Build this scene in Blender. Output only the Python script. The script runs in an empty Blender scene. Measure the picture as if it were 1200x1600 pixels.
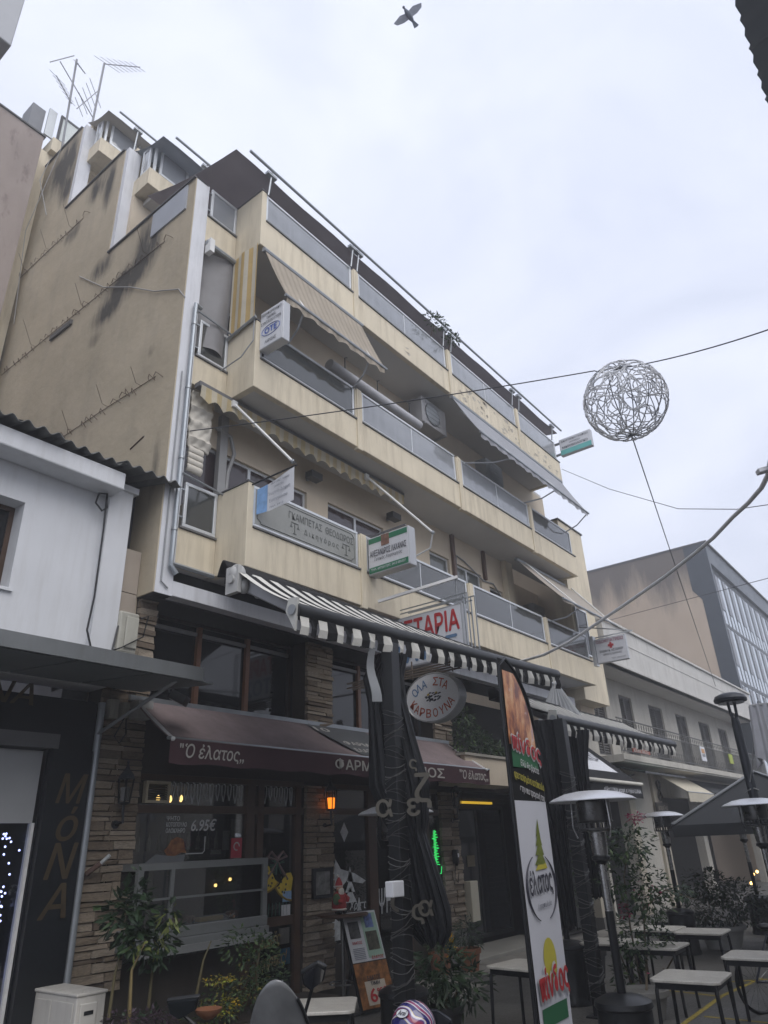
import bpy, math, random
from mathutils import Vector, Matrix, noise
R = math.radians
rnd = random.Random(7)
S = bpy.context.scene
C = S.collection

# ------------------------------------------------------------------ camera
YAW, PITCH, ROLL, FPX, CAMH = R(52.7225), R(25.3186), R(-2.4859), 1105.11, 2.1
fwd = Vector((math.sin(YAW)*math.cos(PITCH), math.cos(YAW)*math.cos(PITCH), math.sin(PITCH)))
rt0 = Vector((math.cos(YAW), -math.sin(YAW), 0)); up0 = rt0.cross(fwd)
rt = rt0*math.cos(ROLL) + up0*math.sin(ROLL)
up = up0*math.cos(ROLL) - rt0*math.sin(ROLL)
cam = bpy.data.cameras.new('camera'); camo = bpy.data.objects.new('camera', cam); C.objects.link(camo)
cam.sensor_fit = 'VERTICAL'; cam.sensor_height = 36.0; cam.lens = FPX/1600*36.0
cam.clip_start = 0.05; cam.clip_end = 3000
M = Matrix((rt, up, -fwd)).transposed().to_4x4(); M.translation = (0, 0, CAMH); camo.matrix_world = M
S.camera = camo
CAM = Vector((0, 0, CAMH))

# ------------------------------------------------------------------ overcast sky, one soft sun, exposure
SUN_EL, SUN_AZ = R(52), R(200)
w = bpy.data.worlds.new('World'); S.world = w; w.use_nodes = True
nt = w.node_tree; nt.nodes.clear()
def wn(t, **k):
    n = nt.nodes.new(t)
    for a, b in k.items(): setattr(n, a, b)
    return n
out = wn('ShaderNodeOutputWorld'); bg = wn('ShaderNodeBackground'); bg.inputs[1].default_value = 0.12
sky = wn('ShaderNodeTexSky'); sky.sky_type = 'NISHITA'; sky.sun_disc = False
sky.sun_elevation = SUN_EL; sky.sun_rotation = SUN_AZ
sky.dust_density = 3.0; sky.air_density = 1.0
tc = wn('ShaderNodeTexCoord'); mp = wn('ShaderNodeMapping'); mp.inputs['Scale'].default_value = (1.0, 1.0, 2.2)
nz = wn('ShaderNodeTexNoise'); nz.inputs['Scale'].default_value = 2.6; nz.inputs['Detail'].default_value = 6; nz.inputs['Roughness'].default_value = .55
nz.inputs['Distortion'].default_value = .6
rp = wn('ShaderNodeValToRGB'); rp.color_ramp.elements[0].position = .32; rp.color_ramp.elements[1].position = .68
rp.color_ramp.elements[0].color = (.62, .665, .80, 1); rp.color_ramp.elements[1].color = (.79, .825, .955, 1)
vm = wn('ShaderNodeVectorMath', operation='SCALE'); vm.inputs['Scale'].default_value = 6.7
mx = wn('ShaderNodeMixRGB'); mx.inputs[0].default_value = .94
L = nt.links.new
L(tc.outputs['Generated'], mp.inputs[0]); L(mp.outputs[0], nz.inputs[0]); L(nz.outputs[0], rp.inputs[0])
L(rp.outputs[0], vm.inputs[0]); L(sky.outputs[0], mx.inputs[1]); L(vm.outputs[0], mx.inputs[2])
L(mx.outputs[0], bg.inputs[0]); L(bg.outputs[0], out.inputs[0])
sl = bpy.data.lights.new('sun', 'SUN'); sl.energy = 1.5; sl.angle = R(60); sl.color = (1, .97, .93)
so = bpy.data.objects.new('sun', sl); C.objects.link(so)
so.rotation_euler = Vector((math.sin(SUN_AZ)*-math.cos(SUN_EL), -math.cos(SUN_AZ)*math.cos(SUN_EL), -math.sin(SUN_EL))).to_track_quat('-Z', 'Y').to_euler()
S.view_settings.view_transform = 'Standard'; S.view_settings.look = 'None'
S.view_settings.exposure = 0.72; S.view_settings.gamma = 1.0; S.view_settings.use_curve_mapping = False

# ------------------------------------------------------------------ measuring: where a ray of the photo meets a plane
def ray(px, py): return (px-600)/FPX*rt - (py-800)/FPX*up + fwd
def aty(px, py, Y): d = ray(px, py); return CAM + d*(Y/d.y)
def atx(px, py, X): d = ray(px, py); return CAM + d*(X/d.x)
def atz(px, py, Z=0.0): d = ray(px, py); return CAM + d*((Z-CAMH)/d.z)

# ------------------------------------------------------------------ materials
def srgb(r, g, b):
    f = lambda c: ((c/255)/12.92 if c/255 <= .04045 else (((c/255)+.055)/1.055)**2.4)
    return (f(r), f(g), f(b))
_m = {}
class NT:
    def __init__(s, name):
        s.m = bpy.data.materials.new(name); s.m.use_nodes = True; s.t = s.m.node_tree; s.n = s.t.nodes; s.l = s.t.links.new
        s.b = s.n['Principled BSDF']
    def add(s, t, ins=None, **k):
        n = s.n.new(t)
        for a, b in k.items(): setattr(n, a, b)
        for a, b in (ins or {}).items():
            if hasattr(b, 'is_linked') or isinstance(b, bpy.types.NodeSocket): s.l(b, n.inputs[a])
            else: n.inputs[a].default_value = b
        return n
    def coord(s, scale=(1, 1, 1), rnd_off=False):
        c = s.add('ShaderNodeTexCoord').outputs['Object']
        if rnd_off:
            oi = s.add('ShaderNodeObjectInfo'); m = s.add('ShaderNodeVectorMath', {0: oi.outputs['Random']}, operation='SCALE'); m.inputs['Scale'].default_value = 37
            c = s.add('ShaderNodeVectorMath', {0: c, 1: m.outputs[0]}, operation='ADD').outputs[0]
        return s.add('ShaderNodeMapping', {0: c, 'Scale': scale}).outputs[0]
    def noise(s, vec, scale, det=5, rough=.6):
        return s.add('ShaderNodeTexNoise', {'Vector': vec, 'Scale': scale, 'Detail': det, 'Roughness': rough}).outputs[0]
    def ramp(s, fac, stops):
        r = s.add('ShaderNodeValToRGB', {0: fac}); e = r.color_ramp.elements
        while len(e) < len(stops): e.new(.5)
        for i, (p, c) in enumerate(stops):
            e[i].position = p; e[i].color = (c if hasattr(c, '__len__') else (c, c, c)) + ((1,) if (not hasattr(c, '__len__') or len(c) == 3) else ())
        return r.outputs[0]
    def mix(s, f, a, b, mode='MIX'):
        n = s.add('ShaderNodeMixRGB', blend_type=mode)
        for i, v in ((0, f), (1, a), (2, b)):
            if isinstance(v, bpy.types.NodeSocket): s.l(v, n.inputs[i])
            elif i == 0: n.inputs[0].default_value = v
            else: n.inputs[i].default_value = (*v, 1)
        return n.outputs[0]
    def math(s, op, a, b=0.0):
        n = s.add('ShaderNodeMath', operation=op)
        for i, v in ((0, a), (1, b)):
            if isinstance(v, bpy.types.NodeSocket): s.l(v, n.inputs[i])
            else: n.inputs[i].default_value = v
        return n.outputs[0]
    def bump(s, h, strength=.3, dist=.02):
        b = s.add('ShaderNodeBump', {'Height': h, 'Strength': strength, 'Distance': dist}); s.l(b.outputs[0], s.b.inputs['Normal'])
    def col(s, c):
        if isinstance(c, bpy.types.NodeSocket): s.l(c, s.b.inputs['Base Color'])
        else: s.b.inputs['Base Color'].default_value = (*c, 1)
    def set(s, rough=.6, metal=0, spec=.5):
        s.b.inputs['Roughness'].default_value = rough; s.b.inputs['Metallic'].default_value = metal; s.b.inputs['Specular IOR Level'].default_value = spec
def paint(name, c=None, rough=.6, metal=0, var=.12, scale=3, bump=.0, streak=0.0, dirt=(.08, .075, .065), spec=.4, rand=0.0):
    """plain painted / plastic / metal surface with mild unevenness, optional rain streaks"""
    if name in _m: return _m[name]
    t = NT(name); v = t.coord(rnd_off=rand > 0)
    n = t.noise(v, scale, 6)
    col = t.mix(t.ramp(n, [(.3, 0.), (.75, 1.)]), tuple(x*(1-var) for x in c), tuple(min(1, x*(1+var)) for x in c))
    if rand:
        oi = t.add('ShaderNodeObjectInfo')
        col = t.mix(1, col, t.ramp(oi.outputs['Random'], [(0, 1-rand), (1, 1+rand)]), 'MULTIPLY')
    if streak:
        sv = t.coord((3.2, 3.2, .3)); sn = t.math('ADD', t.math('MULTIPLY', t.noise(sv, 2.2, 9, .72), .75), t.math('MULTIPLY', t.noise(v, .8, 4), .25))
        col = t.mix(t.math('MULTIPLY', t.ramp(sn, [(.48, 0.), (.7, 1.)]), streak), col, dirt)
    t.col(col); t.set(rough, metal, spec)
    rr = t.ramp(n, [(.3, max(0, rough-.07)), (.7, min(1, rough+.07))]); t.l(rr, t.b.inputs['Roughness'])
    if bump: t.bump(t.noise(v, scale*9, 4), bump, .01)
    _m[name] = t.m; return t.m
def emit(name, c=None, st=1):
    if name in _m: return _m[name]
    t = NT(name); t.col(c); t.b.inputs['Emission Color'].default_value = (*c, 1); t.b.inputs['Emission Strength'].default_value = st
    _m[name] = t.m; return t.m
def pane(name, tint=(.8, .82, .84), rough=.02, refl=1.0, alpha=.0, body=(.3, .32, .34), ior=1.5):
    """window glass: see-through, mirror-like by Fresnel; alpha mixes in a milky body"""
    if name in _m: return _m[name]
    t = NT(name); o = t.n['Material Output']
    tr = t.add('ShaderNodeBsdfTransparent', {0: (*tint, 1)}); gl = t.add('ShaderNodeBsdfGlossy', {'Color': (refl, refl, refl, 1), 'Roughness': rough})
    fr = t.add('ShaderNodeFresnel', {0: ior}); f2 = t.math('MULTIPLY', fr.outputs[0], 1.7)
    m1 = t.add('ShaderNodeMixShader', {0: f2, 1: tr.outputs[0], 2: gl.outputs[0]})
    res = m1
    if alpha:
        nb = t.noise(t.coord((.5, .5, 1.3)), 1.1, 4); sv = t.noise(t.coord((5, 5, .4)), 1.6, 5)
        t.col(t.mix(t.math('MULTIPLY', t.ramp(sv, [(.45, 0.), (.75, 1.)]), .35), t.mix(t.ramp(nb, [(.3, 0.), (.7, 1.)]), tuple(x*.78 for x in body), tuple(min(1, x*1.2) for x in body)), tuple(min(1, x*1.35) for x in body))); t.set(max(rough, .12), 0, .6)
        res = t.add('ShaderNodeMixShader', {0: alpha, 1: m1.outputs[0], 2: t.b.outputs[0]})
    t.l(res.outputs[0], o.inputs[0]); _m[name] = t.m; return t.m
def stripes(name, c1, c2, period, duty=.5, axis=0, rough=.8, var=.1, through=0.0):
    if name in _m: return _m[name]
    t = NT(name); v = t.coord(); sx = t.add('ShaderNodeSeparateXYZ', {0: v}).outputs[axis]
    f = t.math('GREATER_THAN', t.math('FRACT', t.math('DIVIDE', sx, period)), duty)
    n = t.noise(v, 2.5, 5)
    col = t.mix(f, c1, c2); col = t.mix(1, col, t.ramp(n, [(.3, 1-var), (.7, 1+var)]), 'MULTIPLY')
    t.col(col); t.set(rough, 0, .3)
    if through:
        tl = t.add('ShaderNodeBsdfTranslucent'); t.l(col, tl.inputs[0])
        ms = t.add('ShaderNodeMixShader', {0: through, 1: t.b.outputs[0], 2: tl.outputs[0]}); t.l(ms.outputs[0], t.n['Material Output'].inputs[0])
    _m[name] = t.m; return t.m
def cloth(name, c=None, rough=.85, var=.15, through=.0, scale=3, streak=0):
    if name in _m: return _m[name]
    m = paint(name, c, rough, 0, var, scale, .15, streak, spec=.2)
    if through:
        t = m.node_tree; b = t.nodes['Principled BSDF']; tl = t.nodes.new('ShaderNodeBsdfTranslucent'); tl.inputs[0].default_value = (*c, 1)
        ms = t.nodes.new('ShaderNodeMixShader'); ms.inputs[0].default_value = through
        t.links.new(b.outputs[0], ms.inputs[1]); t.links.new(tl.outputs[0], ms.inputs[2]); t.links.new(ms.outputs[0], t.nodes['Material Output'].inputs[0])
    return m

# ------------------------------------------------------------------ mesh builder
class MB:
    def __init__(s): s.v = []; s.f = []; s.mi = []; s.cur = 0
    def add(s, vs, fs):
        o = len(s.v); s.v += [tuple(v) for v in vs]; s.f += [tuple(i+o for i in f) for f in fs]; s.mi += [s.cur]*len(fs); return s
    def box(s, x0, x1, y0, y1, z0, z1):
        x0, x1 = min(x0, x1), max(x0, x1); y0, y1 = min(y0, y1), max(y0, y1); z0, z1 = min(z0, z1), max(z0, z1)
        return s.add([(x0, y0, z0), (x1, y0, z0), (x1, y1, z0), (x0, y1, z0), (x0, y0, z1), (x1, y0, z1), (x1, y1, z1), (x0, y1, z1)],
                     [(0, 3, 2, 1), (4, 5, 6, 7), (0, 1, 5, 4), (1, 2, 6, 5), (2, 3, 7, 6), (3, 0, 4, 7)])
    def quad(s, a, b, c, d): return s.add([a, b, c, d], [(0, 1, 2, 3)])
    def sheet(s, a, b, c, d, th=.01):
        """a thin slab between four corners"""
        a, b, c, d = map(Vector, (a, b, c, d)); n = (b-a).cross(d-a).normalized()*th
        return s.add([a, b, c, d, a+n, b+n, c+n, d+n], [(0, 3, 2, 1), (4, 5, 6, 7), (0, 1, 5, 4), (1, 2, 6, 5), (2, 3, 7, 6), (3, 0, 4, 7)])
    def prism(s, poly, vec):
        poly = [Vector(p) for p in poly]; vec = Vector(vec); n = len(poly)
        return s.add(poly+[p+vec for p in poly], [tuple(range(n))[::-1], tuple(range(n, 2*n))]+[(i, (i+1) % n, (i+1) % n+n, i+n) for i in range(n)])
    def tube(s, pts, r, n=8, cap=True):
        pts = [Vector(p) for p in pts]; k = len(pts); rs = r if hasattr(r, '__len__') else [r]*k
        o = len(s.v); ref = None
        for i, p in enumerate(pts):
            d = (pts[min(i+1, k-1)]-pts[max(i-1, 0)])
            if d.length < 1e-9: d = Vector((0, 0, 1))
            d.normalize()
            if ref is None: ref = Vector((0, 0, 1)) if abs(d.z) < .9 else Vector((1, 0, 0))
            a = d.cross(ref)
            if a.length < 1e-6: a = d.orthogonal()
            a.normalize(); b = d.cross(a).normalized(); ref = a.cross(d) if True else ref
            for j in range(n):
                t = 2*math.pi*j/n; s.v.append(tuple(p+(a*math.cos(t)+b*math.sin(t))*rs[i]))
        fs = []
        for i in range(k-1):
            for j in range(n):
                fs.append((o+i*n+j, o+i*n+(j+1) % n, o+(i+1)*n+(j+1) % n, o+(i+1)*n+j))
        if cap: fs.append(tuple(o+j for j in range(n))[::-1]); fs.append(tuple(o+(k-1)*n+j for j in range(n)))
        s.f += fs; s.mi += [s.cur]*len(fs); return s
    def bar(s, a, b, w, h=None):
        """square bar from a to b"""
        a, b = Vector(a), Vector(b); h = h or w; d = (b-a).normalized(); r = Vector((0, 0, 1)) if abs(d.z) < .95 else Vector((0, 1, 0))
        u = d.cross(r).normalized()*w/2; v = u.cross(d).normalized()*h/2
        return s.add([a-u-v, a+u-v, a+u+v, a-u+v, b-u-v, b+u-v, b+u+v, b-u+v], [(0, 3, 2, 1), (4, 5, 6, 7), (0, 1, 5, 4), (1, 2, 6, 5), (2, 3, 7, 6), (3, 0, 4, 7)])
    def lathe(s, prof, c=(0, 0, 0), n=20, ax='z'):
        c = Vector(c); o = len(s.v); k = len(prof)
        for r, z in prof:
            for j in range(n):
                t = 2*math.pi*j/n; p = (r*math.cos(t), r*math.sin(t), z)
                if ax == 'x': p = (p[2], p[0], p[1])
                if ax == 'y': p = (p[0], p[2], p[1])
                s.v.append(tuple(c+Vector(p)))
        fs = [(o+i*n+j, o+i*n+(j+1) % n, o+(i+1)*n+(j+1) % n, o+(i+1)*n+j) for i in range(k-1) for j in range(n)]
        fs.append(tuple(o+j for j in range(n))[::-1]); fs.append(tuple(o+(k-1)*n+j for j in range(n)))
        s.f += fs; s.mi += [s.cur]*len(fs); return s
    def ball(s, c, r, n=10, m=7):
        rx, ry, rz = r if hasattr(r, '__len__') else (r, r, r); c = Vector(c)
        o = len(s.v); s.v.append(tuple(c-Vector((0, 0, rz))))
        for i in range(1, m):
            a = -math.pi/2+math.pi*i/m
            for j in range(n):
                t = 2*math.pi*j/n; s.v.append((c.x+rx*math.cos(a)*math.cos(t), c.y+ry*math.cos(a)*math.sin(t), c.z+rz*math.sin(a)))
        s.v.append(tuple(c+Vector((0, 0, rz)))); e = len(s.v)-1; fs = []
        for j in range(n): fs.append((o, o+1+(j+1) % n, o+1+j)); fs.append((e, e-n+j, e-n+(j+1) % n))
        for i in range(m-2):
            for j in range(n): fs.append((o+1+i*n+j, o+1+i*n+(j+1) % n, o+1+(i+1)*n+(j+1) % n, o+1+(i+1)*n+j))
        s.f += fs; s.mi += [s.cur]*len(fs); return s
    def grid(s, fn, nu, nv):
        o = len(s.v)
        for i in range(nu+1):
            for j in range(nv+1): s.v.append(tuple(fn(i/nu, j/nv)))
        fs = [(o+i*(nv+1)+j, o+(i+1)*(nv+1)+j, o+(i+1)*(nv+1)+j+1, o+i*(nv+1)+j+1) for i in range(nu) for j in range(nv)]
        s.f += fs; s.mi += [s.cur]*len(fs); return s
    def leaf(s, p, d, n, l, w):
        d = Vector(d).normalized(); n = Vector(n); u = d.cross(n)
        if u.length < 1e-5: u = d.orthogonal()
        u.normalize(); n = u.cross(d); p = Vector(p)
        return s.add([p, p+d*l*.45+u*w/2-n*.04*l, p+d*l, p+d*l*.45-u*w/2-n*.04*l, p+d*l*.45+n*.06*l], [(0, 1, 4), (1, 2, 4), (2, 3, 4), (3, 0, 4)])
WL = {}
def link(o, parent, loc):
    C.objects.link(o); WL[o.name] = Vector(loc)
    if parent: o.parent = parent; o.location = Vector(loc)-WL[parent.name]
    else: o.location = loc
def mesh(name, mb, mats, smooth=False):
    m = bpy.data.meshes.new(name); m.from_pydata(mb.v, [], mb.f); m.validate()
    for x in (mats if isinstance(mats, (list, tuple)) else [mats]): m.materials.append(x)
    if isinstance(mats, (list, tuple)) and len(mats) > 1 and len(m.polygons) == len(mb.mi): m.polygons.foreach_set('material_index', mb.mi)
    if smooth: m.polygons.foreach_set('use_smooth', [True]*len(m.polygons))
    m.update(); return m
def obj(name, mb, mats, parent=None, smooth=False, bevel=0, origin=None):
    """one mesh object; its origin is moved to the middle of its base"""
    xs, ys, zs = zip(*mb.v)
    o = Vector(origin) if origin else Vector(((min(xs)+max(xs))/2, (min(ys)+max(ys))/2, min(zs)))
    mb.v = [(x-o.x, y-o.y, z-o.z) for x, y, z in mb.v]
    m = mesh(name, mb, mats, smooth); ob = bpy.data.objects.new(name, m); link(ob, parent, o)
    if smooth:
        try: m.set_sharp_from_angle(angle=R(40))
        except Exception: pass
    if bevel:
        b = ob.modifiers.new('bevel', 'BEVEL'); b.width = bevel; b.segments = 2; b.limit_method = 'ANGLE'
    return ob
def tag(o, label=None, cat=None, group=None, kind=None):
    for k, v in (('label', label), ('category', cat), ('group', group), ('kind', kind)):
        if v: o[k] = v
    return o
def thing(name, label, cat, loc=(0, 0, 0), group=None):
    o = bpy.data.objects.new(name, None); o.empty_display_size = .2; link(o, None, loc); return tag(o, label, cat, group)
def copy_tree(o, parent=None, loc=None, rz=None, label=None):
    c = o.copy(); C.objects.link(c); WL[c.name] = Vector(loc) if loc is not None else WL[o.name]
    if parent: c.parent = parent
    if loc is not None: c.location = loc
    if rz is not None: c.rotation_euler = (0, 0, rz)
    if label: c['label'] = label
    for ch in [x for x in o.children]: copy_tree(ch, c)
    return c
def struct(name, mb, m, label=None, **k): return tag(obj(name, mb, m, **k), label, None, None, 'structure')

def text(name, body, mat, parent, org, xd, yd, w=None, h=None, bold=0.0, ext=.002, shear=0, align='L', size=None):
    """lettering as a mesh: org = lower left corner, xd = reading direction, yd = up direction, fitted to w x h"""
    cu = bpy.data.curves.new(name, 'FONT'); cu.body = body; cu.size = 1; cu.extrude = 0; cu.shear = shear
    cu.resolution_u = 3
    t = bpy.data.objects.new(name+'_tmp', cu); C.objects.link(t)
    dg = bpy.context.evaluated_depsgraph_get(); me = bpy.data.meshes.new_from_object(t.evaluated_get(dg)); bpy.data.objects.remove(t); bpy.data.curves.remove(cu)
    if not len(me.vertices): return None
    xs = [v.co.x for v in me.vertices]; ys = [v.co.y for v in me.vertices]
    x0, x1, y0, y1 = min(xs), max(xs), min(ys), max(ys)
    sx = (w/(x1-x0)) if w else None; sy = (h/(y1-y0)) if h else None
    sx = sx or sy; sy = sy or sx
    xd = Vector(xd).normalized(); yd = Vector(yd).normalized(); nn = xd.cross(yd)
    org = Vector(org)
    if align == 'C': org = org - xd*(x1-x0)*sx/2
    mb = MB(); b = bold*.62                      # weight: the outline drawn again a hair to each side
    for k, (dx, dy) in enumerate(((0, 0), (-b, 0), (b, 0), (0, b*.8), (0, -b*.8)) if bold else ((0, 0),)):
        mb.add([org+xd*((v.co.x-x0+dx)*sx)+yd*((v.co.y-y0+dy)*sy)+nn*(ext+.0003*k) for v in me.vertices], [tuple(p.vertices) for p in me.polygons])
    bpy.data.meshes.remove(me)
    return obj(name, mb, mat, parent)
# ================================================================== shared colours
CREAM = paint('cream_paint', (.62, .55, .42), .75, var=.09, scale=1.3, streak=.55, dirt=(.30, .25, .175), bump=.14)
CREAM2 = paint('cream_wall', (.57, .49, .38), .8, var=.07, scale=1.0, streak=.15, dirt=(.25, .2, .15), bump=.08)
SOFFIT = paint('soffit_grey', (.55, .54, .52), .8, var=.07, scale=.9, streak=.0, bump=.05)
WHITEP = paint('white_paint', (.62, .63, .66), .7, var=.06, scale=2, streak=.35, dirt=(.2, .19, .18), bump=.06)
ALU = paint('aluminium_frame', (.58, .60, .62), .35, .3, var=.06, scale=6, streak=.15, dirt=(.2, .2, .2))
GREYM = paint('grey_metal', (.32, .34, .36), .4, .6, var=.1, scale=5)
PIPEG = paint('galvanised_pipe', (.33, .36, .39), .45, .5, var=.12, scale=4)
BLACKM = paint('black_metal', (.016, .017, .019), .38, .2, var=.2, scale=5)
BLACKC = cloth('black_cloth', (.012, .012, .013), .8)
FROST = pane('balcony_glass', (.6, .63, .66), .05, 1., .5, (.44, .46, .49))
DARKG = paint('dark_window_glass', (.012, .013, .015), .03, 0, var=.2, scale=1.2, spec=.5)
MAUVE = paint('mauve_curtained_glass', (.052, .038, .042), .06, 0, var=.25, scale=2.2, spec=.55)
GREENG = paint('green_grey_glass', (.11, .12, .115), .05, 0, var=.3, scale=1.6, spec=.6)
WOODB = paint('brown_wood', (.062, .034, .02), .45, var=.3, scale=4, bump=.05)
ORANGEW = paint('orange_brown_frame', (.17, .075, .035), .4, var=.2, scale=4)
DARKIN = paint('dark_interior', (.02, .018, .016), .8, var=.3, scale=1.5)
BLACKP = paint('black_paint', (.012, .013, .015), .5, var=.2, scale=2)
RUST = paint('rusty_rebar', (.07, .042, .03), .8, var=.3, scale=9)

for _n, _c, _k in (('grey_cable', (.25, .26, .27), .6), ('pale_cable', (.3, .3, .3), .6), ('grey_trim', (.28, .28, .28), .6), ('dark_coping', (.10, .10, .105), .8), ('dark_concrete', (.12, .115, .11), .9),
                    ('white_tube', (.66, .66, .65), .4), ('dark_cassette', (.12, .12, .125), .5), ('cast_silver', (.42, .42, .41), .35), ('grey_render', (.22, .225, .24), .9), ('cream_print', (.5, .48, .44), .7)): paint(_n, _c, _k)
def wall_open(mb, x0, x1, z0, z1, y0, y1, holes):
    """wall slab with rectangular openings (hx0,hx1,hz0,hz1)"""
    xs = sorted({x0, x1, *[h[0] for h in holes], *[h[1] for h in holes]}); zs = sorted({z0, z1, *[h[2] for h in holes], *[h[3] for h in holes]})
    for a, b in zip(xs, xs[1:]):
        run = None
        for c, d in zip(zs, zs[1:]):
            solid = not any(h[0] < (a+b)/2 < h[1] and h[2] < (c+d)/2 < h[3] for h in holes)
            if solid: run = (run[0], d) if run else (c, d)
            if run and (not solid or d == zs[-1]): mb.box(a, b, y0, y1, *run); run = None
    return mb
def frame_mb(mb, x0, x1, z0, z1, y0, y1, t=.05):
    mb.box(x0, x1, y0, y1, z0, z0+t); mb.box(x0, x1, y0, y1, z1-t, z1); mb.box(x0, x0+t, y0, y1, z0+t, z1-t); mb.box(x1-t, x1, y0, y1, z0+t, z1-t); return mb
def window(parent, x0, x1, z0, z1, y, glass, sashes=1, fm=None, t=.05, name='window', depth=.06, transom=None):
    """framed window in an opening: frame (part) > panes"""
    mb = frame_mb(MB(), x0, x1, z0, z1, y, y+depth, t)
    ws = (x1-x0)/sashes
    for i in range(1, sashes): mb.box(x0+i*ws-t*.6, x0+i*ws+t*.6, y-.004, y+depth-.004, z0+t, z1-t)
    if transom: mb.box(x0+t, x1-t, y-.002, y+depth-.008, transom-t/2, transom+t/2)
    f = obj(name, mb, fm or ALU, parent)
    for i in range(sashes):
        a = x0+i*ws+(t if i == 0 else t*.6); b = x0+(i+1)*ws-(t if i == sashes-1 else t*.6)
        obj('pane', MB().box(a, b, y+depth*.4, y+depth*.4+.006, z0+t, z1-t), glass, f)
    return f

# ================================================================== main apartment building
XL, XC, XE, XR = 5.43, 6.45, 19.2, 21.0
YB, YP, YW = 7.5, 8.2, 8.6
B = thing('apartment_building', 'cream five storey apartment building with glass fronted balconies, stepped top and stone clad base', 'apartment building', (13, 8.6, 0))

# weathered blind side wall
t = NT('weathered_render'); v = t.coord(); n1 = t.noise(v, .55, 8, .65); n2 = t.noise(t.coord((1, 1.2, .35)), 1.4, 8, .7); n3 = t.noise(v, 5, 6)
col = t.ramp(n1, [(.3, (.37, .32, .235)), (.55, (.45, .39, .29)), (.75, (.51, .445, .34))])
col = t.mix(t.ramp(n2, [(.5, 0.), (.8, .45)]), col, (.22, .195, .165))
col = t.mix(t.math('MULTIPLY', t.ramp(n3, [(.35, 0.), (.75, 1.)]), .25), col, (.38, .33, .27))
sx = t.add('ShaderNodeSeparateXYZ', {0: v}); Yo, Zo = sx.outputs[1], sx.outputs[2]
tot = None
nb = t.noise(t.coord((1, 2.2, .5)), 1.5, 7, .65)
for (y, z, ry, rz, a) in ((9.6, 12.9, .45, .75, 1.), (10.2, 12.35, .7, .35, 1.2), (10.75, 11.85, .55, .3, 1.), (11.1, 11.3, .3, .2, .5), (14.3, 18.9, .9, 1.0, 1.1), (13.9, 17.6, .35, .6, .7), (12.2, 16.4, .5, .5, .75), (11.6, 16.0, .22, .8, .9),
                         (13.0, 15.5, .45, .3, .7), (11.35, 13.3, .5, .35, .8), (15.6, 12.0, .28, 5., .8), (9.0, 10.0, .15, .2, .5), (8.5, 7.5, .12, .8, .5)):
    dy = t.math('DIVIDE', t.math('SUBTRACT', Yo, y-8.2), ry); dz = t.math('DIVIDE', t.math('SUBTRACT', Zo, z), rz)
    r2 = t.math('ADD', t.math('MULTIPLY', dy, dy), t.math('MULTIPLY', dz, dz)); e = t.math('MULTIPLY', t.math('POWER', 2.718, t.math('MULTIPLY', r2, -1.)), a)
    tot = e if tot is None else t.math('ADD', tot, e)
mask = t.ramp(t.math('MULTIPLY', tot, t.math('ADD', t.math('MULTIPLY', nb, 2.4), -.35)), [(.18, 0.), (.75, .88)])
col = t.mix(mask, col, (.035, .036, .038)); t.col(col); t.set(.9, 0, .2); t.bump(t.math('ADD', n3, t.math('MULTIPLY', n1, 2.)), .35, .03)
SIDEM = t.m
prof = [(8.203, 5.43), (8.6, 5.43), (8.6, 0), (16.2, 0), (16.2, 19.85), (13.7, 19.85), (13.7, 16.8), (11.13, 16.8), (11.13, 13.61), (8.203, 13.61)]
obj('side_wall', MB().prism([(XL, y, z) for y, z in prof], (-.02, 0, 0)), SIDEM, B, origin=(XL, 8.2, 0))
mb = MB().prism([(XL+.001, y, z) for y, z in [(8.62, 0.0), (16.2, 0), (16.2, 19.8), (13.75, 19.8), (13.75, 16.75), (11.2, 16.75), (11.2, 13.5), (8.62, 13.5)]], (.22, 0, 0)); obj('wall', mb, CREAM2, B)
for (y, z0, z1, yn) in ((8.2, 13.61, 0, 11.13), (11.13, 16.8, 0, 13.7), (13.7, 19.85, 0, 16.2)):
    obj('coping', MB().box(XL-.06, XL+.26, y, yn-.02, z0, z0+.035), paint('dark_coping', (.10, .10, .105), .8, var=.2), B)
obj('grey_panel', MB().box(XL-.05, XL-.022, 8.42, 9.5, 12.95, 13.56), paint('grey_sheet_panel', (.35, .375, .42), .6, var=.1, scale=2, streak=.3, dirt=(.5, .5, .5)), B)
# white corner pillars, one per setback
for (x0, x1, y, z0, z1) in ((XL+.001, 5.72, YP, 5.43, 13.64), (XL+.001, 5.74, 11.0, 13.4, 16.83), (XL+.001, 5.74, 13.55, 16.6, 19.88)):
    obj('corner_pillar', MB().box(x0, x1, y, y+.42, z0, z1), WHITEP, B)
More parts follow.
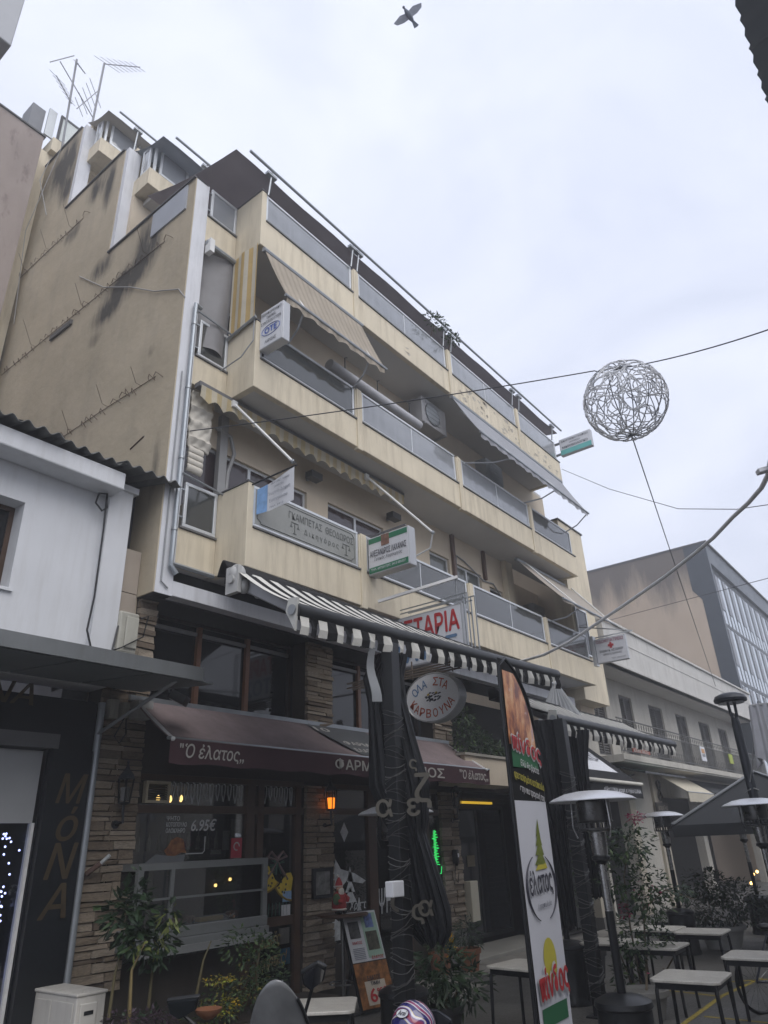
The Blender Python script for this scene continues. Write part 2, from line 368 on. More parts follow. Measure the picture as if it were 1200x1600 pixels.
# bent reinforcing bars left sticking out of the blind wall
for (ya, yb, z, nn, long) in ((8.75, 12.2, 9.32, 17, .35), (9.0, 15.3, 12.52, 30, .4), (12.6, 15.7, 15.7, 15, .5)):
    mb = MB()
    for i in range(nn):
        y = ya+(yb-ya)*(i+rnd.random()*.8)/nn; zz = z+rnd.uniform(-.05, .05)
        if i % (nn//3) == 2:
            L_ = rnd.uniform(.5, 1.0)*long/.4; mb.tube([(XL, y, zz), (XL-.12, y+.02, zz+.02), (XL-.16-.3*L_, y-.12*L_, zz+.5*L_)], .006, 4)
        else:
            r_ = rnd.uniform(.08, .2); mb.tube([(XL, y, zz), (XL-.05, y-.02, zz+.04), (XL-.08, y-r_*.7, zz+.07), (XL-.06, y-r_*1.3, zz-.02), (XL-.035, y-r_*1.7, zz-.09)], .006, 4)
    mb.tube([(XL-.03, ya, z), (XL-.03, (ya+yb)/2, z+.02), (XL-.03, yb, z)], .006, 4)
    tag(obj('rebar_stubs', mb, RUST, B), kind='stuff')
obj('concrete_ledge', MB().box(XL-.07, XL-.021, 12.15, 13.0, 12.3, 12.42), paint('dark_concrete', (.12, .115, .11), .9, var=.2), B)
mb = MB(); mb.tube([(XL-.04, 12.2, 13.65), (XL-.05, 11.0, 12.6), (XL-.05, 10.0, 12.0), (XL-.05, 9.1, 11.35), (XL-.04, 8.35, 10.95), (XL-.01, 8.19, 10.7)], .012, 5); obj('wall_cable', mb, paint('pale_cable', (.3, .3, .3), .6), B)
mb = MB(); mb.tube([(XL-.03, 15.4, 20), (XL-.3, 15.0, 18.6), (XL-.1, 14.6, 17.2)], .01, 5); mb.tube([(XL-.03, 14.7, 20.2), (XL-.25, 15.3, 17), (XL-.05, 15.2, 14)], .01, 5); obj('wall_cable', mb, paint('pale_cable', (.3, .3, .3), .6), B)

# rain pipes on the pillar
for dx, z0, z1, m in ((.19, 5.75, 10.55, PIPEG),):
    mb = MB().tube([(XL+dx, YP-.06, z1), (XL+dx, YP-.06, z0+.3), (XL+dx, YP-.06, z0+.1), (XL+dx+.1, YP-.06, z0)], .038, 8); mb.tube([(XL+dx, YP-.06, z1), (XL+dx, YP-.06, z1+.1), (XL+dx+.15, YP, z1+.14)], .038, 8)
    dp = obj('drain_pipe', mb, m, B, smooth=True)
    for z in (6.4, 7.6, 8.9, 10.2): obj('bracket', MB().lathe([(.048, 0), (.048, .04)], (XL+dx, YP-.06, z), 8), GREYM, dp)
mb = MB().tube([(5.72, 7.6, 5.93), (5.85, 8.15, 5.9), (6.4, 8.16, 5.88)], .03, 6)
obj('thin_pipe', MB().tube([(XL+.08, YP-.02, 9.2), (XL+.08, YP-.02, 5.6), (XL+.2, YP-.02, 5.52)], .012, 5), paint('grey_cable', (.25, .26, .27), .6), B)
obj('edge_gutter', MB().tube([(5.6, 8.14, 5.88), (6.38, 8.14, 5.88)], .035, 6), GREYM, B)

# balconies ------------------------------------------------------------
PAN = ((6.55, 9.05), (9.28, 12.72), (13.0, 16.37), (16.6, 19.06))
FL = ((5.9, 6.55, 7.28), (9.09, 9.71, 10.46), (12.27, 12.93, 13.64))
glass_panels = {}
for k, (zb, zt, zr) in enumerate(FL):
    mb = MB()
    mb.box(XC, XE, YB, YB+.12, zb, zt)                                # front parapet
    mb.box(XC-.02, XC+.1, YB-.004, YP+.1, zb-.001, zr+.02)            # full height return
    mb.box(5.722, XC-.02, YP, YP+.1, zb, zt-.05)                       # recess parapet
    mb.box(XE-.12, XE+.004, YB+.12, YW, zb+.002, zt)                    # end return
    for a, b in ((9.05, 9.28), (12.72, 13.0), (16.37, 16.6)):
        c = (a+b)/2; mb.box(c-.075, c+.075, YB-.03, YB+.09, zb-.05, zr-.02); mb.box(c-.11, c-.075, YB-.012, YB+.08, zt, zr-.06); mb.box(c+.075, c+.11, YB-.012, YB+.08, zt, zr-.06)
    bal = obj('balcony', mb, CREAM, B, bevel=.012)
    obj('soffit', MB().box(XC+.1, XE-.12, YB+.12, YW+.05, zb+.03, zb+.19).box(5.722, XC-.021, YP+.1, YW+.05, zb+.03, zb+.19), SOFFIT, bal)
    obj('cap', MB().box(XC-.035, XC+.115, YB-.015, YP+.1, zr+.021, zr+.045), paint('dark_coping', (.1, .1, .1)), bal)
    obj('sill', MB().box(XC+.1, XE, YB-.025, YB+.1, zt+.001, zt+.03).box(5.73, XC-.03, YP-.03, YP+.08, zt-.049, zt-.02), paint('dark_sill', (.13, .13, .13), .7), bal)
    for i, (a, b) in enumerate(PAN):
        f = obj('panel_frame', frame_mb(MB(), a, b, zt+.035, zr, YB+.01, YB+.055, .05), ALU, bal, bevel=.008)
        gm = FROST
        if k == 0 and i == 0: gm = paint('etched_sign_glass', (.26, .265, .25), .35, var=.1, scale=3)
        if k == 0 and i > 0: gm = pane('clear_balcony_glass', (.68, .70, .70), .04, .9, .22, (.2, .21, .21))
        if k == 1 and i == 0: gm = pane('clear_balcony_glass', (.68, .70, .70), .04, .9, .22, (.2, .21, .21))
        if k == 1 and i == 3: gm = pane('clear_balcony_glass', (.68, .70, .70), .04, .9, .22, (.2, .21, .21))
        if b-a > 3: obj('panel_joint', MB().box((a+b)/2-.012, (a+b)/2+.012, YB+.022, YB+.042, zt+.085, zr-.05), ALU, bal)
        g = obj('glass_panel', MB().box(a+.05, b-.05, YB+.028, YB+.036, zt+.085, zr-.05), gm, bal)
        glass_panels[(k, i)] = (a, b, zt, zr)
    f = obj('panel_frame', frame_mb(MB(), 5.8, 6.42, zt+.0, zr+.02, YP+.01, YP+.055, .055), ALU, bal, bevel=.008)
    obj('glass_panel', MB().box(5.855, 6.365, YP+.028, YP+.036, zt+.055, zr-.035), FROST if k == 2 else pane('clear_balcony_glass'), bal)
    for zz in (zt+.15, zr-.12): obj('rail_stub', MB().bar((5.72, YP+.03, zz), (5.8, YP+.03, zz), .025), GREYM, bal)
    if k < 2: obj('cross_rail', MB().tube([(5.7, YP-.02, zr+.12), (XC+.05, YP-.1, zr-.02)], .018, 6), GREYM, bal)
# old peeled paint patches on the top parapet (right half)
t = NT('peeling_patch'); nn = t.noise(t.coord(), 6, 6); t.col(t.mix(t.ramp(nn, [(.4, 0.), (.6, 1.)]), (.30, .26, .20), (.45, .42, .36))); t.set(.9); PEEL = t.m
mb = MB()
for i in range(70):
    x = rnd.choice((rnd.uniform(13.2, 18.9), rnd.uniform(13.2, 18.9), rnd.uniform(9.5, 13))); z = rnd.uniform(12.35, 12.85); r_ = rnd.uniform(.03, .13); k = rnd.randint(5, 8)
    if x < 13 and i % 3: continue
    ang = sorted(rnd.uniform(0, 6.28) for _ in range(k)); mb.add([(x+math.cos(a)*r_*rnd.uniform(.6, 1.6), YB-.004, z+math.sin(a)*r_*rnd.uniform(.4, .9)) for a in ang], [tuple(range(k))])
tag(obj('peeling_paint', mb, PEEL, B), kind='stuff')

# walls of the three storeys with windows -----------------------------
H2 = [(6.0, 8.85, 6.95, 8.38), (9.45, 11.25, 6.95, 8.4), (13.0, 13.85, 6.15, 8.42), (14.05, 15.35, 6.95, 8.4), (15.75, 16.45, 6.95, 8.2)]
mb = wall_open(MB(), 5.722, 16.9, 6.05, 9.12, YW, YW+.2, H2); obj('wall', mb, CREAM2, B)
wall_open(mb := MB(), 16.9, 20.0, 6.05, 9.12, YW+.65, YW+.85, [(17.3, 18.6, 6.15, 8.3)]); obj('wall', mb, CREAM2, B)
obj('wall', MB().box(16.9, 17.02, YW+.2, YW+.65, 6.05, 9.12), CREAM2, B)
window(B, 6.0, 8.85, 6.95, 8.38, YW+.06, MAUVE, 4); window(B, 9.45, 11.25, 6.95, 8.4, YW+.06, MAUVE, 2)
window(B, 13.0, 13.85, 6.15, 8.42, YW+.06, GREENG, 1); window(B, 14.05, 15.35, 6.95, 8.4, YW+.06, GREENG, 2); window(B, 15.75, 16.45, 6.95, 8.2, YW+.06, DARKG, 1)
window(B, 17.3, 18.6, 6.15, 8.3, YW+.7, DARKG, 2)
H3 = [(6.5, 9.2, 9.3, 11.5), (9.9, 11.3, 9.3, 11.4), (14.3, 15.6, 9.3, 11.4), (16.6, 17.9, 9.3, 11.4)]
obj('wall', wall_open(MB(), 5.722, 20.0, 9.25, 12.3, YW, YW+.2, H3), CREAM2, B)
for h in H3: window(B, *h, YW+.06, DARKG, 2)
obj('wall', wall_open(MB(), 5.66, 20.0, 12.5, 15.4, 10.9, 11.1, [(7, 9, 12.6, 14.7), (11, 13, 12.6, 14.7), (15, 17, 12.6, 14.7)]), CREAM2, B)
for a in (7, 11, 15): window(B, a, a+2, 12.6, 14.7, 10.96, DARKG, 2)
obj('terrace_floor', MB().box(5.66, 20, YW+.05, 10.9, 12.3, 12.45), SOFFIT, B)
# vertical pipes, conduits and wall lamps of the first floor
mb = MB(); mb.box(13.95, 14.05, YW-.08, YW-.004, 7.0, 9.1); obj('downpipe', mb, paint('brown_pipe', (.12, .075, .06), .5), B)
mb = MB(); mb.box(15.45, 15.55, YW-.08, YW-.004, 8.3, 9.1); obj('downpipe', mb, paint('brown_pipe'), B)
obj('corner_pilaster', MB().box(16.5, 16.9, YW-.14, YW-.002, 6.05, 9.11), CREAM, B)
mb = MB().tube([(14.1, YW-.03, 8.1), (14.15, YW-.03, 8.6), (14.5, YW-.03, 8.55), (15.4, YW-.03, 8.25), (15.9, YW-.03, 8.3), (16.3, YW-.03, 8.0), (16.45, YW-.03, 7.2)], .018, 5); obj('conduit', mb, paint('grey_cable'), B)
mb = MB().tube([(6.55, YW-.06, 8.75), (6.85, YW-.08, 8.7), (6.95, YW-.08, 8.4), (6.85, YW-.06, 8.0), (6.8, YW-.06, 7.0)], .035, 6); obj('flexible_duct', mb, paint('pale_cable'), B, smooth=True)
obj('duct_box', MB().box(6.62, 6.78, YW-.1, YW-.003, 6.9, 9.05), paint('grey_trim', (.28, .28, .28), .6), B)
for x in (8.7, 11.25):
    l = obj('spotlight', MB().box(x, x+.3, YW-.28, YW-.1, 8.6, 8.74), paint('dark_lamp', (.06, .06, .06), .5), B); obj('arm', MB().box(x+.12, x+.18, YW-.1, YW, 8.64, 8.72), GREYM, l)
# right end wall strip
obj('end_wall', MB().box(XE+.06, XR, 7.9, 8.4, 5.6, 11.1), CREAM, B); obj('end_wall', MB().box(20.0, XR, 8.4, 16, 5.0, 11.05), CREAM2, B)
obj('coping', MB().box(XE+.02, XR+.04, 7.86, 8.45, 11.1, 11.14), paint('dark_coping'), B)
window(B, 19.4, 20.2, 6.9, 8.3, 7.84, DARKG, 1, depth=.05)
# upper setbacks ------------------------------------------------------
obj('roof_slab', MB().box(5.9, 20, 10.5, 11.1, 15.28, 15.4), SOFFIT, B)
for (y0, yb, zf, zr, x0) in ((11.13, 10.4, 15.42, 16.75, 5.66), (13.7, 13.0, 18.6, 19.95, 5.62)):
    obj('wall', MB().box(XL+.25, 19.5, y0, y0+.2, zf-.1, zf+1.75), CREAM, B)
    bal = obj('upper_balcony', MB().box(x0, 16, yb, yb+.12, zf, zf+.5).box(x0+.001, x0+.12, yb+.12, y0, zf+.001, zf+.5).box(x0+.12, 16, yb+.12, y0, zf+.02, zf+.16), CREAM, B, bevel=.01)
    z0, z1 = zf+.53, zr
    for a, b in ((x0+.25, x0+1.0), (x0+1.15, x0+1.35), (x0+1.5, x0+2.8), (x0+3, x0+5)):
        obj('panel_frame', frame_mb(MB(), a, b, z0, z1, yb+.02, yb+.06, .06), ALU, bal); obj('glass_panel', MB().box(a+.06, b-.06, yb+.035, yb+.043, z0+.06, z1-.06), FROST, bal)
    mb = MB()
    mb.box(x0+.03, x0+.07, yb+.12, y0-.3, z0, z0+.06).box(x0+.03, x0+.07, yb+.12, y0-.3, z1-.06, z1).box(x0+.03, x0+.07, yb+.12, yb+.18, z0+.06, z1-.06).box(x0+.03, x0+.07, y0-.36, y0-.3, z0+.06, z1-.06)
    obj('panel_frame', mb, ALU, bal); obj('glass_panel', MB().box(x0+.045, x0+.053, yb+.18, y0-.36, z0+.06, z1-.06), FROST, bal)
    mb = MB()
    for xx in (x0+.1, x0+1.07, x0+1.42): mb.box(xx, xx+.05, yb+.01, yb+.07, zf+.5, zr+.08)
    obj('rail_post', mb, ALU, bal)
obj('stair_tower', MB().box(4.9, 7.5, 15.6, 18, 12, 20.4), CREAM, B)
obj('roof_block', MB().box(5.35, 7.6, 15.4, 18, 20.4, 20.9), CREAM, B)
mb = frame_mb(MB(), 5.45, 6.4, 20.92, 22.0, 15.45, 15.5, .07); f = obj('roof_panel_frame', mb, paint('dark_coping'), B); obj('pane', MB().box(5.52, 6.33, 15.47, 15.48, 20.99, 21.93), paint('pale_screen', (.62, .66, .64), .6, var=.05), f)
obj('chimney', MB().box(4.72, 5.1, 15.7, 16.3, 20.4, 22.0), paint('grey_render', (.22, .225, .24), .9, var=.15, scale=2, streak=.4), B)
obj('roof_parapet', MB().box(3.7, 4.9, 16.5, 16.7, 20.2, 20.9), CREAM, B)
mb = frame_mb(MB(), 4.0, 4.6, 20.92, 21.5, 16.55, 16.6, .04); f = obj('roof_panel_frame', mb, paint('dark_coping'), B); obj('pane', MB().box(4.04, 4.56, 16.57, 16.58, 20.96, 21.46), paint('pale_screen'), f)
obj('roof_screen', MB().box(5.12, 5.35, 15.5, 15.55, 20.9, 22.0), GREYM, B)

# ---------------- mezzanine: beam, soffit, glazing
obj('beam', MB().box(5.72, 19.2, YP, YP+.2, 5.44, 5.66), WHITEP, B, bevel=.006)
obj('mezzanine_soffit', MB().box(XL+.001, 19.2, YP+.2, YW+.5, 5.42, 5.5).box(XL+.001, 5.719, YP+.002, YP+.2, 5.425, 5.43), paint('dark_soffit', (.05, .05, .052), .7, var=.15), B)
obj('shadow_gap', MB().box(5.72, 19.2, YP+.25, YP+.3, 5.66, 5.92), BLACKP, B)  # black strip painted in for the shade of the recess
obj('mezzanine_slab', MB().box(XL+.02, 19.2, YW-.02, YW+.5, 3.1, 4.0), paint('dark_brown_board', (.03, .022, .018), .6, var=.2), B)
def mezz(x0, x1, muls):
    mb = frame_mb(MB(), x0, x1, 4.0, 5.4, YW+.35, YW+.42, .05)
    f = obj('mezzanine_window', mb, paint('dark_frame', (.03, .022, .018), .5), B)
    for m in muls: obj('mullion', MB().box(m-.04, m+.04, YW+.335, YW+.41, 4.05, 5.35), ORANGEW, f)
    xs = [x0+.05]+list(muls)+[x1-.05]
    for a, b in zip(xs, xs[1:]): obj('pane', MB().box(a+.02, b-.02, YW+.4, YW+.408, 4.05, 5.35), DARKG, f)
    obj('pelmet', MB().box(x0+.05, x1-.05, YW+.36, YW+.39, 5.2, 5.26), paint('grey_trim'), f)
mezz(5.77, 8.84, (6.83, 7.83)); mezz(9.5, 12.63, (10.7, 11.7))
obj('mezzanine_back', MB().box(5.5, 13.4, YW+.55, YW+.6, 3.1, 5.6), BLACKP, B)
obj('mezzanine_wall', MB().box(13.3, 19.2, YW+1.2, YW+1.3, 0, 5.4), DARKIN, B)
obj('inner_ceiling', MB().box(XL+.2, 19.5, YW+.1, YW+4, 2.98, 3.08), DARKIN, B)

# ---------------- stone clad pillars, every stone a piece
t = NT('ledge_stone'); oi = t.add('ShaderNodeObjectInfo'); n_ = t.noise(t.coord((1, 1, 1), True), 6, 6)
c_ = t.ramp(oi.outputs['Random'], [(0, (.13, .10, .075)), (.35, (.20, .16, .118)), (.7, (.26, .215, .165)), (1, (.31, .265, .21))])
t.col(t.mix(1, c_, t.ramp(n_, [(.3, .68), (.7, 1.2)]), 'MULTIPLY')); t.set(.85, 0, .25); t.bump(n_, .6, .01); STONE = t.m
stone_meshes = []
for k in range(14):
    mb = MB().box(-.5, .5, -.5, .5, -.5, .5); mb.v = [(x+rnd.uniform(-.03, .03)*1, y+(rnd.uniform(-.35, .2) if y < 0 else 0), z+rnd.uniform(-.09, .09)) for x, y, z in mb.v]
    stone_meshes.append(mesh('stone', mb, STONE))
def clad(parent, x0, x1, z0, z1, y, skip=None):
    z = z0
    while z < z1-.03:
        h = min(rnd.uniform(.05, .108), z1-z); cuts = [x0]
        while x1-cuts[-1] > .5: cuts.append(cuts[-1]+rnd.uniform(.22, .48))
        if x1-cuts[-1] < .12: cuts.pop() if len(cuts) > 1 else None
        cuts.append(x1)
        for a, b in zip(cuts, cuts[1:]):
            if skip and skip(a, b, z, z+h): continue
            d = rnd.uniform(.035, .075); o = bpy.data.objects.new('stone', rnd.choice(stone_meshes)); o.scale = (b-a-.012, d, h-.01)
            link(o, parent, ((a+b)/2, y-d/2, z+h/2))
        z += h
PILM = paint('mortar', (.045, .038, .03), .95, var=.2, scale=4)
p = obj('stone_pillar', MB().box(5.07, 5.428, YW, YW+.3, 0, 4.75).box(5.45, 5.75, YW+.002, YW+.3, 0, 5.42), PILM, B)
clad(p, 5.07, 5.75, .72, 4.72, YW); clad(p, 5.45, 5.75, 4.72, 5.42, YW)
p = obj('stone_pillar', MB().box(8.84, 9.5, YW, YW+.3, 0, 3.1), PILM, B); clad(p, 8.84, 9.5, .2, 3.05, YW)
p = obj('stone_pillar', MB().box(8.84, 9.5, YW, YW+.3, 4.0, 5.42), PILM, B); clad(p, 8.84, 9.5, 4.0, 5.42, YW)
p = obj('stone_pillar', MB().box(12.65, 13.3, YW, YW+.3, .62, 3.1), PILM, B); clad(p, 12.65, 13.3, .64, 3.05, YW)
p = obj('stone_pillar', MB().box(12.65, 13.3, YW, YW+.3, 4.0, 5.42), PILM, B); clad(p, 12.65, 13.3, 4.0, 5.42, YW)
obj('pillar_base', MB().box(12.62, 13.33, YW-.02, YW+.3, 0, .62), paint('grey_marble', (.16, .155, .15), .5, var=.3, scale=3), B)
obj('tile_panel', MB().box(5.1, 5.40, YW-.03, YW, 4.76, 5.45), paint('beige_tile', (.36, .31, .26), .6, var=.08), B); obj('tile_panel', MB().box(5.1, 5.40, YW-.03, YW, 5.462, 6.1), paint('beige_tile'), B)

# ---------------- ground floor shop fronts
SEE = pane('shop_glass', (.72, .74, .74), .015, 1.0, .0)
def shopfront(x0, x1, posts, z0=.95, doors=()):
    mb = MB(); mb.box(x0, x1, YW+.0, YW+.1, 2.62, 2.72); mb.box(x0, x1, YW+.0, YW+.1, 3.02, 3.1)
    for a, b in posts: mb.box(a, b, YW-.005, YW+.11, 0, 3.02)
    f = obj('shop_front', mb, WOODB, B)
    edges = [x0]+[e for p_ in posts for e in p_]+[x1]
    for i in range(0, len(edges)-1, 2):
        a, b = edges[i], edges[i+1]
        if b-a < .06: continue
        obj('transom_pane', MB().box(a, b, YW+.04, YW+.048, 2.72, 3.02), SEE, f)
        obj('pane', MB().box(a, b, YW+.04, YW+.048, z0 if not any(d0 <= a < d1 for d0, d1 in doors) else .12, 2.62), SEE, f)
        if not any(d0 <= a < d1 for d0, d1 in doors): obj('apron_panel', MB().box(a, b, YW+.02, YW+.1, 0, z0), paint('dark_stone_base', (.05, .042, .034), .8, var=.3, scale=3, bump=.3), f)
    return f
SF1 = shopfront(5.76, 8.84, ((7.64, 7.8), (7.86, 7.98), (8.66, 8.78)), doors=((7.9, 8.7),))
SF2 = shopfront(9.5, 12.65, ((10.45, 10.68), (11.5, 11.62), (12.15, 12.3)), .75, doors=((10.6, 11.5),))
obj('door_rail', MB().box(7.98, 8.66, YW+.02, YW+.09, 1.12, 1.24), WOODB, SF1)
obj('door_plate', MB().box(7.98, 8.66, YW+.05, YW+.07, .12, 1.12), BLACKP, SF1)
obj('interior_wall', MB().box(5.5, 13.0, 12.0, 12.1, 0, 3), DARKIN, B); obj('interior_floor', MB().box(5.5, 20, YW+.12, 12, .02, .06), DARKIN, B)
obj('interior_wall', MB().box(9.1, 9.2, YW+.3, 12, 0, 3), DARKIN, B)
vent = obj('vent_grille', frame_mb(MB(), 5.86, 6.24, 2.74, 3.01, YW-.04, YW+.03, .035), paint('cream_plastic', (.42, .37, .27), .6), B)
for k in range(7): obj('slat', MB().sheet((5.895, YW-.03, 2.78+k*.028), (6.205, YW-.03, 2.78+k*.028), (6.205, YW, 2.80+k*.028), (5.895, YW, 2.80+k*.028), .004), paint('brown_slat', (.12, .1, .08), .7), vent)
# entrance of the flats: dark door recess, ceiling light strip, notices
EN = obj('entrance_door', frame_mb(MB(), 14.4, 16.9, .2, 2.9, 9.55, 9.62, .08), BLACKM, B)
obj('pane', MB().box(14.48, 15.6, 9.58, 9.59, .28, 2.82), DARKG, EN); obj('pane', MB().box(15.66, 16.82, 9.58, 9.59, .28, 2.82), DARKG, EN); obj('stile', MB().box(15.6, 15.66, 9.56, 9.61, .28, 2.82), BLACKM, EN)
obj('notice', MB().box(15.1, 15.42, 9.56, 9.57, 1.62, 1.85), paint('faded_notice', (.2, .17, .11), .7), EN)
obj('light_strip', MB().box(14.6, 16.0, 9.3, 9.36, 2.92, 2.97), emit('warm_strip', (1., .62, .05), .35), B)
obj('entrance_step', MB().box(13.33, 17.0, 8.35, 9.5, 0, .12), paint('marble_step', (.3, .29, .26), .6, var=.15, scale=2), B, bevel=.01)
obj('entrance_lintel', MB().box(12.7, 14.9, 7.9, 8.02, 3.17, 3.7).box(12.7, 14.9, 8.02, 9.6, 3.17, 3.25), CREAM2, B)
obj('cap', MB().box(12.65, 14.95, 7.86, 8.1, 3.7, 3.75), paint('concrete_cap', (.3, .28, .24), .9, var=.15), B)
obj('meter_box', MB().box(13.34, 13.62, 8.42, 8.58, .72, 1.42), paint('cream_plastic2', (.48, .45, .36), .5, var=.05), B, bevel=.01)
# ================================================================== awnings of the upper floors
YEL = stripes('yellow_cream_stripes', (.50, .41, .24), (.54, .49, .38), .22, .5, 0, through=.25)
YELV = stripes('yellow_cream_stripes_side', (.56, .40, .17), (.62, .57, .46), .2, .5, 1, through=.25)
BEIGES = stripes('beige_stripes', (.44, .385, .31), (.375, .325, .26), .16, .6, 0, through=.3)
GREYF = cloth('grey_awning_cloth', (.36, .37, .40), through=.25, var=.1)
BEIGEF = cloth('beige_awning_cloth', (.42, .38, .33), through=.25, var=.1)
BROWNF = cloth('brown_awning_cloth', (.31, .29, .305), through=.5, var=.15, scale=1.2)
BLUEG = cloth('slate_awning_cloth', (.28, .30, .33), through=.45, var=.2, scale=1.2)
WHITEM = paint('white_tube', (.66, .66, .65), .4, .1, var=.05)
def wavy_valance(mb, p0, p1, drop, n, amp=.25):
    """hanging scalloped strip from p0 to p1"""
    p0, p1 = Vector(p0), Vector(p1); d = p1-p0; nrm = Vector((-d.y, d.x, 0)).normalized()
    seg = n*6
    for i in range(seg):
        pts = []
        for j in (i, i+1):
            u = j/seg; top = p0+d*u; off = nrm*.02*math.sin(u*n*6.28*.7+1); dz = drop*(1-amp*abs(math.cos(u*n*math.pi)))
            pts.append((top, top+off-Vector((0, 0, dz))))
        mb.quad(pts[0][0], pts[1][0], pts[1][1], pts[0][1])
def drop_awning(name, label, x0, x1, top, front, fab, arms, nval, val=.16, sag=.05, barm=None, cat='awning', skew=0.0, group=None):
    """fabric from a roller at top (y,z) to a front bar at front (y,z), scalloped valance, bent arms"""
    t_ = thing(name, label, cat, ((x0+x1)/2, top[0], top[1]), group)
    mb = MB(); n = 16
    mb.grid(lambda u, v: (x0+(x1-x0)*u+skew*v, top[0]+(front[0]-top[0])*v, top[1]+(front[1]-top[1])*v-sag*math.sin(v*math.pi)*(1+.25*math.sin(u*23))), 24, 8)
    ob = obj('fabric', mb, fab, t_, smooth=True); ob.modifiers.new('thick', 'SOLIDIFY').thickness = .006
    mb = MB(); wavy_valance(mb, (x0+skew, front[0], front[1]), (x1+skew, front[0], front[1]), val, nval); obj('valance', mb, fab, t_)
    obj('front_bar', MB().tube([(x0+skew-.04, front[0], front[1]), (x1+skew+.06, front[0], front[1])], .03, 8), barm or GREYM, t_, smooth=True)
    obj('roller', MB().tube([(x0-.03, top[0], top[1]), (x1+.03, top[0], top[1])], .05, 8), GREYM, t_, smooth=True)
    for (pa, pb, pc) in arms:
        a = obj('arm', MB().tube([pa, pb], .022, 6), WHITEM, t_)
        if pc: obj('forearm', MB().tube([pb, (Vector(pb)+Vector(pc))/2+Vector((0, -.03, -.08)), pc], .02, 6), paint('grey_tube', (.36, .37, .39), .45, .3), a)
    return t_
# f3 left, yellow striped
drop_awning('drop_arm_awning', 'dull beige striped drop arm awning with wavy valance just right of the blue logo sign', 6.5, 9.25, (7.44, 12.12), (6.98, 10.86), BEIGES,
            (((6.75, 7.5, 11.95), (7.1, 6.98, 10.86), (7.2, 7.5, 10.42)), ((8.85, 7.5, 11.95), (8.95, 6.98, 10.86), (9.0, 7.5, 10.4))), 9, skew=.15)
t_ = thing('side_curtain', 'yellow and cream striped cloth hanging straight down left of the blue logo sign', 'awning', (XC, 7.8, 10.4))
mb = MB().grid(lambda u, v: (XC-.07+.02*math.sin(u*9), 7.5+.68*u, 12.25-1.75*v-.10*u*v), 10, 8); obj('fabric', mb, YELV, t_, smooth=True)
obj('front_bar', MB().tube([(XC-.07, 7.46, 10.5), (XC-.07, 8.2, 10.38)], .03, 6), GREYM, t_)
t_ = thing('weather_curtain', 'grey weather curtain drawn down beside the white corner pillar, bulging over the small balcony glass', 'curtain', (6.07, 8.2, 10))
mb = MB().grid(lambda u, v: (5.74+.68*u, 8.26+.06*math.sin(u*5+v*2)-.05*math.sin(u*3.1)*v, 12.2-2.25*v), 14, 14)
obj('sheet', mb, cloth('curtain_grey', (.25, .245, .25), .5, through=.2, var=.2, scale=2), t_, smooth=True)
obj('roller', MB().tube([(5.73, 8.16, 12.2), (6.42, 8.16, 12.2)], .05, 8), GREYM, t_); obj('bracket', MB().box(5.74, 5.84, 8.05, 8.2, 11.95, 12.25), WHITEM, t_)
# f2 left, rolled up with valance, two drop arms
t_ = thing('rolled_awning', 'rolled up yellow striped awning, scalloped valance and two long white arms above the lawyer panel', 'awning', (9, 8.0, 9))
obj('cassette', MB().box(5.76, 11.3, 8.02, 8.16, 8.99, 9.08), paint('dark_cassette', (.12, .12, .125), .5), t_)
mb = MB(); wavy_valance(mb, (5.78, 8.0, 9.0), (11.25, 8.0, 9.0), .3, 17, .3); obj('valance', mb, YEL, t_)
for (m, e, g) in (((6.45, 7.98, 8.95), (6.9, 7.02, 7.66), None), ((9.95, 7.98, 8.95), (10.75, 7.0, 7.66), (10.8, 7.5, 7.3))):
    a = obj('arm', MB().tube([m, e], .024, 6), WHITEM, t_); obj('knuckle', MB().ball(e, .04, 8, 5), GREYM, a); obj('bracket', MB().box(m[0]-.05, m[0]+.05, 7.95, 8.1, 8.88, 9.0), WHITEM, a)
    if g: obj('forearm', MB().tube([e, (10.85, 7.15, 7.4), g], .02, 6), WHITEM, a)
# f3 right, grey; f2 right, beige
drop_awning('drop_arm_awning', 'grey awning with wavy valance let down over the right half of the third floor balcony', 12.75, 18.9, (7.44, 12.1), (6.85, 10.93), GREYF,
            (((13.2, 7.5, 11.95), (14.6, 6.85, 10.93), (13.2, 7.5, 10.44)), ((16.4, 7.5, 11.95), (17.0, 6.85, 10.93), (16.2, 7.5, 10.44)), ((18.9, 7.5, 11.95), (19.1, 6.85, 10.93), (18.6, 7.5, 10.3))), 20, skew=.2)
drop_awning('drop_arm_awning', 'beige awning let down above the dentist sign at the right end of the balcony', 16.3, 19.7, (8.0, 8.95), (6.85, 7.58), BEIGEF,
            (((16.6, 7.9, 8.9), (17.3, 6.85, 7.56), (16.7, 7.5, 7.2)), ((19.5, 7.9, 8.9), (19.7, 6.85, 7.56), None)), 6, val=.08, sag=.03)
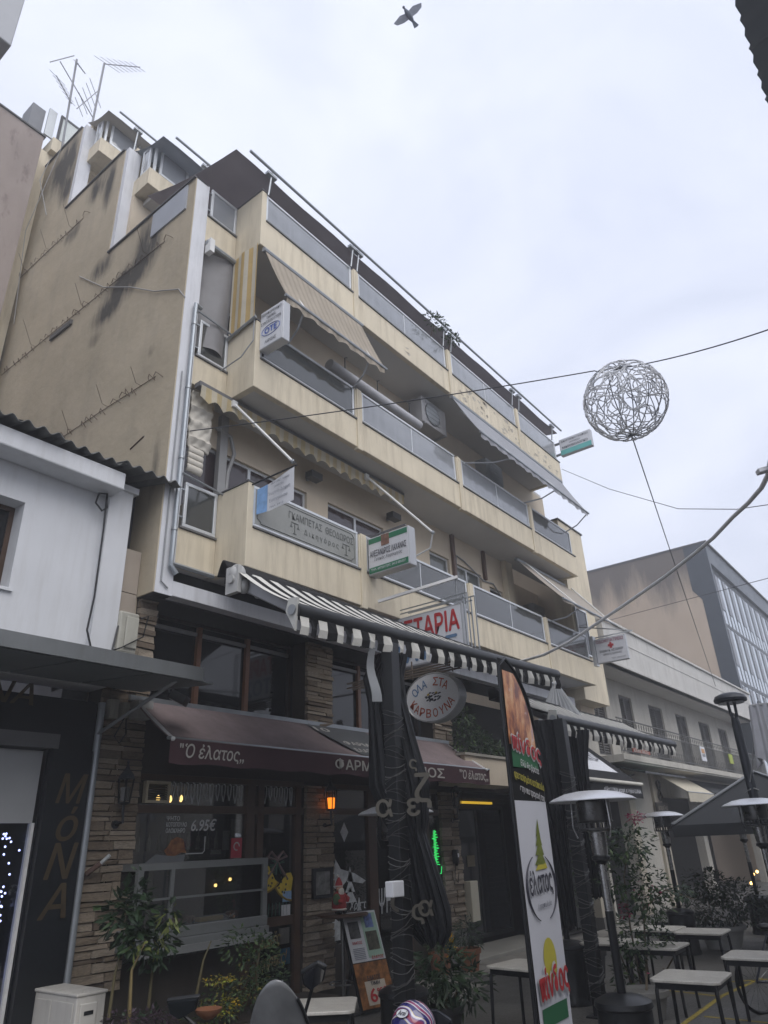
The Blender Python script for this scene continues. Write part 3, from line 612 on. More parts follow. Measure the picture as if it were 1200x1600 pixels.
# roof terrace awnings on bars
def terrace_awning(label, x0, x1, yf, zf, yb, zb, fab, posts, zrail):
    t_ = thing('terrace_awning', label, 'awning', ((x0+x1)/2, yf, zf))
    ob = obj('fabric', MB().grid(lambda u, v: (x0+(x1-x0)*u, yf+(yb-yf)*v, zf+(zb-zf)*v-.12*math.sin(v*math.pi)+.02*math.sin(u*40)), 30, 6), fab, t_, smooth=True); ob.modifiers.new('thick', 'SOLIDIFY').thickness = .008
    obj('front_bar', MB().tube([(x0+.25, yf-.1, zf+.12), (x1+.1, yf-.1, zf+.12)], .03, 8), GREYM, t_, smooth=True)
    for x in posts:
        p = obj('post', MB().tube([(x, yf+.02, zrail), (x, yf-.06, zf+.1)], .022, 6), GREYM, t_); obj('clamp', MB().box(x-.12, x+.12, yf-.09, yf, zf+.0, zf+.06), GREYM, p)
terrace_awning('brown awning stretched over the fourth floor terrace along the full front of the building', 5.7, 19.3, 7.45, 14.05, 10.4, 15.05, BROWNF, (6.55, 9.0, 9.2, 12.6, 12.95, 16.2, 16.6, 18.8), 13.6)
terrace_awning('slate blue awning over the fifth floor terrace set back behind the brown one', 5.65, 18, 10.0, 16.57, 11.3, 17.15, BLUEG, (6.8, 9, 12), 15.9)
terrace_awning('pale stained awning over the topmost set back terrace', 5.55, 17, 12.7, 19.8, 13.8, 20.3, cloth('stained_cloth', (.42, .40, .37), through=.4, var=.4, scale=.9), (6.4, 9, 12), 19.1)
# plants trailing over the terrace awning and rubbish on it
def foliage(mb, c, rad, n, l, w, droop=.3, seed=1, flat=1.0):
    r_ = random.Random(seed)
    for i in range(n):
        while True:
            p = Vector((r_.uniform(-1, 1), r_.uniform(-1, 1), r_.uniform(-1, 1)))
            if .25 < p.length < 1: break
        q = Vector((p.x*rad[0], p.y*rad[1], p.z*rad[2])); q *= 1+.35*noise.noise(q*3+Vector((seed, 0, 0)))
        d = Vector((p.x+r_.uniform(-.6, .6), p.y+r_.uniform(-.6, .6), p.z*.6+r_.uniform(-.5, .5)-droop)); nn = Vector((r_.uniform(-.6, .6), r_.uniform(-.6, .6), 1))
        mb.cur = r_.choice((0, 0, 1, 2)); mb.leaf(Vector(c)+q, d, nn, l*r_.uniform(.4, 1.4), w*r_.uniform(.5, 1.3))
    mb.cur = 0; return mb
def leafmat(name, c):
    if name in _m: return _m[name]
    t = NT(name); oi = t.add('ShaderNodeNewGeometry'); n_ = t.noise(t.coord(), 7, 3)
    t.col(t.mix(t.ramp(n_, [(.3, 0.), (.7, 1.)]), tuple(x*.6 for x in c), tuple(min(1, x*1.35) for x in c))); t.set(.45, 0, .4)
    b = t.b; tl = t.add('ShaderNodeBsdfTranslucent', {0: (*c, 1)}); ms = t.add('ShaderNodeMixShader', {0: .22, 1: b.outputs[0], 2: tl.outputs[0]}); t.l(ms.outputs[0], t.n['Material Output'].inputs[0])
    _m[name] = t.m; return t.m
DKG, MDG, LTG = leafmat('leaf_dark', (.022, .045, .02)), leafmat('leaf_mid', (.04, .075, .028)), leafmat('leaf_light', (.075, .12, .04))
YLG, YLW, PUR = leafmat('leaf_yellow', (.19, .17, .035)), leafmat('petal_yellow', (.62, .36, .01)), leafmat('leaf_purple', (.05, .03, .045))
PINK = leafmat('petal_pink', (.30, .03, .09))
GREENS = [DKG, MDG, LTG]
t_ = thing('terrace_plant', 'dark green plant spilling over the edge of the fourth floor awning', 'plant', (12.3, 7.4, 13.9))
mb = MB(); foliage(mb, (12.1, 7.35, 14.0), (.32, .2, .16), 110, .11, .05, seed=3); foliage(mb, (12.9, 7.35, 13.95), (.26, .2, .14), 80, .11, .05, seed=4); tag(obj('foliage', mb, GREENS, t_), kind='stuff')
obj('stem', MB().tube([(12.1, 7.5, 13.62), (12.15, 7.4, 13.95)], .015, 5), WOODB, t_); obj('stem', MB().tube([(12.9, 7.5, 13.62), (12.9, 7.4, 13.95)], .015, 5), WOODB, t_)

# air conditioners on the balconies, rolled blind, clothes
def ac_unit(name, label, x0, x1, y0, y1, z0, z1, m=None, fan=True, group=None):
    t_ = thing(name, label, 'air conditioner', ((x0+x1)/2, y1, z0), group); m = m or paint('ac_beige', (.46, .44, .40), .5, var=.06, streak=.25)
    obj('casing', MB().box(x0, x1, y0, y1, z0, z1), m, t_, bevel=.015)
    cx = x0+(x1-x0)*.42; r_ = min((z1-z0)*.42, (x1-x0)*.36)
    fg = obj('fan_grille', MB().lathe([(r_*a, 0) for a in (1, .93)]+[(r_*.93, -.012), (r_, -.012)], (cx, y0-.001, (z0+z1)/2), 20, 'y'), GREYM, t_)
    obj('fan', MB().lathe([(r_*.9, .0), (r_*.2, -.004)], (cx, y0-.003, (z0+z1)/2), 18, 'y'), paint('dark_fan', (.04, .04, .045), .6), fg)
    for k in range(5): obj('slat', MB().box(cx-r_, cx+r_, y0-.018, y0-.012, (z0+z1)/2-r_*.8+k*r_*.4, (z0+z1)/2-r_*.8+k*r_*.4+.012), GREYM, fg)
    obj('bracket', MB().bar((x0+.1, y0, z0-.02), (x0+.1, y1+.15, z0-.02), .03).bar((x1-.1, y0, z0-.02), (x1-.1, y1+.15, z0-.02), .03), GREYM, t_)
    return t_
G = 'air conditioners hanging above the balconies'
ac_unit('air_conditioner', 'grey air conditioner hanging under the balcony ceiling just left of the grey awning', 12.15, 13.2, 7.95, 8.35, 11.35, 12.08, paint('ac_grey', (.30, .30, .31), .5, var=.1, streak=.2), group=G)
ac_unit('air_conditioner', 'dim air conditioner hanging in the shade behind the grey awning', 15.2, 16.1, 8.0, 8.35, 11.05, 11.65, GREYM, group=G)
ac_unit('air_conditioner', 'small dark air conditioner on the wall behind the beige striped awning', 9.25, 9.85, 8.2, 8.5, 11.0, 11.5, GREYM, group=G)
ac_unit('air_conditioner', 'air conditioner half hidden by the beige awning on the first floor', 18.75, 19.5, 8.85, 9.2, 7.9, 8.5, GREYM, group=G)
ac_unit('air_conditioner', 'pale air conditioner in the small balcony at the left end of the first floor', 5.9, 6.55, 8.33, 8.58, 6.4, 7.02, group=G)
t_ = thing('rolled_blind', 'long pale grey rolled blind hanging under the third floor balcony ceiling', 'blind', (11, 8, 10.9))
obj('roll', MB().tube([(8.8, 7.95, 11.1), (11.95, 7.95, 11.1)], .12, 14), cloth('pale_vinyl', (.42, .42, .44), .5), t_, smooth=True)
for x in (9.3, 10.4, 11.6): obj('hanger', MB().tube([(x, 7.95, 11.2), (x, 7.95, 11.55), (x+.08, 7.95, 11.6)], .012, 5), BLACKM, t_)
t_ = thing('air_duct', 'cream quilted foil wrap hanging beside the drain pipe on the first floor balcony', 'insulation wrap', (6.0, 8.25, 8.2))
QU = cloth('quilted_cream', (.52, .49, .43), .7, var=.1)
def quilt(u, v): return (5.78+.42*u, 8.28-.05*(1-abs(math.sin(v*math.pi*3.5)))**2-.03*math.sin(u*math.pi)+.012*math.sin(u*17+v*31), 9.0-1.05*v)
ob = obj('quilt', MB().grid(quilt, 14, 34), QU, t_, smooth=True); ob.modifiers.new('thick', 'SOLIDIFY').thickness = .04
ob = obj('lower_quilt', MB().grid(lambda u, v: (5.79+.28*u, 8.26-.035*abs(math.sin(v*math.pi*4)), 7.94-.42*v), 8, 24), QU, t_, smooth=True); ob.modifiers.new('thick', 'SOLIDIFY').thickness = .04

# ================================================================== signs standing out from the front
SIGNW = paint('sign_white', (.62, .63, .66), .45, var=.04, scale=2, streak=.12)
SIGNG = paint('sign_edge', (.42, .43, .45), .45, .2, var=.06)
BLUET = paint('blue_print', (.05, .11, .42), .5); INK = paint('ink_print', (.03, .03, .045), .5); REDT = paint('red_print', (.42, .025, .03), .5); GRNT = paint('green_print', (.03, .17, .09), .5, var=.06)
PURT = paint('purple_red_print', (.25, .03, .07), .5)
def box_sign(label, X, y0, y1, z0, z1, th, body=None, back=True, name='box_sign'):
    """projecting sign: face towards -X; y1 (wall side) is the left edge of the text"""
    t_ = thing(name, label, 'sign', (X+th/2, (y0+y1)/2, z0))
    obj('casing', MB().box(X, X+th, y0, y1, z0, z1), [SIGNG], t_, bevel=.015)
    obj('face', MB().box(X-.006, X, y0+.02, y1-.02, z0+.02, z1-.02), body or SIGNW, t_)
    return t_
def stext(t_, body, m, X, y1, y0, z, h, w=None, bold=.0, name='lettering', shear=0, al='C'):
    """one line on a sign face at plane X, centred between y1 (left) and y0"""
    wmax = (y1-y0); return text(name, body, m, t_, (X-.008, (y1+y0)/2 if al == 'C' else y1, z), (0, -1, 0), (0, 0, 1), w=w or wmax, h=h, bold=bold, ext=.001, align=al, shear=shear)
# telephone company box
t_ = box_sign('white box sign with blue oval logo at the left corner of the third floor balcony', 6.52, 6.93, 7.5, 9.84, 10.66, .17)
stext(t_, 'ΠΕΡΙΦΕΡΕΙΑΚΟ', INK, 6.514, 7.47, 6.96, 10.53, .06, bold=.015); stext(t_, 'ΤΜΗΜΑ', INK, 6.514, 7.33, 7.1, 10.435, .06, bold=.015); stext(t_, 'ΣΥΝΤΑΞΙΟΥΧΩΝ', INK, 6.514, 7.46, 6.97, 10.34, .06, bold=.015)
stext(t_, 'OTE', BLUET, 6.514, 7.36, 7.07, 10.12, .12, bold=.05); stext(t_, 'ΛΑΡΙΣΑΣ', INK, 6.514, 7.35, 7.08, 9.92, .06, bold=.015)
mb = MB(); pts = [(6.510, 7.215+.22*math.cos(a), 10.18+.11*math.sin(a)) for a in [i*6.2832/28 for i in range(29)]]; mb.tube(pts, .006, 4); obj('logo_ring', mb, BLUET, t_)
obj('bracket', MB().bar((6.6, 7.5, 10.55), (6.6, 7.62, 10.55), .05).bar((6.6, 7.5, 9.95), (6.6, 7.62, 9.95), .05), GREYM, t_); obj('cable', MB().tube([(6.4, 7.52, 10.6), (6.38, 7.5, 10.0), (6.3, 7.7, 9.7), (6.2, 8.1, 9.55)], .012, 5), paint('grey_cable'), t_)
# hanging banner of a lawyer
t_ = thing('hanging_banner', 'small white banner with pale blue left end hung from a dark bar', 'banner', (6.62, 7.1, 6.8))
ob = obj('cloth', MB().grid(lambda u, v: (6.62+.02*math.sin(u*5), 7.5-.82*u, 7.22+.10*u-(.43+.13*u)*v), 10, 6), SIGNW, t_, smooth=True)
obj('blue_end', MB().grid(lambda u, v: (6.614+.02*math.sin(u*.26*5), 7.5-.82*.26*u, 7.22+.10*.26*u-(.43+.034*u)*v), 4, 6), paint('pale_blue_print', (.20, .36, .62), .6, var=.25, scale=8), t_)
obj('bar', MB().tube([(6.5, 7.52, 7.26), (6.64, 6.66, 7.36), (6.9, 6.98, 7.66)], .014, 6), BLACKM, t_)
xd = Vector((0, -1, .03)); greyink = paint('grey_print', (.2, .21, .25), .6)
for (s_, y, z, w_, h_) in (('ΔΙΚΗΓΟΡΙΚΟ ΓΡΑΦΕΙΟ', 7.18, 7.18, .4, .035), ('ΔΗΜΗΤΡΑ', 7.1, 7.11, .2, .035), ('Γεωργία-Δάφνη', 7.24, 6.99, .48, .075), ('Ευαγγέλου', 7.2, 6.87, .38, .075), ('ΤΗΛ. 2410', 7.2, 6.78, .3, .035)):
    text('lettering', s_, greyink, t_, (6.60, y, z), xd, (0, 0, 1), w=w_, h=h_, bold=.01)
# etched panel of the first balcony field
a, b, zt, zr = glass_panels[(0, 0)]
t_ = thing('name_panel', 'grey glass balcony panel lettered with a lawyer name between two scales', 'sign', ((a+b)/2, YB+.02, zt))
obj('plate', MB().box(a+.055, b-.055, YB+.018, YB+.026, zt+.09, zr-.055), paint('etched_sign_glass'), t_)
DG = paint('dark_grey_print', (.085, .09, .085), .5)
text('lettering', 'ΓΚΑΜΠΕΤΑΣ  ΘΕΟΔΩΡΟΣ', DG, t_, (7.32, YB+.016, 6.98), (1, 0, 0), (0, 0, 1), w=1.6, h=.13, bold=.012); text('lettering', 'Δ ι κ η γ ό ρ ο ς', DG, t_, (7.68, YB+.016, 6.77), (1, 0, 0), (0, 0, 1), w=.85, h=.13, bold=.012)
for (x0_, x1_) in ((7.4, 7.52), (8.66, 8.8)):
    mb = MB(); cx = (x0_+x1_)/2; mb.box(cx-.006, cx+.006, YB+.012, YB+.017, 6.74, 6.93); mb.box(x0_-.02, x1_+.02, YB+.012, YB+.017, 6.92, 6.932); mb.box(cx-.04, cx+.04, YB+.012, YB+.017, 6.73, 6.742)
    for e in (x0_-.02, x1_+.02): mb.box(e-.025, e+.025, YB+.012, YB+.017, 6.84, 6.852); mb.add([(e-.02, YB+.016, 6.85), (e+.02, YB+.016, 6.85), (e, YB+.016, 6.92)], [(0, 1, 2)])
    obj('scales_emblem', mb, DG, t_)
x0_, x1_, z0_, z1_ = a+.1, b-.1, zt+.12, zr-.09
mb = MB(); c_ = .07; pl = [(x0_+c_, z0_), (x1_-c_, z0_), (x1_-c_, z0_+.03), (x1_, z0_+c_), (x1_, z1_-c_), (x1_-c_, z1_), (x0_+c_, z1_), (x0_, z1_-c_), (x0_, z0_+c_), (x0_+c_, z0_+.03), (x0_+c_, z0_)]
mb.tube([(x, YB+.014, z) for x, z in pl], .005, 4); obj('border_line', mb, DG, t_)
# surgeon's sign
t_ = box_sign('white lightbox with green bands and a brown portrait square on the first floor parapet', 9.32, 6.57, 7.5, 6.49, 7.22, .2)
obj('green_band', MB().box(9.308, 9.313, 6.6, 7.47, 7.09, 7.19), GRNT, t_); obj('green_band', MB().box(9.308, 9.313, 6.6, 7.47, 6.52, 6.63), GRNT, t_)
obj('picture', MB().box(9.304, 9.308, 7.0, 7.18, 6.99, 7.2), paint('brown_picture', (.22, .12, .085), .6, var=.5, scale=14), t_)
stext(t_, 'ΑΛΕΞΑΝΔΡΟΣ ΛΑΧΑΝΑΣ', INK, 9.314, 7.44, 6.63, 6.83, .115, bold=.03); stext(t_, 'Γενικός Χειρουργός', INK, 9.314, 7.35, 6.72, 6.72, .085, shear=.25); stext(t_, 'ΤΗΛ. 6972317297, 2413 005527', SIGNW, 9.306, 7.42, 6.65, 6.55, .05, bold=.02)
obj('bracket', MB().bar((9.42, 7.45, 7.3), (9.42, 6.7, 7.3), .03).bar((9.42, 7.45, 7.3), (9.5, 8.6, 7.55), .03).bar((9.42, 7.2, 7.2), (9.42, 7.2, 7.3), .03), paint('dark_cassette'), t_)
# grill sign: the mezzanine window mirrors it
t_ = thing('grill_sign', 'white grill sign with tall red letters sticking out above the black striped awning', 'sign', (10.28, 7.1, 4.97))
GX = 10.2
obj('casing', MB().box(GX, GX+.16, 6.16, 8.02, 4.97, 5.9), SIGNG, t_, bevel=.01); obj('face', MB().box(GX-.006, GX, 6.19, 7.99, 5.0, 5.87), SIGNW, t_)
stext(t_, 'ΨΗΣΤΑΡΙΑ', REDT, GX-.006, 7.94, 6.23, 5.45, .36, bold=.045); stext(t_, 'ΕΛΑΤΟΣ', paint('blue_grey_print', (.10, .18, .30), .5), GX-.006, 7.9, 6.3, 5.05, .32, bold=.05)
FR = MB()
for dx in (-.05, .2):
    for y in (6.0, 6.08): FR.bar((GX+dx, y, 4.9), (GX+dx, y, 6.03), .018)
    FR.bar((GX+dx, 6.0, 6.03), (GX+dx, 7.45, 6.03), .018); FR.bar((GX+dx, 6.05, 5.96), (GX+dx, 7.45, 5.96), .018)
obj('frame_tubes', FR, GREYM, t_); obj('arm', MB().bar((GX-.7, 7.45, 6.05), (GX+.1, 6.25, 6.42), .05), WHITEM, t_); obj('stay', MB().tube([(GX+.1, 6.3, 6.4), (GX+.1, 6.3, 6.0)], .012, 5), GREYM, t_)
# oval sign
t_ = thing('oval_sign', 'oval white lightbox with red and blue Greek words round a pile of coals', 'sign', (9.6, 6.45, 3.85))
oc = Vector((9.55, 6.46, 4.235)); ra, rb = .52, .385
def oval(r1, r2, x): return [(x, oc.y-r1*math.cos(a), oc.z+r2*math.sin(a)) for a in [i*6.28318/48 for i in range(48)]]
obj('casing', MB().prism(oval(ra, rb, oc.x), (.2, 0, 0)), SIGNG, t_); obj('face', MB().prism(oval(ra-.02, rb-.02, oc.x-.008), (.007, 0, 0)), paint('oval_white', (.82, .82, .83), .4, var=.03), t_)
obj('rim', MB().tube([Vector(p)-Vector((.004, 0, 0)) for p in oval(ra-.008, rb-.008, oc.x)]+[Vector(oval(ra-.008, rb-.008, oc.x)[0])], .012, 5), paint('sign_rim', (.5, .5, .5), .3, .4), t_)
ORG = paint('orange_red_print', (.46, .085, .03), .5); BLP = paint('mid_blue_print', (.09, .21, .42), .5)
def arc_text(body, mat_, r1, r2, a0, a1, h, wd):
    n = len(body)
    for i, ch in enumerate(body):
        if ch == ' ': continue
        a = a0+(a1-a0)*(i/(n-1) if n > 1 else 0); p = Vector((oc.x-.010, oc.y-r1*math.cos(a), oc.z+r2*math.sin(a)))
        sgn = 1 if r2*math.sin(a) > 0 else -1
        tang = Vector((0, r1*math.sin(a), r2*math.cos(a)))*(-1 if sgn > 0 else 1); tang.normalize()
        if tang.y > 0: tang = -tang
        rot = math.atan2(tang.z, -tang.y)*.75; xd_ = Vector((0, -math.cos(rot), math.sin(rot))); yd_ = Vector((0, math.sin(rot), math.cos(rot)))
        text('letter', ch, mat_, t_, p-xd_*wd/2-yd_*h/2, xd_, yd_, w=wd, h=h, bold=.02)
arc_text('ΟΛΑ', BLP, .37, .235, R(152), R(112), .13, .095); arc_text('ΣΤΑ', ORG, .36, .245, R(76), R(40), .13, .095); arc_text('ΚΑΡΒΟΥΝΑ', ORG, .385, .25, R(199), R(336), .13, .09)
mb = MB()
for i in range(46):
    a = rnd.uniform(0, 6.28); r_ = rnd.random()**.5; y = oc.y-.02+.17*r_*math.cos(a); z = oc.z+.005+.07*r_*math.sin(a)
    mb.cur = 1 if (z > oc.z+.03 and rnd.random() < .5) else 0; w_ = rnd.uniform(.012, .03)
    mb.add([(oc.x-.0105, y+w_*1.2, z-.004), (oc.x-.0105, y+w_*.5, z-.012), (oc.x-.0105, y-w_*1.1, z-.003), (oc.x-.0105, y-w_*.6, z+.011), (oc.x-.0105, y+w_*.4, z+.012)], [(0, 1, 2, 3, 4)])
tag(obj('coal_picture', mb, [INK, paint('ember_yellow', (.6, .42, .06), .5)], t_), kind='stuff')
mb = MB()
for z in (4.66, 4.74): mb.bar((9.6, 8.3, z), (9.6, 5.95, z-.0), .025).bar((9.75, 8.3, z), (9.75, 5.95, z), .025)
mb.bar((9.65, 6.1, 4.6), (9.65, 6.1, 4.9), .02).bar((9.65, 6.9, 4.6), (9.65, 6.9, 4.9), .02); obj('hanger_frame', mb, paint('rusty_frame', (.14, .11, .085), .7), t_)
# upper right green and white box sign, dentist sign
t_ = box_sign('white and turquoise box sign against the sky at the right end of the top balcony', 19.3, 6.38, 7.45, 13.2, 13.8, .14)
obj('turquoise_band', MB().box(19.286, 19.292, 6.4, 7.43, 13.22, 13.39), paint('turquoise_print', (.12, .42, .40), .5), t_)
stext(t_, 'ΔΙΚΗΓΟΡΙΚΟ ΓΡΑΦΕΙΟ', INK, 19.294, 7.38, 6.46, 13.66, .07, bold=.02); stext(t_, 'ΙΑΤΡΕΙΟ', INK, 19.294, 7.1, 6.75, 13.56, .05, bold=.02); stext(t_, 'ΜΙΚΡΟΒΙΟΛΟΓΙΚΟ', INK, 19.294, 7.36, 6.5, 13.43, .08, bold=.03)
obj('bracket', MB().bar((19.35, 7.45, 13.7), (19.35, 7.62, 13.7), .06).bar((19.35, 7.45, 13.3), (19.35, 7.62, 13.3), .06), GREYM, t_)
t_ = box_sign('white dentist sign with a small red cross below the beige awning', 19.36, 6.52, 7.42, 6.5, 7.2, .1)
stext(t_, 'ΟΔΟΝΤΙΑΤΡΕΙΟ', PURT, 19.354, 7.37, 6.58, 7.06, .09, bold=.03); stext(t_, 'ΕΛΕΝΗ Κ. ΑΣΤΕΡΙΟΥ', INK, 19.354, 7.3, 6.62, 6.79, .065, bold=.025); stext(t_, 'ΧΕΙΡΟΥΡΓΟΣ ΟΔΟΝΤΙΑΤΡΟΣ', INK, 19.354, 7.22, 6.68, 6.7, .05, bold=.01); stext(t_, 'ΤΗΛ. 2410 255', INK, 19.354, 7.0, 6.6, 6.57, .04)
obj('cross', MB().box(19.342, 19.348, 6.93, 6.99, 6.88, 7.04).box(19.340, 19.346, 6.88, 7.04, 6.93, 6.99), REDT, t_)
obj('bracket', MB().bar((19.4, 7.4, 7.25), (19.4, 6.3, 7.25), .03).bar((19.4, 6.3, 7.25), (19.5, 7.9, 7.7), .03).box(19.3, 19.5, 7.43, 7.52, 6.45, 7.3), ALU, t_)
# ================================================================== black and white shop awnings
BW = stripes('black_white_stripes', (.62, .61, .58), (.012, .012, .013), .334, .5, 0, .75, .08)
BWC = paint('stripe_cream', (.55, .54, .50), .85, var=.1); BWB = cloth('stripe_black', (.012, .012, .013))
def shop_awning(label, x0, x1, yb, zb, yf, zf0, zf1, arch=None):
    t_ = thing('striped_awning', label, 'awning', ((x0+x1)/2, yb, zb))
    P_ = .27; n = int((x1-x0)/P_*2); zf = lambda x: zf0+(zf1-zf0)*(x-x0)/(x1-x0)
    obj('hood', MB().prism([(x0+.05, yb+.12, zb+.1), (x0+.05, yb-.02, zb+.1), (x0+.05, yb-.12, zb+.02), (x0+.05, yb-.1, zb-.06), (x0+.05, yb+.12, zb-.08)], (x1-x0-.05, 0, 0)), BLACKC, t_)
    mb = MB(); m2 = MB()
    for i in range(n):
        a, b = x0+(x1-x0)*i/n, x0+(x1-x0)*(i+1)/n; mb.cur = m2.cur = i % 2
        for k in range(6):
            u, v = k/6, (k+1)/6
            f = lambda x, w_: (x, yb-.1+(yf-yb+.1)*w_, zb+.04+(zf(x)+.08-zb-.04)*w_-.05*math.sin(w_*math.pi))
            mb.quad(f(a, u), f(b, u), f(b, v), f(a, v))
        h = .20+rnd.uniform(-.008, .008); sw = .025*math.sin(i*1.7)
        m2.quad((a, yf-.05, zf(a)-.04), (b, yf-.05, zf(b)-.04), (b-.01, yf-.07+sw, zf(b)-.05-h*.6), (a+.01, yf-.07-sw*.5, zf(a)-.05-h*.6))
        m2.quad((a+.01, yf-.07-sw*.5, zf(a)-.05-h*.6), (b-.01, yf-.07+sw, zf(b)-.05-h*.6), (b-.005, yf-.05+sw, zf(b)-.05-h), (a+.005, yf-.05-sw, zf(a)-.05-h))
    obj('fabric', mb, [BWC, BWB], t_); obj('valance', m2, [BWC, BWB], t_)
    obj('front_bar', MB().tube([(x0-.03, yf, zf0), (x1+.03, yf, zf1)], .085, 14), paint('black_gloss', (.014, .015, .016), .42, 0), t_, smooth=True)
    e = obj('end_cap', MB().prism([(x0-.05, yf-.07, zf0+.12), (x0-.05, yf+.06, zf0+.14), (x0-.05, yf+.1, zf0), (x0-.05, yf+.02, zf0-.13), (x0-.05, yf-.03, zf0-.22), (x0-.05, yf-.05, zf0-.05)], (.03, 0, 0)), paint('cast_white', (.5, .5, .47), .5, .2), t_)
    obj('cap_disc', MB().lathe([(.055, 0), (.055, .015)], (x0-.07, yf, zf0), 12, 'x'), GREYM, t_)
    for xx in (x0+.25, (x0+x1)/2, x1-.4):
        a = obj('arm', MB().bar((xx, yb-.05, zb-.12), (xx-.05+.5, (yb+yf)/2-.05, (zb+zf0)/2-.12), .06, .09).bar((xx+.45, (yb+yf)/2-.05, (zb+zf0)/2-.12), (xx, yf+.08, zf(xx)-.01), .06, .09), paint('silver_arm', (.3, .3, .31), .4, .4), t_)
        obj('joint', MB().ball((xx, yb-.12, zb-.1), (.07, .08, .12), 8, 6).ball((xx+.03, yb-.2, zb-.2), (.05, .06, .08), 8, 6), paint('cast_silver', (.42, .42, .41), .35, .5), a, smooth=True)
    return t_
A1 = shop_awning('long black and white striped awning with black front bar under the first floor balcony', 4.95, 10.95, 6.05, 5.0, 4.95, 4.31, 4.55)
obj('tarp', MB().grid(lambda u, v: (4.98+3.6*u+.95*v*(1-u), 6.1+1.38*v, 5.1+.62*v+(.16-.1*u)*math.sin(v*math.pi)-.12*v*(1-u)**6), 24, 10), BLACKC, A1, smooth=True).modifiers.new('thick', 'SOLIDIFY').thickness = .02
obj('loose_arm', MB().bar((5.12, 5.92, 4.86), (5.35, 5.2, 4.42), .1, .13), paint('silver_arm'), A1, bevel=.01)
obj('gear_casting', MB().ball((5.0, 5.95, 4.98), (.1, .1, .12), 12, 8).ball((5.06, 5.9, 4.84), (.07, .07, .09), 10, 7).box(4.93, 4.99, 5.86, 6.06, 4.74, 5.06).lathe([(.05, 0), (.05, .03)], (4.9, 5.95, 4.9), 10, 'x'), paint('cast_silver'), A1, smooth=True)
A2 = shop_awning('lower black and white striped awning further along, right of the feather flag', 10.7, 16.4, 6.0, 4.36, 4.95, 3.82, 3.85)
# plastic sheet and folded parasol top lying between the two
t_ = thing('folded_cover', 'grey pleated cloth cone poking up behind the second striped awning', 'parasol', (13.45, 6.1, 4.1))
mb = MB(); n = 22
mb.grid(lambda u, v: (13.45+(.05+.4*v)*(1+.12*math.cos(u*n*6.283))*math.cos(u*6.283), 6.1+(.05+.4*v)*(1+.12*math.cos(u*n*6.283))*math.sin(u*6.283), 4.92-.8*v), n*6, 6)
obj('pleated_cloth', mb, cloth('pale_grey_cloth', (.34, .35, .36)), t_); obj('top_knob', MB().ball((13.45, 6.1, 4.93), (.09, .09, .05)), SIGNW, t_)

# ================================================================== maroon awning of the tavern
MAR = cloth('maroon_canvas', (.235, .185, .185), .8, var=.22, scale=1.6, streak=.35)
_m_d = _m['maroon_canvas']
MAV = cloth('maroon_valance', (.085, .045, .052), .8, var=.15, scale=2)
T = thing('tavern_awning', 'faded maroon awning with white lettering on its valance over the tavern windows', 'awning', (9.3, 8.5, 4))
fab = obj('fabric', MB().grid(lambda u, v: (5.5+7.55*u+(.02 if u > .5 else -.03)*v, 8.52-.93*v, 4.0-.6*v-.03*math.sin(v*math.pi)*(1+.5*math.sin(u*31))), 40, 8), MAR, T, smooth=True); fab.modifiers.new('thick', 'SOLIDIFY').thickness = .006
obj('valance', MB().grid(lambda u, v: (5.47+7.6*u, 7.59+.02*math.sin(u*40)*v, 3.4-(.28+.012*math.sin(u*55))*v), 60, 3), MAV, T, smooth=True)
obj('wall_bar', MB().bar((5.45, 8.55, 4.03), (13.1, 8.55, 4.03), .07), GREYM, T); obj('front_bar', MB().tube([(5.44, 7.61, 3.41), (13.1, 7.61, 3.41)], .022, 6), GREYM, T)
for x in (5.55, 13.0): obj('side_bar', MB().tube([(x, 8.5, 3.97), (x-.05, 7.6, 3.41)], .02, 6).ball((x-.05, 7.58, 3.4), .03, 6, 5), WHITEM, T)
obj('motor_box', MB().box(5.48, 5.7, 8.35, 8.55, 3.75, 3.98), paint('cast_silver'), T)
CRM = paint('cream_print', (.50, .48, .44), .7, var=.1)
def vtext(s_, x, w_, z, h, bold=.02, shear=0): text('lettering', s_, CRM, T, (x, 7.585-.02, z), (1, 0, 0), (0, 0, 1), w=w_, h=h, bold=bold, shear=shear)
vtext('Ὁ ἐλατος„', 5.68, .95, 3.16, .2, .02, .2); vtext('"', 5.6, .05, 3.3, .05); vtext('ΦΑΡΜΑC', 8.45, 1.25, 3.19, .16, .03); vtext('Ɔ', 9.9, .14, 3.19, .16, .03); vtext('ΟΙΝΟΣ', 10.2, 1.2, 3.18, .16, .03); vtext('Ὁ ἐλατος„', 12.02, .92, 3.17, .19, .02, .2); vtext('"', 11.93, .06, 3.31, .05)
mb = MB().prism([(9.72, 7.56, 3.16), (9.84, 7.56, 3.16), (9.88, 7.56, 3.36), (9.68, 7.56, 3.36)], (0, .006, 0)); obj('beer_glass_print', mb, CRM, T)
slope = Vector((0, -.93, -.6)).normalized()
def ftext(s_, x, v, w_, h): text('lettering', s_, CRM, T, Vector((x, 8.52-.93*v, 4.0-.6*v+.012)), (1, 0, 0), -slope, w=w_, h=h, bold=.03)
obj('grey_patch', MB().sheet((8.75, 8.5, 4.0), (10.3, 8.5, 4.0), (10.25, 7.66, 3.455), (9.2, 7.66, 3.455), .004), paint('grey_print_patch', (.10, .105, .11), .8, var=.15), T)
ftext('ΦΑΡΜΑ', 9.15, .62, .8, .13); ftext('ΕΛΑΣΣΟΝΑΣ', 9.2, .84, 1.0, .13); ftext('10', 8.85, .22, .35, .14)

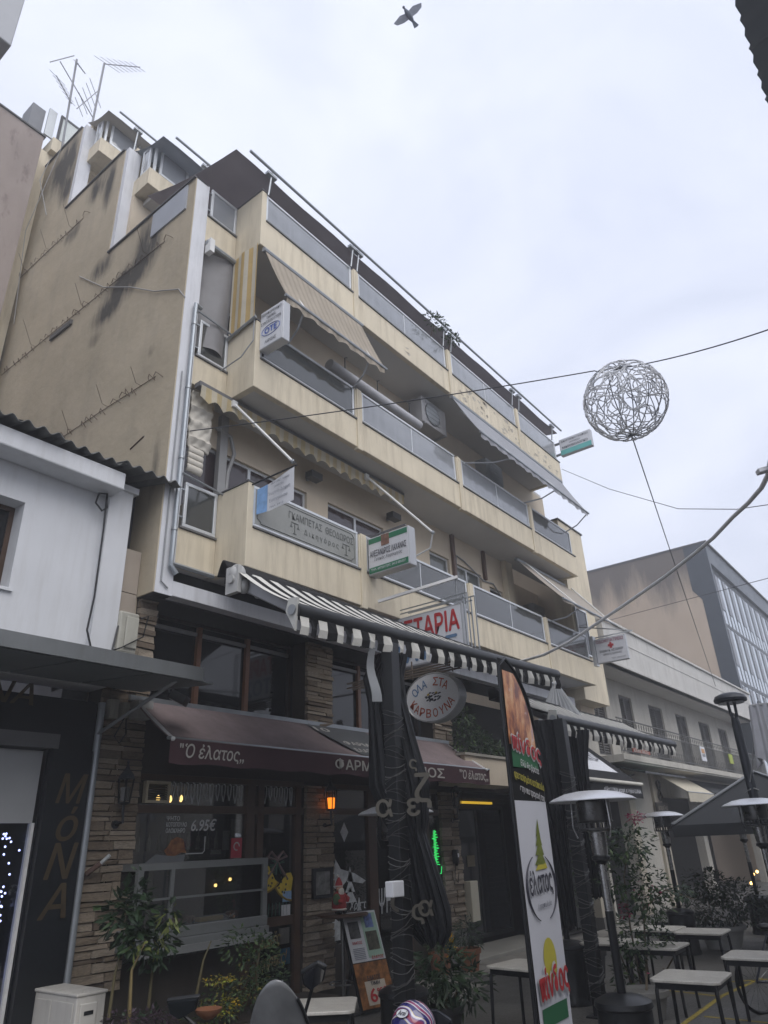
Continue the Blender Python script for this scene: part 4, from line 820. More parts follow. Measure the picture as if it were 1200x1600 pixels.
# ================================================================== neighbours on the left
H = thing('white_house', 'low white two storey house with corrugated roof at the left edge', 'house', (3.5, 8.5, 0))
HW = paint('house_white', (.58, .59, .61), .8, var=.05, scale=1.2, streak=.25, dirt=(.3, .28, .25), bump=.12)
obj('wall', wall_open(MB(), -1, 4.7, 4.1, 7.0, 8.5, 8.9, [(2.3, 3.62, 5.1, 6.25)]), HW, H)
obj('pilaster', MB().box(4.7, 5.06, 8.4, 9.2, 4.1, 6.95).box(4.66, 5.12, 8.36, 9.2, 6.86, 6.96), HW, H, bevel=.008)
obj('side_wall', MB().box(4.7, 5.04, 8.9, 15, 0, 6.9), paint('grey_render', (.22, .225, .24)), H)
obj('cornice', MB().box(-1, 4.74, 8.12, 8.5, 6.72, 6.98), HW, H, bevel=.02)
wf = window(H, 2.3, 3.62, 5.1, 6.25, 8.75, DARKG, 2, WOODB, .06); obj('sill', MB().box(2.25, 3.66, 8.46, 8.74, 5.06, 5.098), HW, wf)
t = NT('corrugated_sheet'); n_ = t.noise(t.coord((1, .4, 1)), 2.5, 6); t.col(t.ramp(n_, [(.3, (.05, .052, .052)), (.6, (.13, .135, .13)), (.8, (.2, .2, .19))])); t.set(.7, .2); CORR = t.m
for k in range(7):
    x0 = -.8+k*.9; dz = rnd.uniform(-.02, .03)
    ob = obj('roof_sheet', MB().grid(lambda u, v: (x0+.98*u, 7.98+rnd.uniform(-.0, .0)+2.2*v+(.06 if k % 2 else 0)*(1-v), 7.04+dz+.55*v+.035*math.sin((x0+.98*u)*6.283/.2)), 44, 3), CORR, H, smooth=True); ob.modifiers.new('thick', 'SOLIDIFY').thickness = .012
obj('tar_strip', MB().grid(lambda u, v: (2.2+1.1*u, 8.25+.25*v, 7.2+.05*math.sin(u*7)+.05*v), 8, 2), BLACKP, H)
obj('gap_shade_sheet', MB().box(5.07, 5.40, 8.9, 9.0, 6.1, 7.3), paint('dark_soffit'), H)  # dark sheet stands in for the shade between the two buildings
mb = MB().tube([(4.62, 8.36, 6.7), (4.5, 8.34, 6.66), (4.47, 8.34, 6.5), (4.58, 8.35, 6.42), (4.66, 8.37, 6.5), (4.64, 8.38, 6.72), (4.66, 8.38, 6.2), (4.66, 8.37, 5.2), (4.62, 8.36, 4.75), (4.72, 8.36, 4.5), (4.85, 8.36, 4.45), (5.0, 8.36, 4.5), (5.06, 8.38, 4.9)], .014, 5)
obj('hanging_cable', mb, BLACKM, H); obj('hanging_cable', MB().tube([(4.85, 8.36, 4.45), (4.74, 8.36, 4.3), (4.68, 8.36, 4.1)], .014, 5), BLACKM, H)
# the dark shop below it
K = thing('clothes_shop', 'black fronted clothes shop with brass letters down its pillar, under a grey metal canopy', 'shop', (3.5, 8.5, 0))
BLK = paint('shop_black', (.008, .010, .013), .35, var=.3, scale=1.5, spec=.4)
obj('wall', wall_open(MB(), -1, 4.98, 0, 3.9, 8.5, 8.8, [(1.0, 4.42, .12, 3.3)]), BLK, K)
obj('pilaster', MB().box(4.44, 4.96, 8.42, 8.5, 0, 3.3), BLK, K)
BRS = paint('brass_letter', (.10, .075, .045), .4, .5, var=.2)
def kt(s_, px, py, h, w_): p = aty(px, py, 8.40); text('lettering', s_, BRS, K, (p.x-w_/2, 8.405, p.z-h/2), (1, 0, 0), (0, 0, 1), w=w_, h=h, bold=.02, shear=.25)
kt('Μ', 113, 1232, .32, .36); kt('ό', 106, 1287, .36, .25); kt('Ν', 96, 1345, .36, .36); kt('Α', 84, 1408, .34, .32)
p = aty(28, 1083, 8.48); text('lettering', 'ΜόΝΑ', BRS, K, (p.x-1.0, 8.488, p.z-.12), (1, 0, 0), (0, 0, 1), w=1.2, h=.26, bold=.02, shear=.25)
obj('roller_shutter', MB().box(1.0, 4.40, 8.55, 8.6, 2.5, 3.28), paint('shutter_grey', (.34, .35, .36), .6, var=.06), K)
obj('shutter_box', MB().box(1.0, 4.5, 8.40, 8.5, 3.3, 3.46), paint('dark_cassette'), K)
f = obj('window_frame', MB().box(4.38, 4.415, 8.52, 8.6, .12, 2.5).box(1.0, 4.38, 8.52, 8.6, .12, .2), paint('white_tube'), K); obj('pane', MB().box(1.0, 4.38, 8.56, 8.566, .2, 2.5), SEE, f)
obj('interior', MB().box(0.5, 4.4, 10.2, 10.25, 0, 3.2).box(4.46, 4.5, 8.8, 10.2, 0, 3.2), BLACKP, K)
mb = MB()
for i in range(150):
    x = 3.9+.46*rnd.random(); z = rnd.uniform(.3, 2.45); mb.ball((x, 8.64+rnd.random()*.25, z), .012, 5, 4)
tag(obj('fairy_lights', mb, emit('blue_white_led', (.45, .5, 1.), 4.5), K), kind='stuff')
obj('dress', MB().lathe([(.02, 1.95), (.12, 1.9), (.13, 1.6), (.17, 1.3), (.26, .9), (.33, .55)], (4.12, 9.05, 0), 18), cloth('mauve_cloth', (.16, .105, .135)), K, smooth=True)
CN = obj('canopy', MB().prism([(-1, 6.9, 3.98), (-1, 6.9, 4.1), (-1, 8.5, 4.26), (-1, 8.5, 4.12)], (6.32, 0, 0)), paint('canopy_grey', (.115, .125, .13), .55, .1, var=.15, scale=2, streak=.3), K)
obj('canopy_edge', MB().box(-1, 5.34, 6.87, 6.898, 3.96, 4.12), paint('canopy_edge_grey', (.15, .16, .165), .5, .2, streak=.3), CN)
for k in range(6): obj('canopy_panel', MB().prism([(.2+k*.9, 6.95, 3.965), (.2+k*.9, 8.45, 4.10), (.2+k*.9, 8.45, 4.118), (.2+k*.9, 6.95, 3.98)], (.86, 0, 0)), paint('canopy_under', (.13, .145, .15), .6, .1, var=.12), CN)
obj('brace', MB().tube([(5.2, 7.2, 4.0), (5.0, 8.48, 3.5)], .022, 6), GREYM, K)
obj('drain_pipe', MB().tube([(5.02, 8.46, 0), (5.02, 8.46, 3.9)], .045, 10), PIPEG, K, smooth=True)
# electric box, cables and floodlight at the corner
ebx = thing('electric_box', 'dirty cream electric box with rounded lid on the stone pillar above the grey canopy', 'electric box', (5.2, 8.5, 4.35))
obj('box', MB().box(5.06, 5.36, 8.36, 8.56, 4.55, 5.12), paint('box_cream', (.38, .37, .32), .6, var=.15, streak=.5), ebx, bevel=.03); obj('lid', MB().box(5.15, 5.34, 8.33, 8.36, 4.62, 5.05), paint('box_cream'), ebx, bevel=.02)
obj('cable', MB().tube([(5.2, 8.45, 4.55), (5.2, 8.45, 4.2), (5.15, 8.45, 4.1)], .03, 6), BLACKM, ebx); obj('cable', MB().tube([(5.36, 8.32, 5.05), (5.45, 8.3, 5.1), (5.4, 8.3, 4.8), (5.1, 8.3, 4.6), (4.9, 8.34, 4.5)], .01, 5), BLACKM, ebx)
fl = thing('floodlight', 'black floodlight hanging at the top left corner of the maroon awning', 'floodlight', (5.6, 7.9, 4.0))
obj('lamp_body', MB().bar((5.66, 7.9, 4.0), (5.78, 7.75, 3.9), .2, .12), BLACKM, fl); obj('bracket', MB().bar((5.56, 7.9, 4.28), (5.62, 7.92, 4.02), .03).bar((5.56, 7.9, 4.28), (5.5, 8.5, 4.28), .03), BLACKM, fl)
jb = thing('junction_box', 'pair of grimy white junction boxes and loose wires on the stone pillar under the canopy', 'junction box', (5.3, 8.5, 3.7))
obj('box', MB().box(5.12, 5.24, 8.42, 8.54, 3.72, 3.96), paint('box_cream'), jb, bevel=.01); obj('box', MB().box(5.3, 5.4, 8.42, 8.54, 3.74, 3.94), paint('box_cream'), jb, bevel=.01); obj('wire', MB().tube([(5.35, 8.45, 3.74), (5.22, 8.42, 3.5), (5.3, 8.42, 3.42), (5.4, 8.45, 3.55), (5.38, 8.45, 3.74)], .008, 5), BLACKM, jb)
# far tall buildings behind and at the left edge
PK = NT('pinkish_render'); n1 = PK.noise(PK.coord((1, 1, .5)), .9, 8, .65); n2 = PK.noise(PK.coord((2.2, 1, .9)), 1.7, 6, .7)
PK.col(PK.mix(PK.ramp(n2, [(.56, 0.), (.7, .7)]), PK.ramp(n1, [(.3, (.26, .22, .20)), (.7, (.34, .29, .265))]), (.15, .115, .11))); PK.set(.9, 0, .2); PK.bump(n1, .3, .03)
t_ = thing('tall_building', 'tall windowless pinkish grey building rising behind the white house', 'building', (1, 15, 0)); obj('wall', MB().box(-8, 4.98, 15, 30, 0, 20.15), PK.m, t_); obj('coping', MB().box(-8, 5.02, 14.96, 30, 20.15, 20.2), paint('dark_coping'), t_)
t_ = thing('grey_building', 'light grey overhanging corner of a building at the upper left edge', 'building', (-2, 9, 0))
GRW = paint('pale_grey_render', (.42, .43, .45), .8, var=.05); obj('overhang', MB().box(-5, 1.82, 7.5, 9.8, 12.3, 15.4), GRW, t_, bevel=.02); obj('wall', MB().box(-5, .6, 8.9, 9.8, 7.5, 12.3), GRW, t_)

# ================================================================== neighbours on the right
WB = thing('white_building', 'old off white two storey building with deep roof band, shutters and iron balcony', 'building', (30, 8.8, 0))
OW = paint('old_white', (.44, .42, .375), .85, var=.1, scale=1.2, streak=.4, dirt=(.16, .14, .11), bump=.1); OW2 = paint('old_white_band', (.50, .49, .465), .85, var=.08, scale=.9, streak=.5, dirt=(.2, .18, .15), bump=.08)
obj('roof_band', MB().box(21.1, 39.6, 7.75, 7.95, 6.9, 8.25).box(21.08, 39.65, 7.70, 7.95, 6.9, 7.0).box(21.08, 39.65, 7.68, 7.95, 8.25, 8.33).box(21.1, 39.6, 7.735, 7.75, 7.72, 7.76), OW2, WB, bevel=.01)
obj('soffit', MB().box(21.1, 39.6, 7.95, 8.85, 6.95, 7.1), paint('soffit_grey'), WB); obj('flat_roof', MB().box(21.1, 39.6, 8.0, 16, 8.1, 8.2), paint('dark_concrete'), WB)
dw = [(21.9, 23.0), (24.3, 25.5), (27.2, 28.7), (30.3, 31.7), (33.4, 35.0), (36.4, 37.9)]
obj('wall', wall_open(MB(), 21.05, 39.5, 4.2, 6.95, 8.8, 9.05, [(a, b, 4.4, 6.5) for a, b in dw]), OW, WB)
SHT = paint('grey_shutter', (.105, .10, .095), .6, var=.2)
for a, b in dw:
    s_ = obj('shutter', frame_mb(MB(), a, b, 4.4, 6.5, 8.86, 8.92, .07).box((a+b)/2-.04, (a+b)/2+.04, 8.855, 8.925, 4.47, 6.43), SHT, WB)
    mb = MB()
    for k in range(26):
        z = 4.5+k*.075; mb.sheet((a+.07, 8.88, z), (b-.07, 8.88, z), (b-.07, 8.91, z+.05), (a+.07, 8.91, z+.05), .008)
    tag(obj('louvre', mb, SHT, s_), kind='stuff'); obj('backing', MB().box(a, b, 8.95, 8.97, 4.4, 6.5), BLACKP, s_)
obj('balcony_slab', MB().box(21.05, 39.5, 7.8, 8.8, 4.05, 4.25).box(21.05, 39.5, 7.76, 7.8, 4.1, 4.27), OW, WB)
IR = paint('grey_iron', (.10, .10, .095), .6, .3, var=.2); mb = MB()
mb.bar((21.1, 7.82, 5.28), (39.5, 7.82, 5.28), .035).bar((21.1, 7.82, 4.36), (39.5, 7.82, 4.36), .025).bar((21.1, 7.82, 5.05), (39.5, 7.82, 5.05), .02)
for i in range(168):
    x = 21.1+i*.11; mb.box(x-.008, x+.008, 7.812, 7.828, 4.28, 5.05)
    if i % 2 == 0: mb.tube([(x, 7.82, 5.05), (x+.045, 7.82, 5.1), (x+.09, 7.82, 5.17), (x+.045, 7.82, 5.24), (x, 7.82, 5.17), (x+.045, 7.82, 5.1)], .008, 4); mb.tube([(x+.05, 7.82, 4.36), (x+.02, 7.82, 4.5), (x+.09, 7.82, 4.62)], .008, 4)
tag(obj('iron_railing', mb, IR, WB), kind='stuff')
obj('ground_wall', wall_open(MB(), 21.05, 39.5, 0, 4.05, 8.75, 9.05, [(21.2, 23.3, 0, 3.5), (26.4, 30.5, 0, 3.3), (31, 38.8, 0, 3.3)]), OW, WB)
obj('shop_dark', MB().box(21.05, 39.5, 11, 11.1, 0, 4.1), DARKIN, WB)
obj('pilaster', MB().box(23.3, 23.8, 8.68, 8.75, 0, 4.05).box(25.6, 26.3, 8.66, 8.75, 0, 4.05), paint('old_cream', (.42, .38, .31), .85, var=.12, streak=.3), WB)
def flatsign(name, label, px0, py0, px1, py1, Y, m, cat='sign'):
    p, q = aty(px0, py0, Y), aty(px1, py1, Y); t_ = thing(name, label, cat, (p.x, Y, min(p.z, q.z))); obj('plate', MB().box(p.x, q.x, Y-.03, Y, min(p.z, q.z), max(p.z, q.z)), m, t_); return t_, p, q
t_, p, q = flatsign('rent_sign', 'tall white and orange notice on the iron balcony railing', 1092, 1166, 1104, 1190, 7.76, SIGNW); obj('orange_print', MB().box(p.x+.1, q.x-.1, 7.722, 7.728, (p.z+q.z)/2+.02, max(p.z, q.z)-.08), paint('orange_print', (.5, .26, .10), .6), t_)
text('lettering', 'ΕΝΟΙΚΙΑΖΕΤΑΙ', INK, t_, (p.x+.1, 7.725, min(p.z, q.z)+.15), (1, 0, 0), (0, 0, 1), w=(q.x-p.x)-.2, h=.09, bold=.02)
t_, p, q = flatsign('rent_sign', 'small yellow green notice on the iron balcony railing', 1137, 1178, 1146, 1194, 7.76, paint('lime_print', (.32, .38, .04), .6))
t_, p, q = flatsign('shop_sign', 'small orange red box sign under the end of the second striped awning', 987, 1168, 1015, 1180, 7.5, paint('brick_red_print', (.26, .07, .04), .6, var=.2)); text('lettering', 'ΚΑΦΕ ΜΕΖΕ', paint('cream_print'), t_, (p.x+.06, 7.465, (p.z+q.z)/2-.06), (1, 0, 0), (0, 0, 1), w=(q.x-p.x)*.85, h=.1, bold=.01)
# black cafe awning and lettered bar
t_ = thing('cafe_awning', 'black cafe awning with a white lettered panel and small white words on its valance', 'awning', (19, 7.5, 3))
xa, xb = aty(880, 1210, 7.0).x, aty(1000, 1222, 7.0).x; zv = aty(960, 1222, 7.0).z
ob = obj('fabric', MB().grid(lambda u, v: (xa+(xb-xa)*u, 8.5-1.5*v, zv+1.25-1.25*v), 6, 4), BLACKC, t_); ob.modifiers.new('thick', 'SOLIDIFY').thickness = .01
obj('valance', MB().box(xa, xb, 6.98, 6.99, zv-.34, zv-.02), BLACKC, t_); obj('front_bar', MB().tube([(xa+.3, 6.97, zv), (xb, 6.97, zv)], .05, 10), paint('cream_bar', (.5, .48, .42), .5), t_, smooth=True)
sl_ = Vector((0, 1.5, 1.25)).normalized()
pa = Vector((xa+.45*(xb-xa), 7.0+.35, zv+.30)); obj('white_panel', MB().sheet(pa, pa+Vector((2.0, 0, 0)), pa+Vector((2.0, 0, 0))+sl_*.95, pa+sl_*.95, .006), SIGNW, t_)
text('lettering', 'ΟL-LO', INK, t_, pa+Vector((.2, -.02, .03))+sl_*.45, (1, 0, 0), sl_, w=1.6, h=.34, bold=.01)
text('lettering', 'είδη LUNA καφέ εψηλό LUNA', SIGNW, t_, (xa+.45*(xb-xa), 6.972, zv-.25), (1, 0, 0), (0, 0, 1), w=(xb-xa)*.52, h=.13, bold=.02)
# green glass canopy on a wrought bracket, emblem on the wall, cream awning
t_ = thing('glass_canopy', 'small green glass canopy on a curled iron bracket', 'canopy', (22, 7.8, 3.4))
p = aty(990, 1203, 7.6); q = aty(1068, 1213, 7.3)
obj('glass_roof', MB().sheet((p.x, 8.7, p.z+.3), (q.x+.2, 8.7, p.z+.3), (q.x, 7.3, p.z-.06), (p.x, 7.3, p.z-.06), .012), pane('green_glass', (.45, .62, .52), .05, .8, .4, (.07, .14, .11)), t_)
mb = MB()
for k in range(5): x = p.x+(q.x-p.x)*k/4; mb.bar((x, 8.7, p.z+.27), (x, 7.3, p.z-.09), .035)
mb.bar((p.x, 7.3, p.z-.08), (q.x+.1, 7.3, p.z-.08), .05).bar((p.x, 8.68, p.z+.25), (p.x, 8.68, p.z-1.0), .05)
mb.tube([(p.x, 8.6, p.z-.9), (p.x, 8.35, p.z-.75), (p.x, 8.25, p.z-.4), (p.x, 8.0, p.z-.18), (p.x, 7.6, p.z-.12)], .025, 6); obj('iron_bracket', mb, BLACKM, t_)
t_ = thing('wall_emblem', 'dark curled emblem and plaque on the cream wall beside the cream awning', 'sign', (24, 8.6, 3)); p = aty(1031, 1235, 8.6); q = aty(1036, 1263, 8.6)
mb = MB().tube([(p.x+.16*math.sin(a*2), 8.62, p.z+.3*math.cos(a)) for a in [i*6.283/30 for i in range(31)]], .035, 6); obj('emblem', mb, paint('dark_bronze', (.07, .06, .05), .5, .4), t_)
obj('plaque', MB().box(q.x-.55, q.x+.55, 8.6, 8.66, q.z-.16, q.z+.18), paint('dark_bronze'), t_); text('lettering', 'καφέδια', paint('old_cream'), t_, (q.x-.45, 8.59, q.z-.09), (1, 0, 0), (0, 0, 1), w=.9, h=.2, bold=.02)
t_ = thing('cream_awning', 'short cream awning with straight valance on the white building', 'awning', (27, 8, 3.5)); p = aty(1050, 1215, 8.6); q = aty(1075, 1237, 7.6); r_ = aty(1115, 1240, 7.6)
CRA = cloth('cream_awning_cloth', (.50, .46, .37), var=.08, through=.1)
ob = obj('fabric', MB().grid(lambda u, v: (q.x+(r_.x-q.x)*u, 8.7-1.1*v, q.z+.75-.75*v), 4, 4), CRA, t_); ob.modifiers.new('thick', 'SOLIDIFY').thickness = .008
obj('valance', MB().box(q.x, r_.x, 7.59, 7.6, q.z-.3, q.z), CRA, t_); obj('front_bar', MB().tube([(q.x, 7.6, q.z), (r_.x, 7.6, q.z)], .02, 6), GREYM, t_)
t_ = thing('dark_awning', 'dark grey awning on the white building just right of the cream one', 'awning', (31, 8, 3.5)); p = aty(1135, 1222, 7.4)
ob = obj('fabric', MB().grid(lambda u, v: (29.5+7*u, 8.7-1.4*v, 3.95-.8*v), 4, 4), cloth('charcoal_cloth', (.035, .037, .04)), t_); ob.modifiers.new('thick', 'SOLIDIFY').thickness = .008; obj('front_bar', MB().tube([(29.5, 7.3, 3.15), (36.5, 7.3, 3.15)], .04, 6), GREYM, t_)

# tall office block with bare gable
FB = thing('office_building', 'tall office block with a bare peach gable wall and a blue glass front', 'office building', (48, 8, 0))
g = NT('peach_gable'); n1 = g.noise(g.coord((1, 1, .6)), .28, 8, .65); n2 = g.noise(g.coord((1, 2, .3)), .35, 7, .7); sz = g.add('ShaderNodeSeparateXYZ', {0: g.coord()}).outputs[2]
c_ = g.ramp(n1, [(.3, (.42, .335, .255)), (.55, (.50, .41, .32)), (.8, (.55, .465, .38))]); topm = g.ramp(sz, [(0, 0.), (1, 1.)])
gt = g.math('MULTIPLY', g.ramp(g.math('ADD', g.math('MULTIPLY', g.math('SUBTRACT', sz, 13.2), .28), g.math('MULTIPLY', g.math('SUBTRACT', n2, .5), 2.2)), [(.1, 0.), (.75, 1.)]), .8)
g.col(g.mix(gt, c_, (.075, .072, .075))); g.set(.9, 0, .2); g.bump(n1, .2, .05)
obj('gable_wall', MB().box(40, 40.3, 8.9, 34, 0, 16.75), g.m, FB, origin=(40, 20, 0)); obj('roof_edge', MB().box(39.96, 60, 8.0, 34, 16.75, 16.85), paint('dark_coping'), FB)
obj('corner_panel', MB().prism([(39.98, 8.1, 0), (39.98, 8.9, 0), (39.98, 8.9, 13.6), (39.98, 9.3, 14.2), (39.98, 9.3, 16.75), (39.98, 8.1, 16.75)], (.3, 0, 0)), paint('slate_cladding', (.045, .055, .068), .4, .1, var=.15), FB)
obj('glass_front', MB().box(40.28, 56, 8.3, 8.5, 0, 15.6), paint('glass_painted_sky', (.46, .52, .58), .12, 0, var=.25, scale=.5, spec=.8), FB); obj('top_band', MB().box(40.28, 56, 8.1, 8.5, 15.6, 16.75), paint('slate_cladding'), FB)  # pale diffuse blue painted in for the sky the panes reflect
mb = MB()
for i in range(21):
    x = 40.45+i*.78; mb.box(x-.07, x+.07, 8.285, 8.3, 0, 15.6)
obj('mullions', mb, paint('steel_mullion', (.03, .035, .04), .4, .3), FB)
for k in range(5):
    z = 15.5-k*3.1; obj('spandrel', MB().box(40.3, 56, 8.28, 8.298, z-.2, z), paint('steel_mullion'), FB)
    for i in range(20):
        x = 40.45+i*.78
        if i % 2: obj('dark_pane', MB().box(x+.05, x+.73, 8.27, 8.297, z-2.3, z-.3), DARKG, FB)
obj('white_pier', MB().box(56, 57.2, 8.0, 12, 0, 15.9), paint('white_pier_paint', (.5, .5, .52), .7, streak=.2), FB)
FB2 = thing('office_building', 'slice of a second glass fronted block at the right edge beyond the peach gable', 'office building', (66, 8, 0)); obj('glass_front', MB().box(57.4, 75, 8.4, 12, 0, 16.3), paint('glass_painted_sky'), FB2)
mb = MB()
for i in range(16): mb.box(57.5+i*1.1, 57.62+i*1.1, 8.3, 8.4, 0, 16.3)
for k in range(6): mb.box(57.4, 75, 8.32, 8.398, 1+k*3, 1.3+k*3)
obj('mullions', mb, paint('steel_mullion'), FB2); obj('roof_edge', MB().box(57.3, 75, 8.1, 12, 16.3, 16.6), paint('dark_coping'), FB2)

# ================================================================== the other side of the street (behind the photographer): unseen but the eave, shaped for street light
OB = thing('facing_building', 'building whose dark corrugated eave juts in at the upper right corner', 'building', (10, -2.2, 0))
OPW = paint('facing_wall', (.58, .55, .51), .8, var=.06)  # walls kept pale to bounce light back onto the facade
hs = [(x, x+1.6, z, z+1.7) for x in (7, 10) for z in (4.6, 8.0)]
obj('wall', wall_open(MB(), 6, 13, 0, 12.2, -2.4, -2.1, hs), OPW, OB)
obj('glass', MB().box(6, 13, -2.5, -2.45, 0, 12.2), DARKG, OB); obj('dark_reflection_band', MB().box(6, 13, -2.1, -2.05, 0, 3.4), paint('reflection_band_dark', (.03, .03, .03), .5, var=.3), OB)  # low dark band is unseen, added to darken reflections in the shop windows
obj('balcony', MB().box(6, 13, -2.1, -1.4, 3.9, 4.1).box(6, 13, -1.5, -1.4, 4.1, 4.9).box(6, 13, -2.1, -1.4, 7.3, 7.5).box(6, 13, -1.5, -1.4, 7.5, 8.3), OPW, OB)
for (a_, b_, h_) in ((-26, 5.8, 4.6), (13.2, 34, 4.8), (34.2, 60, 4.4)):  # unseen houses, kept low so more sky light reaches the tavern
    o_ = thing('facing_house', 'unseen low house on the near side of the street, %s of the photographer' % ('left' if a_ < 0 else 'right' if a_ < 30 else 'far right'), 'house', ((a_+b_)/2, -2.3, 0)); obj('wall', wall_open(MB(), a_, b_, 0, h_, -2.4, -2.1, [(x, x+1.5, .5, 2.8) for x in range(int(a_)+2, int(b_)-2, 3)]), OPW, o_); obj('glass', MB().box(a_, b_, -2.5, -2.45, 0, h_-.1), DARKG, o_); obj('roof', MB().box(a_, b_, -7, -1.9, h_, h_+.15), paint('dark_coping'), o_)
EV = paint('eave_grey', (.085, .105, .13), .6, var=.1, scale=1)
for k in range(8):
    x0 = 5.5+k*1.0; ob = obj('eave_sheet', MB().grid(lambda u, v: (x0+1.02*u, -.5-1.7*v-.045*((x0*4+u*4) % 1), 12.28+.03*math.sin((x0+u)*6.283*2)+.25*v), 12, 2), EV, OB, smooth=True); ob.modifiers.new('thick', 'SOLIDIFY').thickness = .02
# ground
gm = NT('street_asphalt'); v = gm.coord(); n1 = gm.noise(v, .7, 6); n2 = gm.noise(v, 30, 4); vo = gm.add('ShaderNodeTexVoronoi', {'Vector': v, 'Scale': 34.})
gm.col(gm.mix(gm.ramp(n2, [(.35, 0.), (.7, 1.)]), gm.ramp(n1, [(.3, (.05, .049, .046)), (.7, (.085, .083, .078))]), (.13, .125, .115))); gm.set(.55, 0, .5); gm.l(gm.ramp(n1, [(.3, .35), (.7, .7)]), gm.b.inputs['Roughness']); gm.bump(gm.math('ADD', vo.outputs[0], n2), .5, .012)
struct('ground', MB().quad((-300, -300, 0), (300, -300, 0), (300, 300, 0), (-300, 300, 0)), gm.m, origin=(0, 0, 0))
mb = MB()
SLAB = paint('pale_paving_slab', (.24, .225, .20), .6, var=.12, scale=2, rand=.15)
pv = struct('pavement', MB().box(5.5, 21, 7.7, 8.34, .0, .02), paint('paving_bed', (.08, .075, .07), .8))
for i in range(24):
    x = 5.55+i*.64
    o = obj('slab', MB().box(x, x+.62, 7.74, 8.32, .02, .05+rnd.uniform(-.004, .006)), SLAB, pv)
for (px, py, sx_, sy_) in ((745, 1512, .9, .6), (715, 1545, .9, .55), (700, 1565, .8, .5)):
    p = atz(px, py, .01); o = struct('paving_slab', MB().box(p.x-sx_/2, p.x+sx_/2, p.y-sy_/2, p.y+sy_/2, .004, .03), SLAB)
YLN = paint('worn_yellow_line', (.30, .23, .04), .7, var=.4, scale=12)
for (a, b) in (((1065, 1602), (1128, 1556)), ((1128, 1556), (1190, 1528)), ((985, 1541), (1128, 1557)), ((1100, 1588), (1200, 1598)), ((1110, 1536), (1200, 1530))):
    p, q = atz(*a, .004), atz(*b, .004); d = (q-p).normalized(); n_ = Vector((-d.y, d.x, 0))*.035
    struct('yellow_line', MB().add([p-n_, q-n_, q+n_, p+n_], [(0, 1, 2, 3)]), YLN)
# ================================================================== tavern front: lamps, window paint, food counter
def lantern(label, x, z, lit):
    t_ = thing('wall_lantern', label, 'wall lamp', (x, YW-.15, z-.3), 'old style lanterns along the tavern wall'); y = YW-.2
    obj('bracket', MB().tube([(x, YW-.05, z-.42), (x, y-.02, z-.4), (x, y, z-.3), (x, y, z-.2)], .018, 6).lathe([(.05, 0), (.05, .02)], (x, YW-.07, z-.42), 10, 'y'), BLACKM, t_)
    obj('roof', MB().lathe([(.115, .12), (.09, .17), (.03, .24), (.012, .30), (.02, .32), (.0, .35)], (x, y, z-.02), 6), paint('lamp_roof', (.05, .055, .065), .4, .4), t_)
    c = obj('cage', MB().lathe([(.03, -.2), (.075, -.19), (.075, -.17)], (x, y, z), 6), BLACKM, t_)
    mb = MB()
    for k in range(6):
        a = k*math.pi/3; mb.bar((x+.072*math.cos(a), y+.072*math.sin(a), z-.18), (x+.105*math.cos(a), y+.105*math.sin(a), z+.1), .012)
    obj('cage_bars', mb, BLACKM, t_)
    gm = emit('orange_bulb', (1., .24, .015), 1.0) if lit else pane('lantern_glass', (.5, .5, .48), .1, .8, .5, (.09, .09, .085))
    obj('glass', MB().lathe([(.06, -.16), (.07, .0)], (x, y, z), 6), gm, t_)
lantern('unlit black lantern on the left stone pillar of the tavern', 5.45, 2.9, False)
lantern('lit orange lantern on the middle stone pillar of the tavern', 9.26, 2.86, True)
lantern('unlit black lantern on the right stone pillar beside the dark entrance', 13.05, 2.95, False)
GL = YW+.034
WPT = paint('window_paint_white', (.5, .52, .53), .8, var=.35, scale=9); YPT = paint('window_paint_yellow', (.62, .46, .05), .8, var=.2, scale=9)
def deco(name, label, cat, loc): return thing(name, label, cat, loc)
# icicles
for (a, b, lab) in ((6.28, 7.6, 'row of white painted icicles on the window strip right of the vent grille'), (7.86, 8.64, 'row of white painted icicles over the tavern door'), (11.65, 12.12, 'short row of white painted icicles beside the right pillar')):
    t_ = deco('icicle_paint', lab, 'window paint', ((a+b)/2, GL, 2.73)); n = int((b-a)/.105); mb = MB()
    for i in range(n):
        x = a+(b-a)*(i+.5)/n; l = rnd.uniform(.17, .28); mb.tube([(x-.035, GL, 3.0), (x-.03, GL, 3.0-l*.6), (x, GL, 3.0-l), (x+.022, GL, 3.0-l*.55), (x+.03, GL, 3.0), (x, GL, 3.015)], .008, 4)
    tag(obj('icicles', mb, WPT, t_), kind='stuff')
t_ = deco('price_print', 'white price lettering and roast chicken picture stuck on the left tavern window', 'window print', (6.7, GL, 2.1))
PWH = paint('window_print', (.62, .63, .63), .7, var=.1)
for k, s_ in enumerate(('ΨΗΤΟ', 'ΚΟΤΟΠΟΥΛΟ', 'ΟΛΟΚΛΗΡΟ')): text('lettering', s_, PWH, t_, (6.27, GL, 2.53-.075*k), (1, 0, 0), (0, 0, 1), w=(.21, .33, .31)[k], h=.055, bold=.03)
text('lettering', '6.95€', PWH, t_, (6.68, GL, 2.4), (1, 0, 0), (0, 0, 1), w=.43, h=.15, bold=.03, shear=.2)
CHK = NT('roast_chicken_print'); n_ = CHK.noise(CHK.coord(), 9, 5); CHK.col(CHK.ramp(n_, [(.3, (.06, .025, .012)), (.5, (.22, .085, .03)), (.7, (.42, .24, .12))])); CHK.set(.4); CHKM = CHK.m
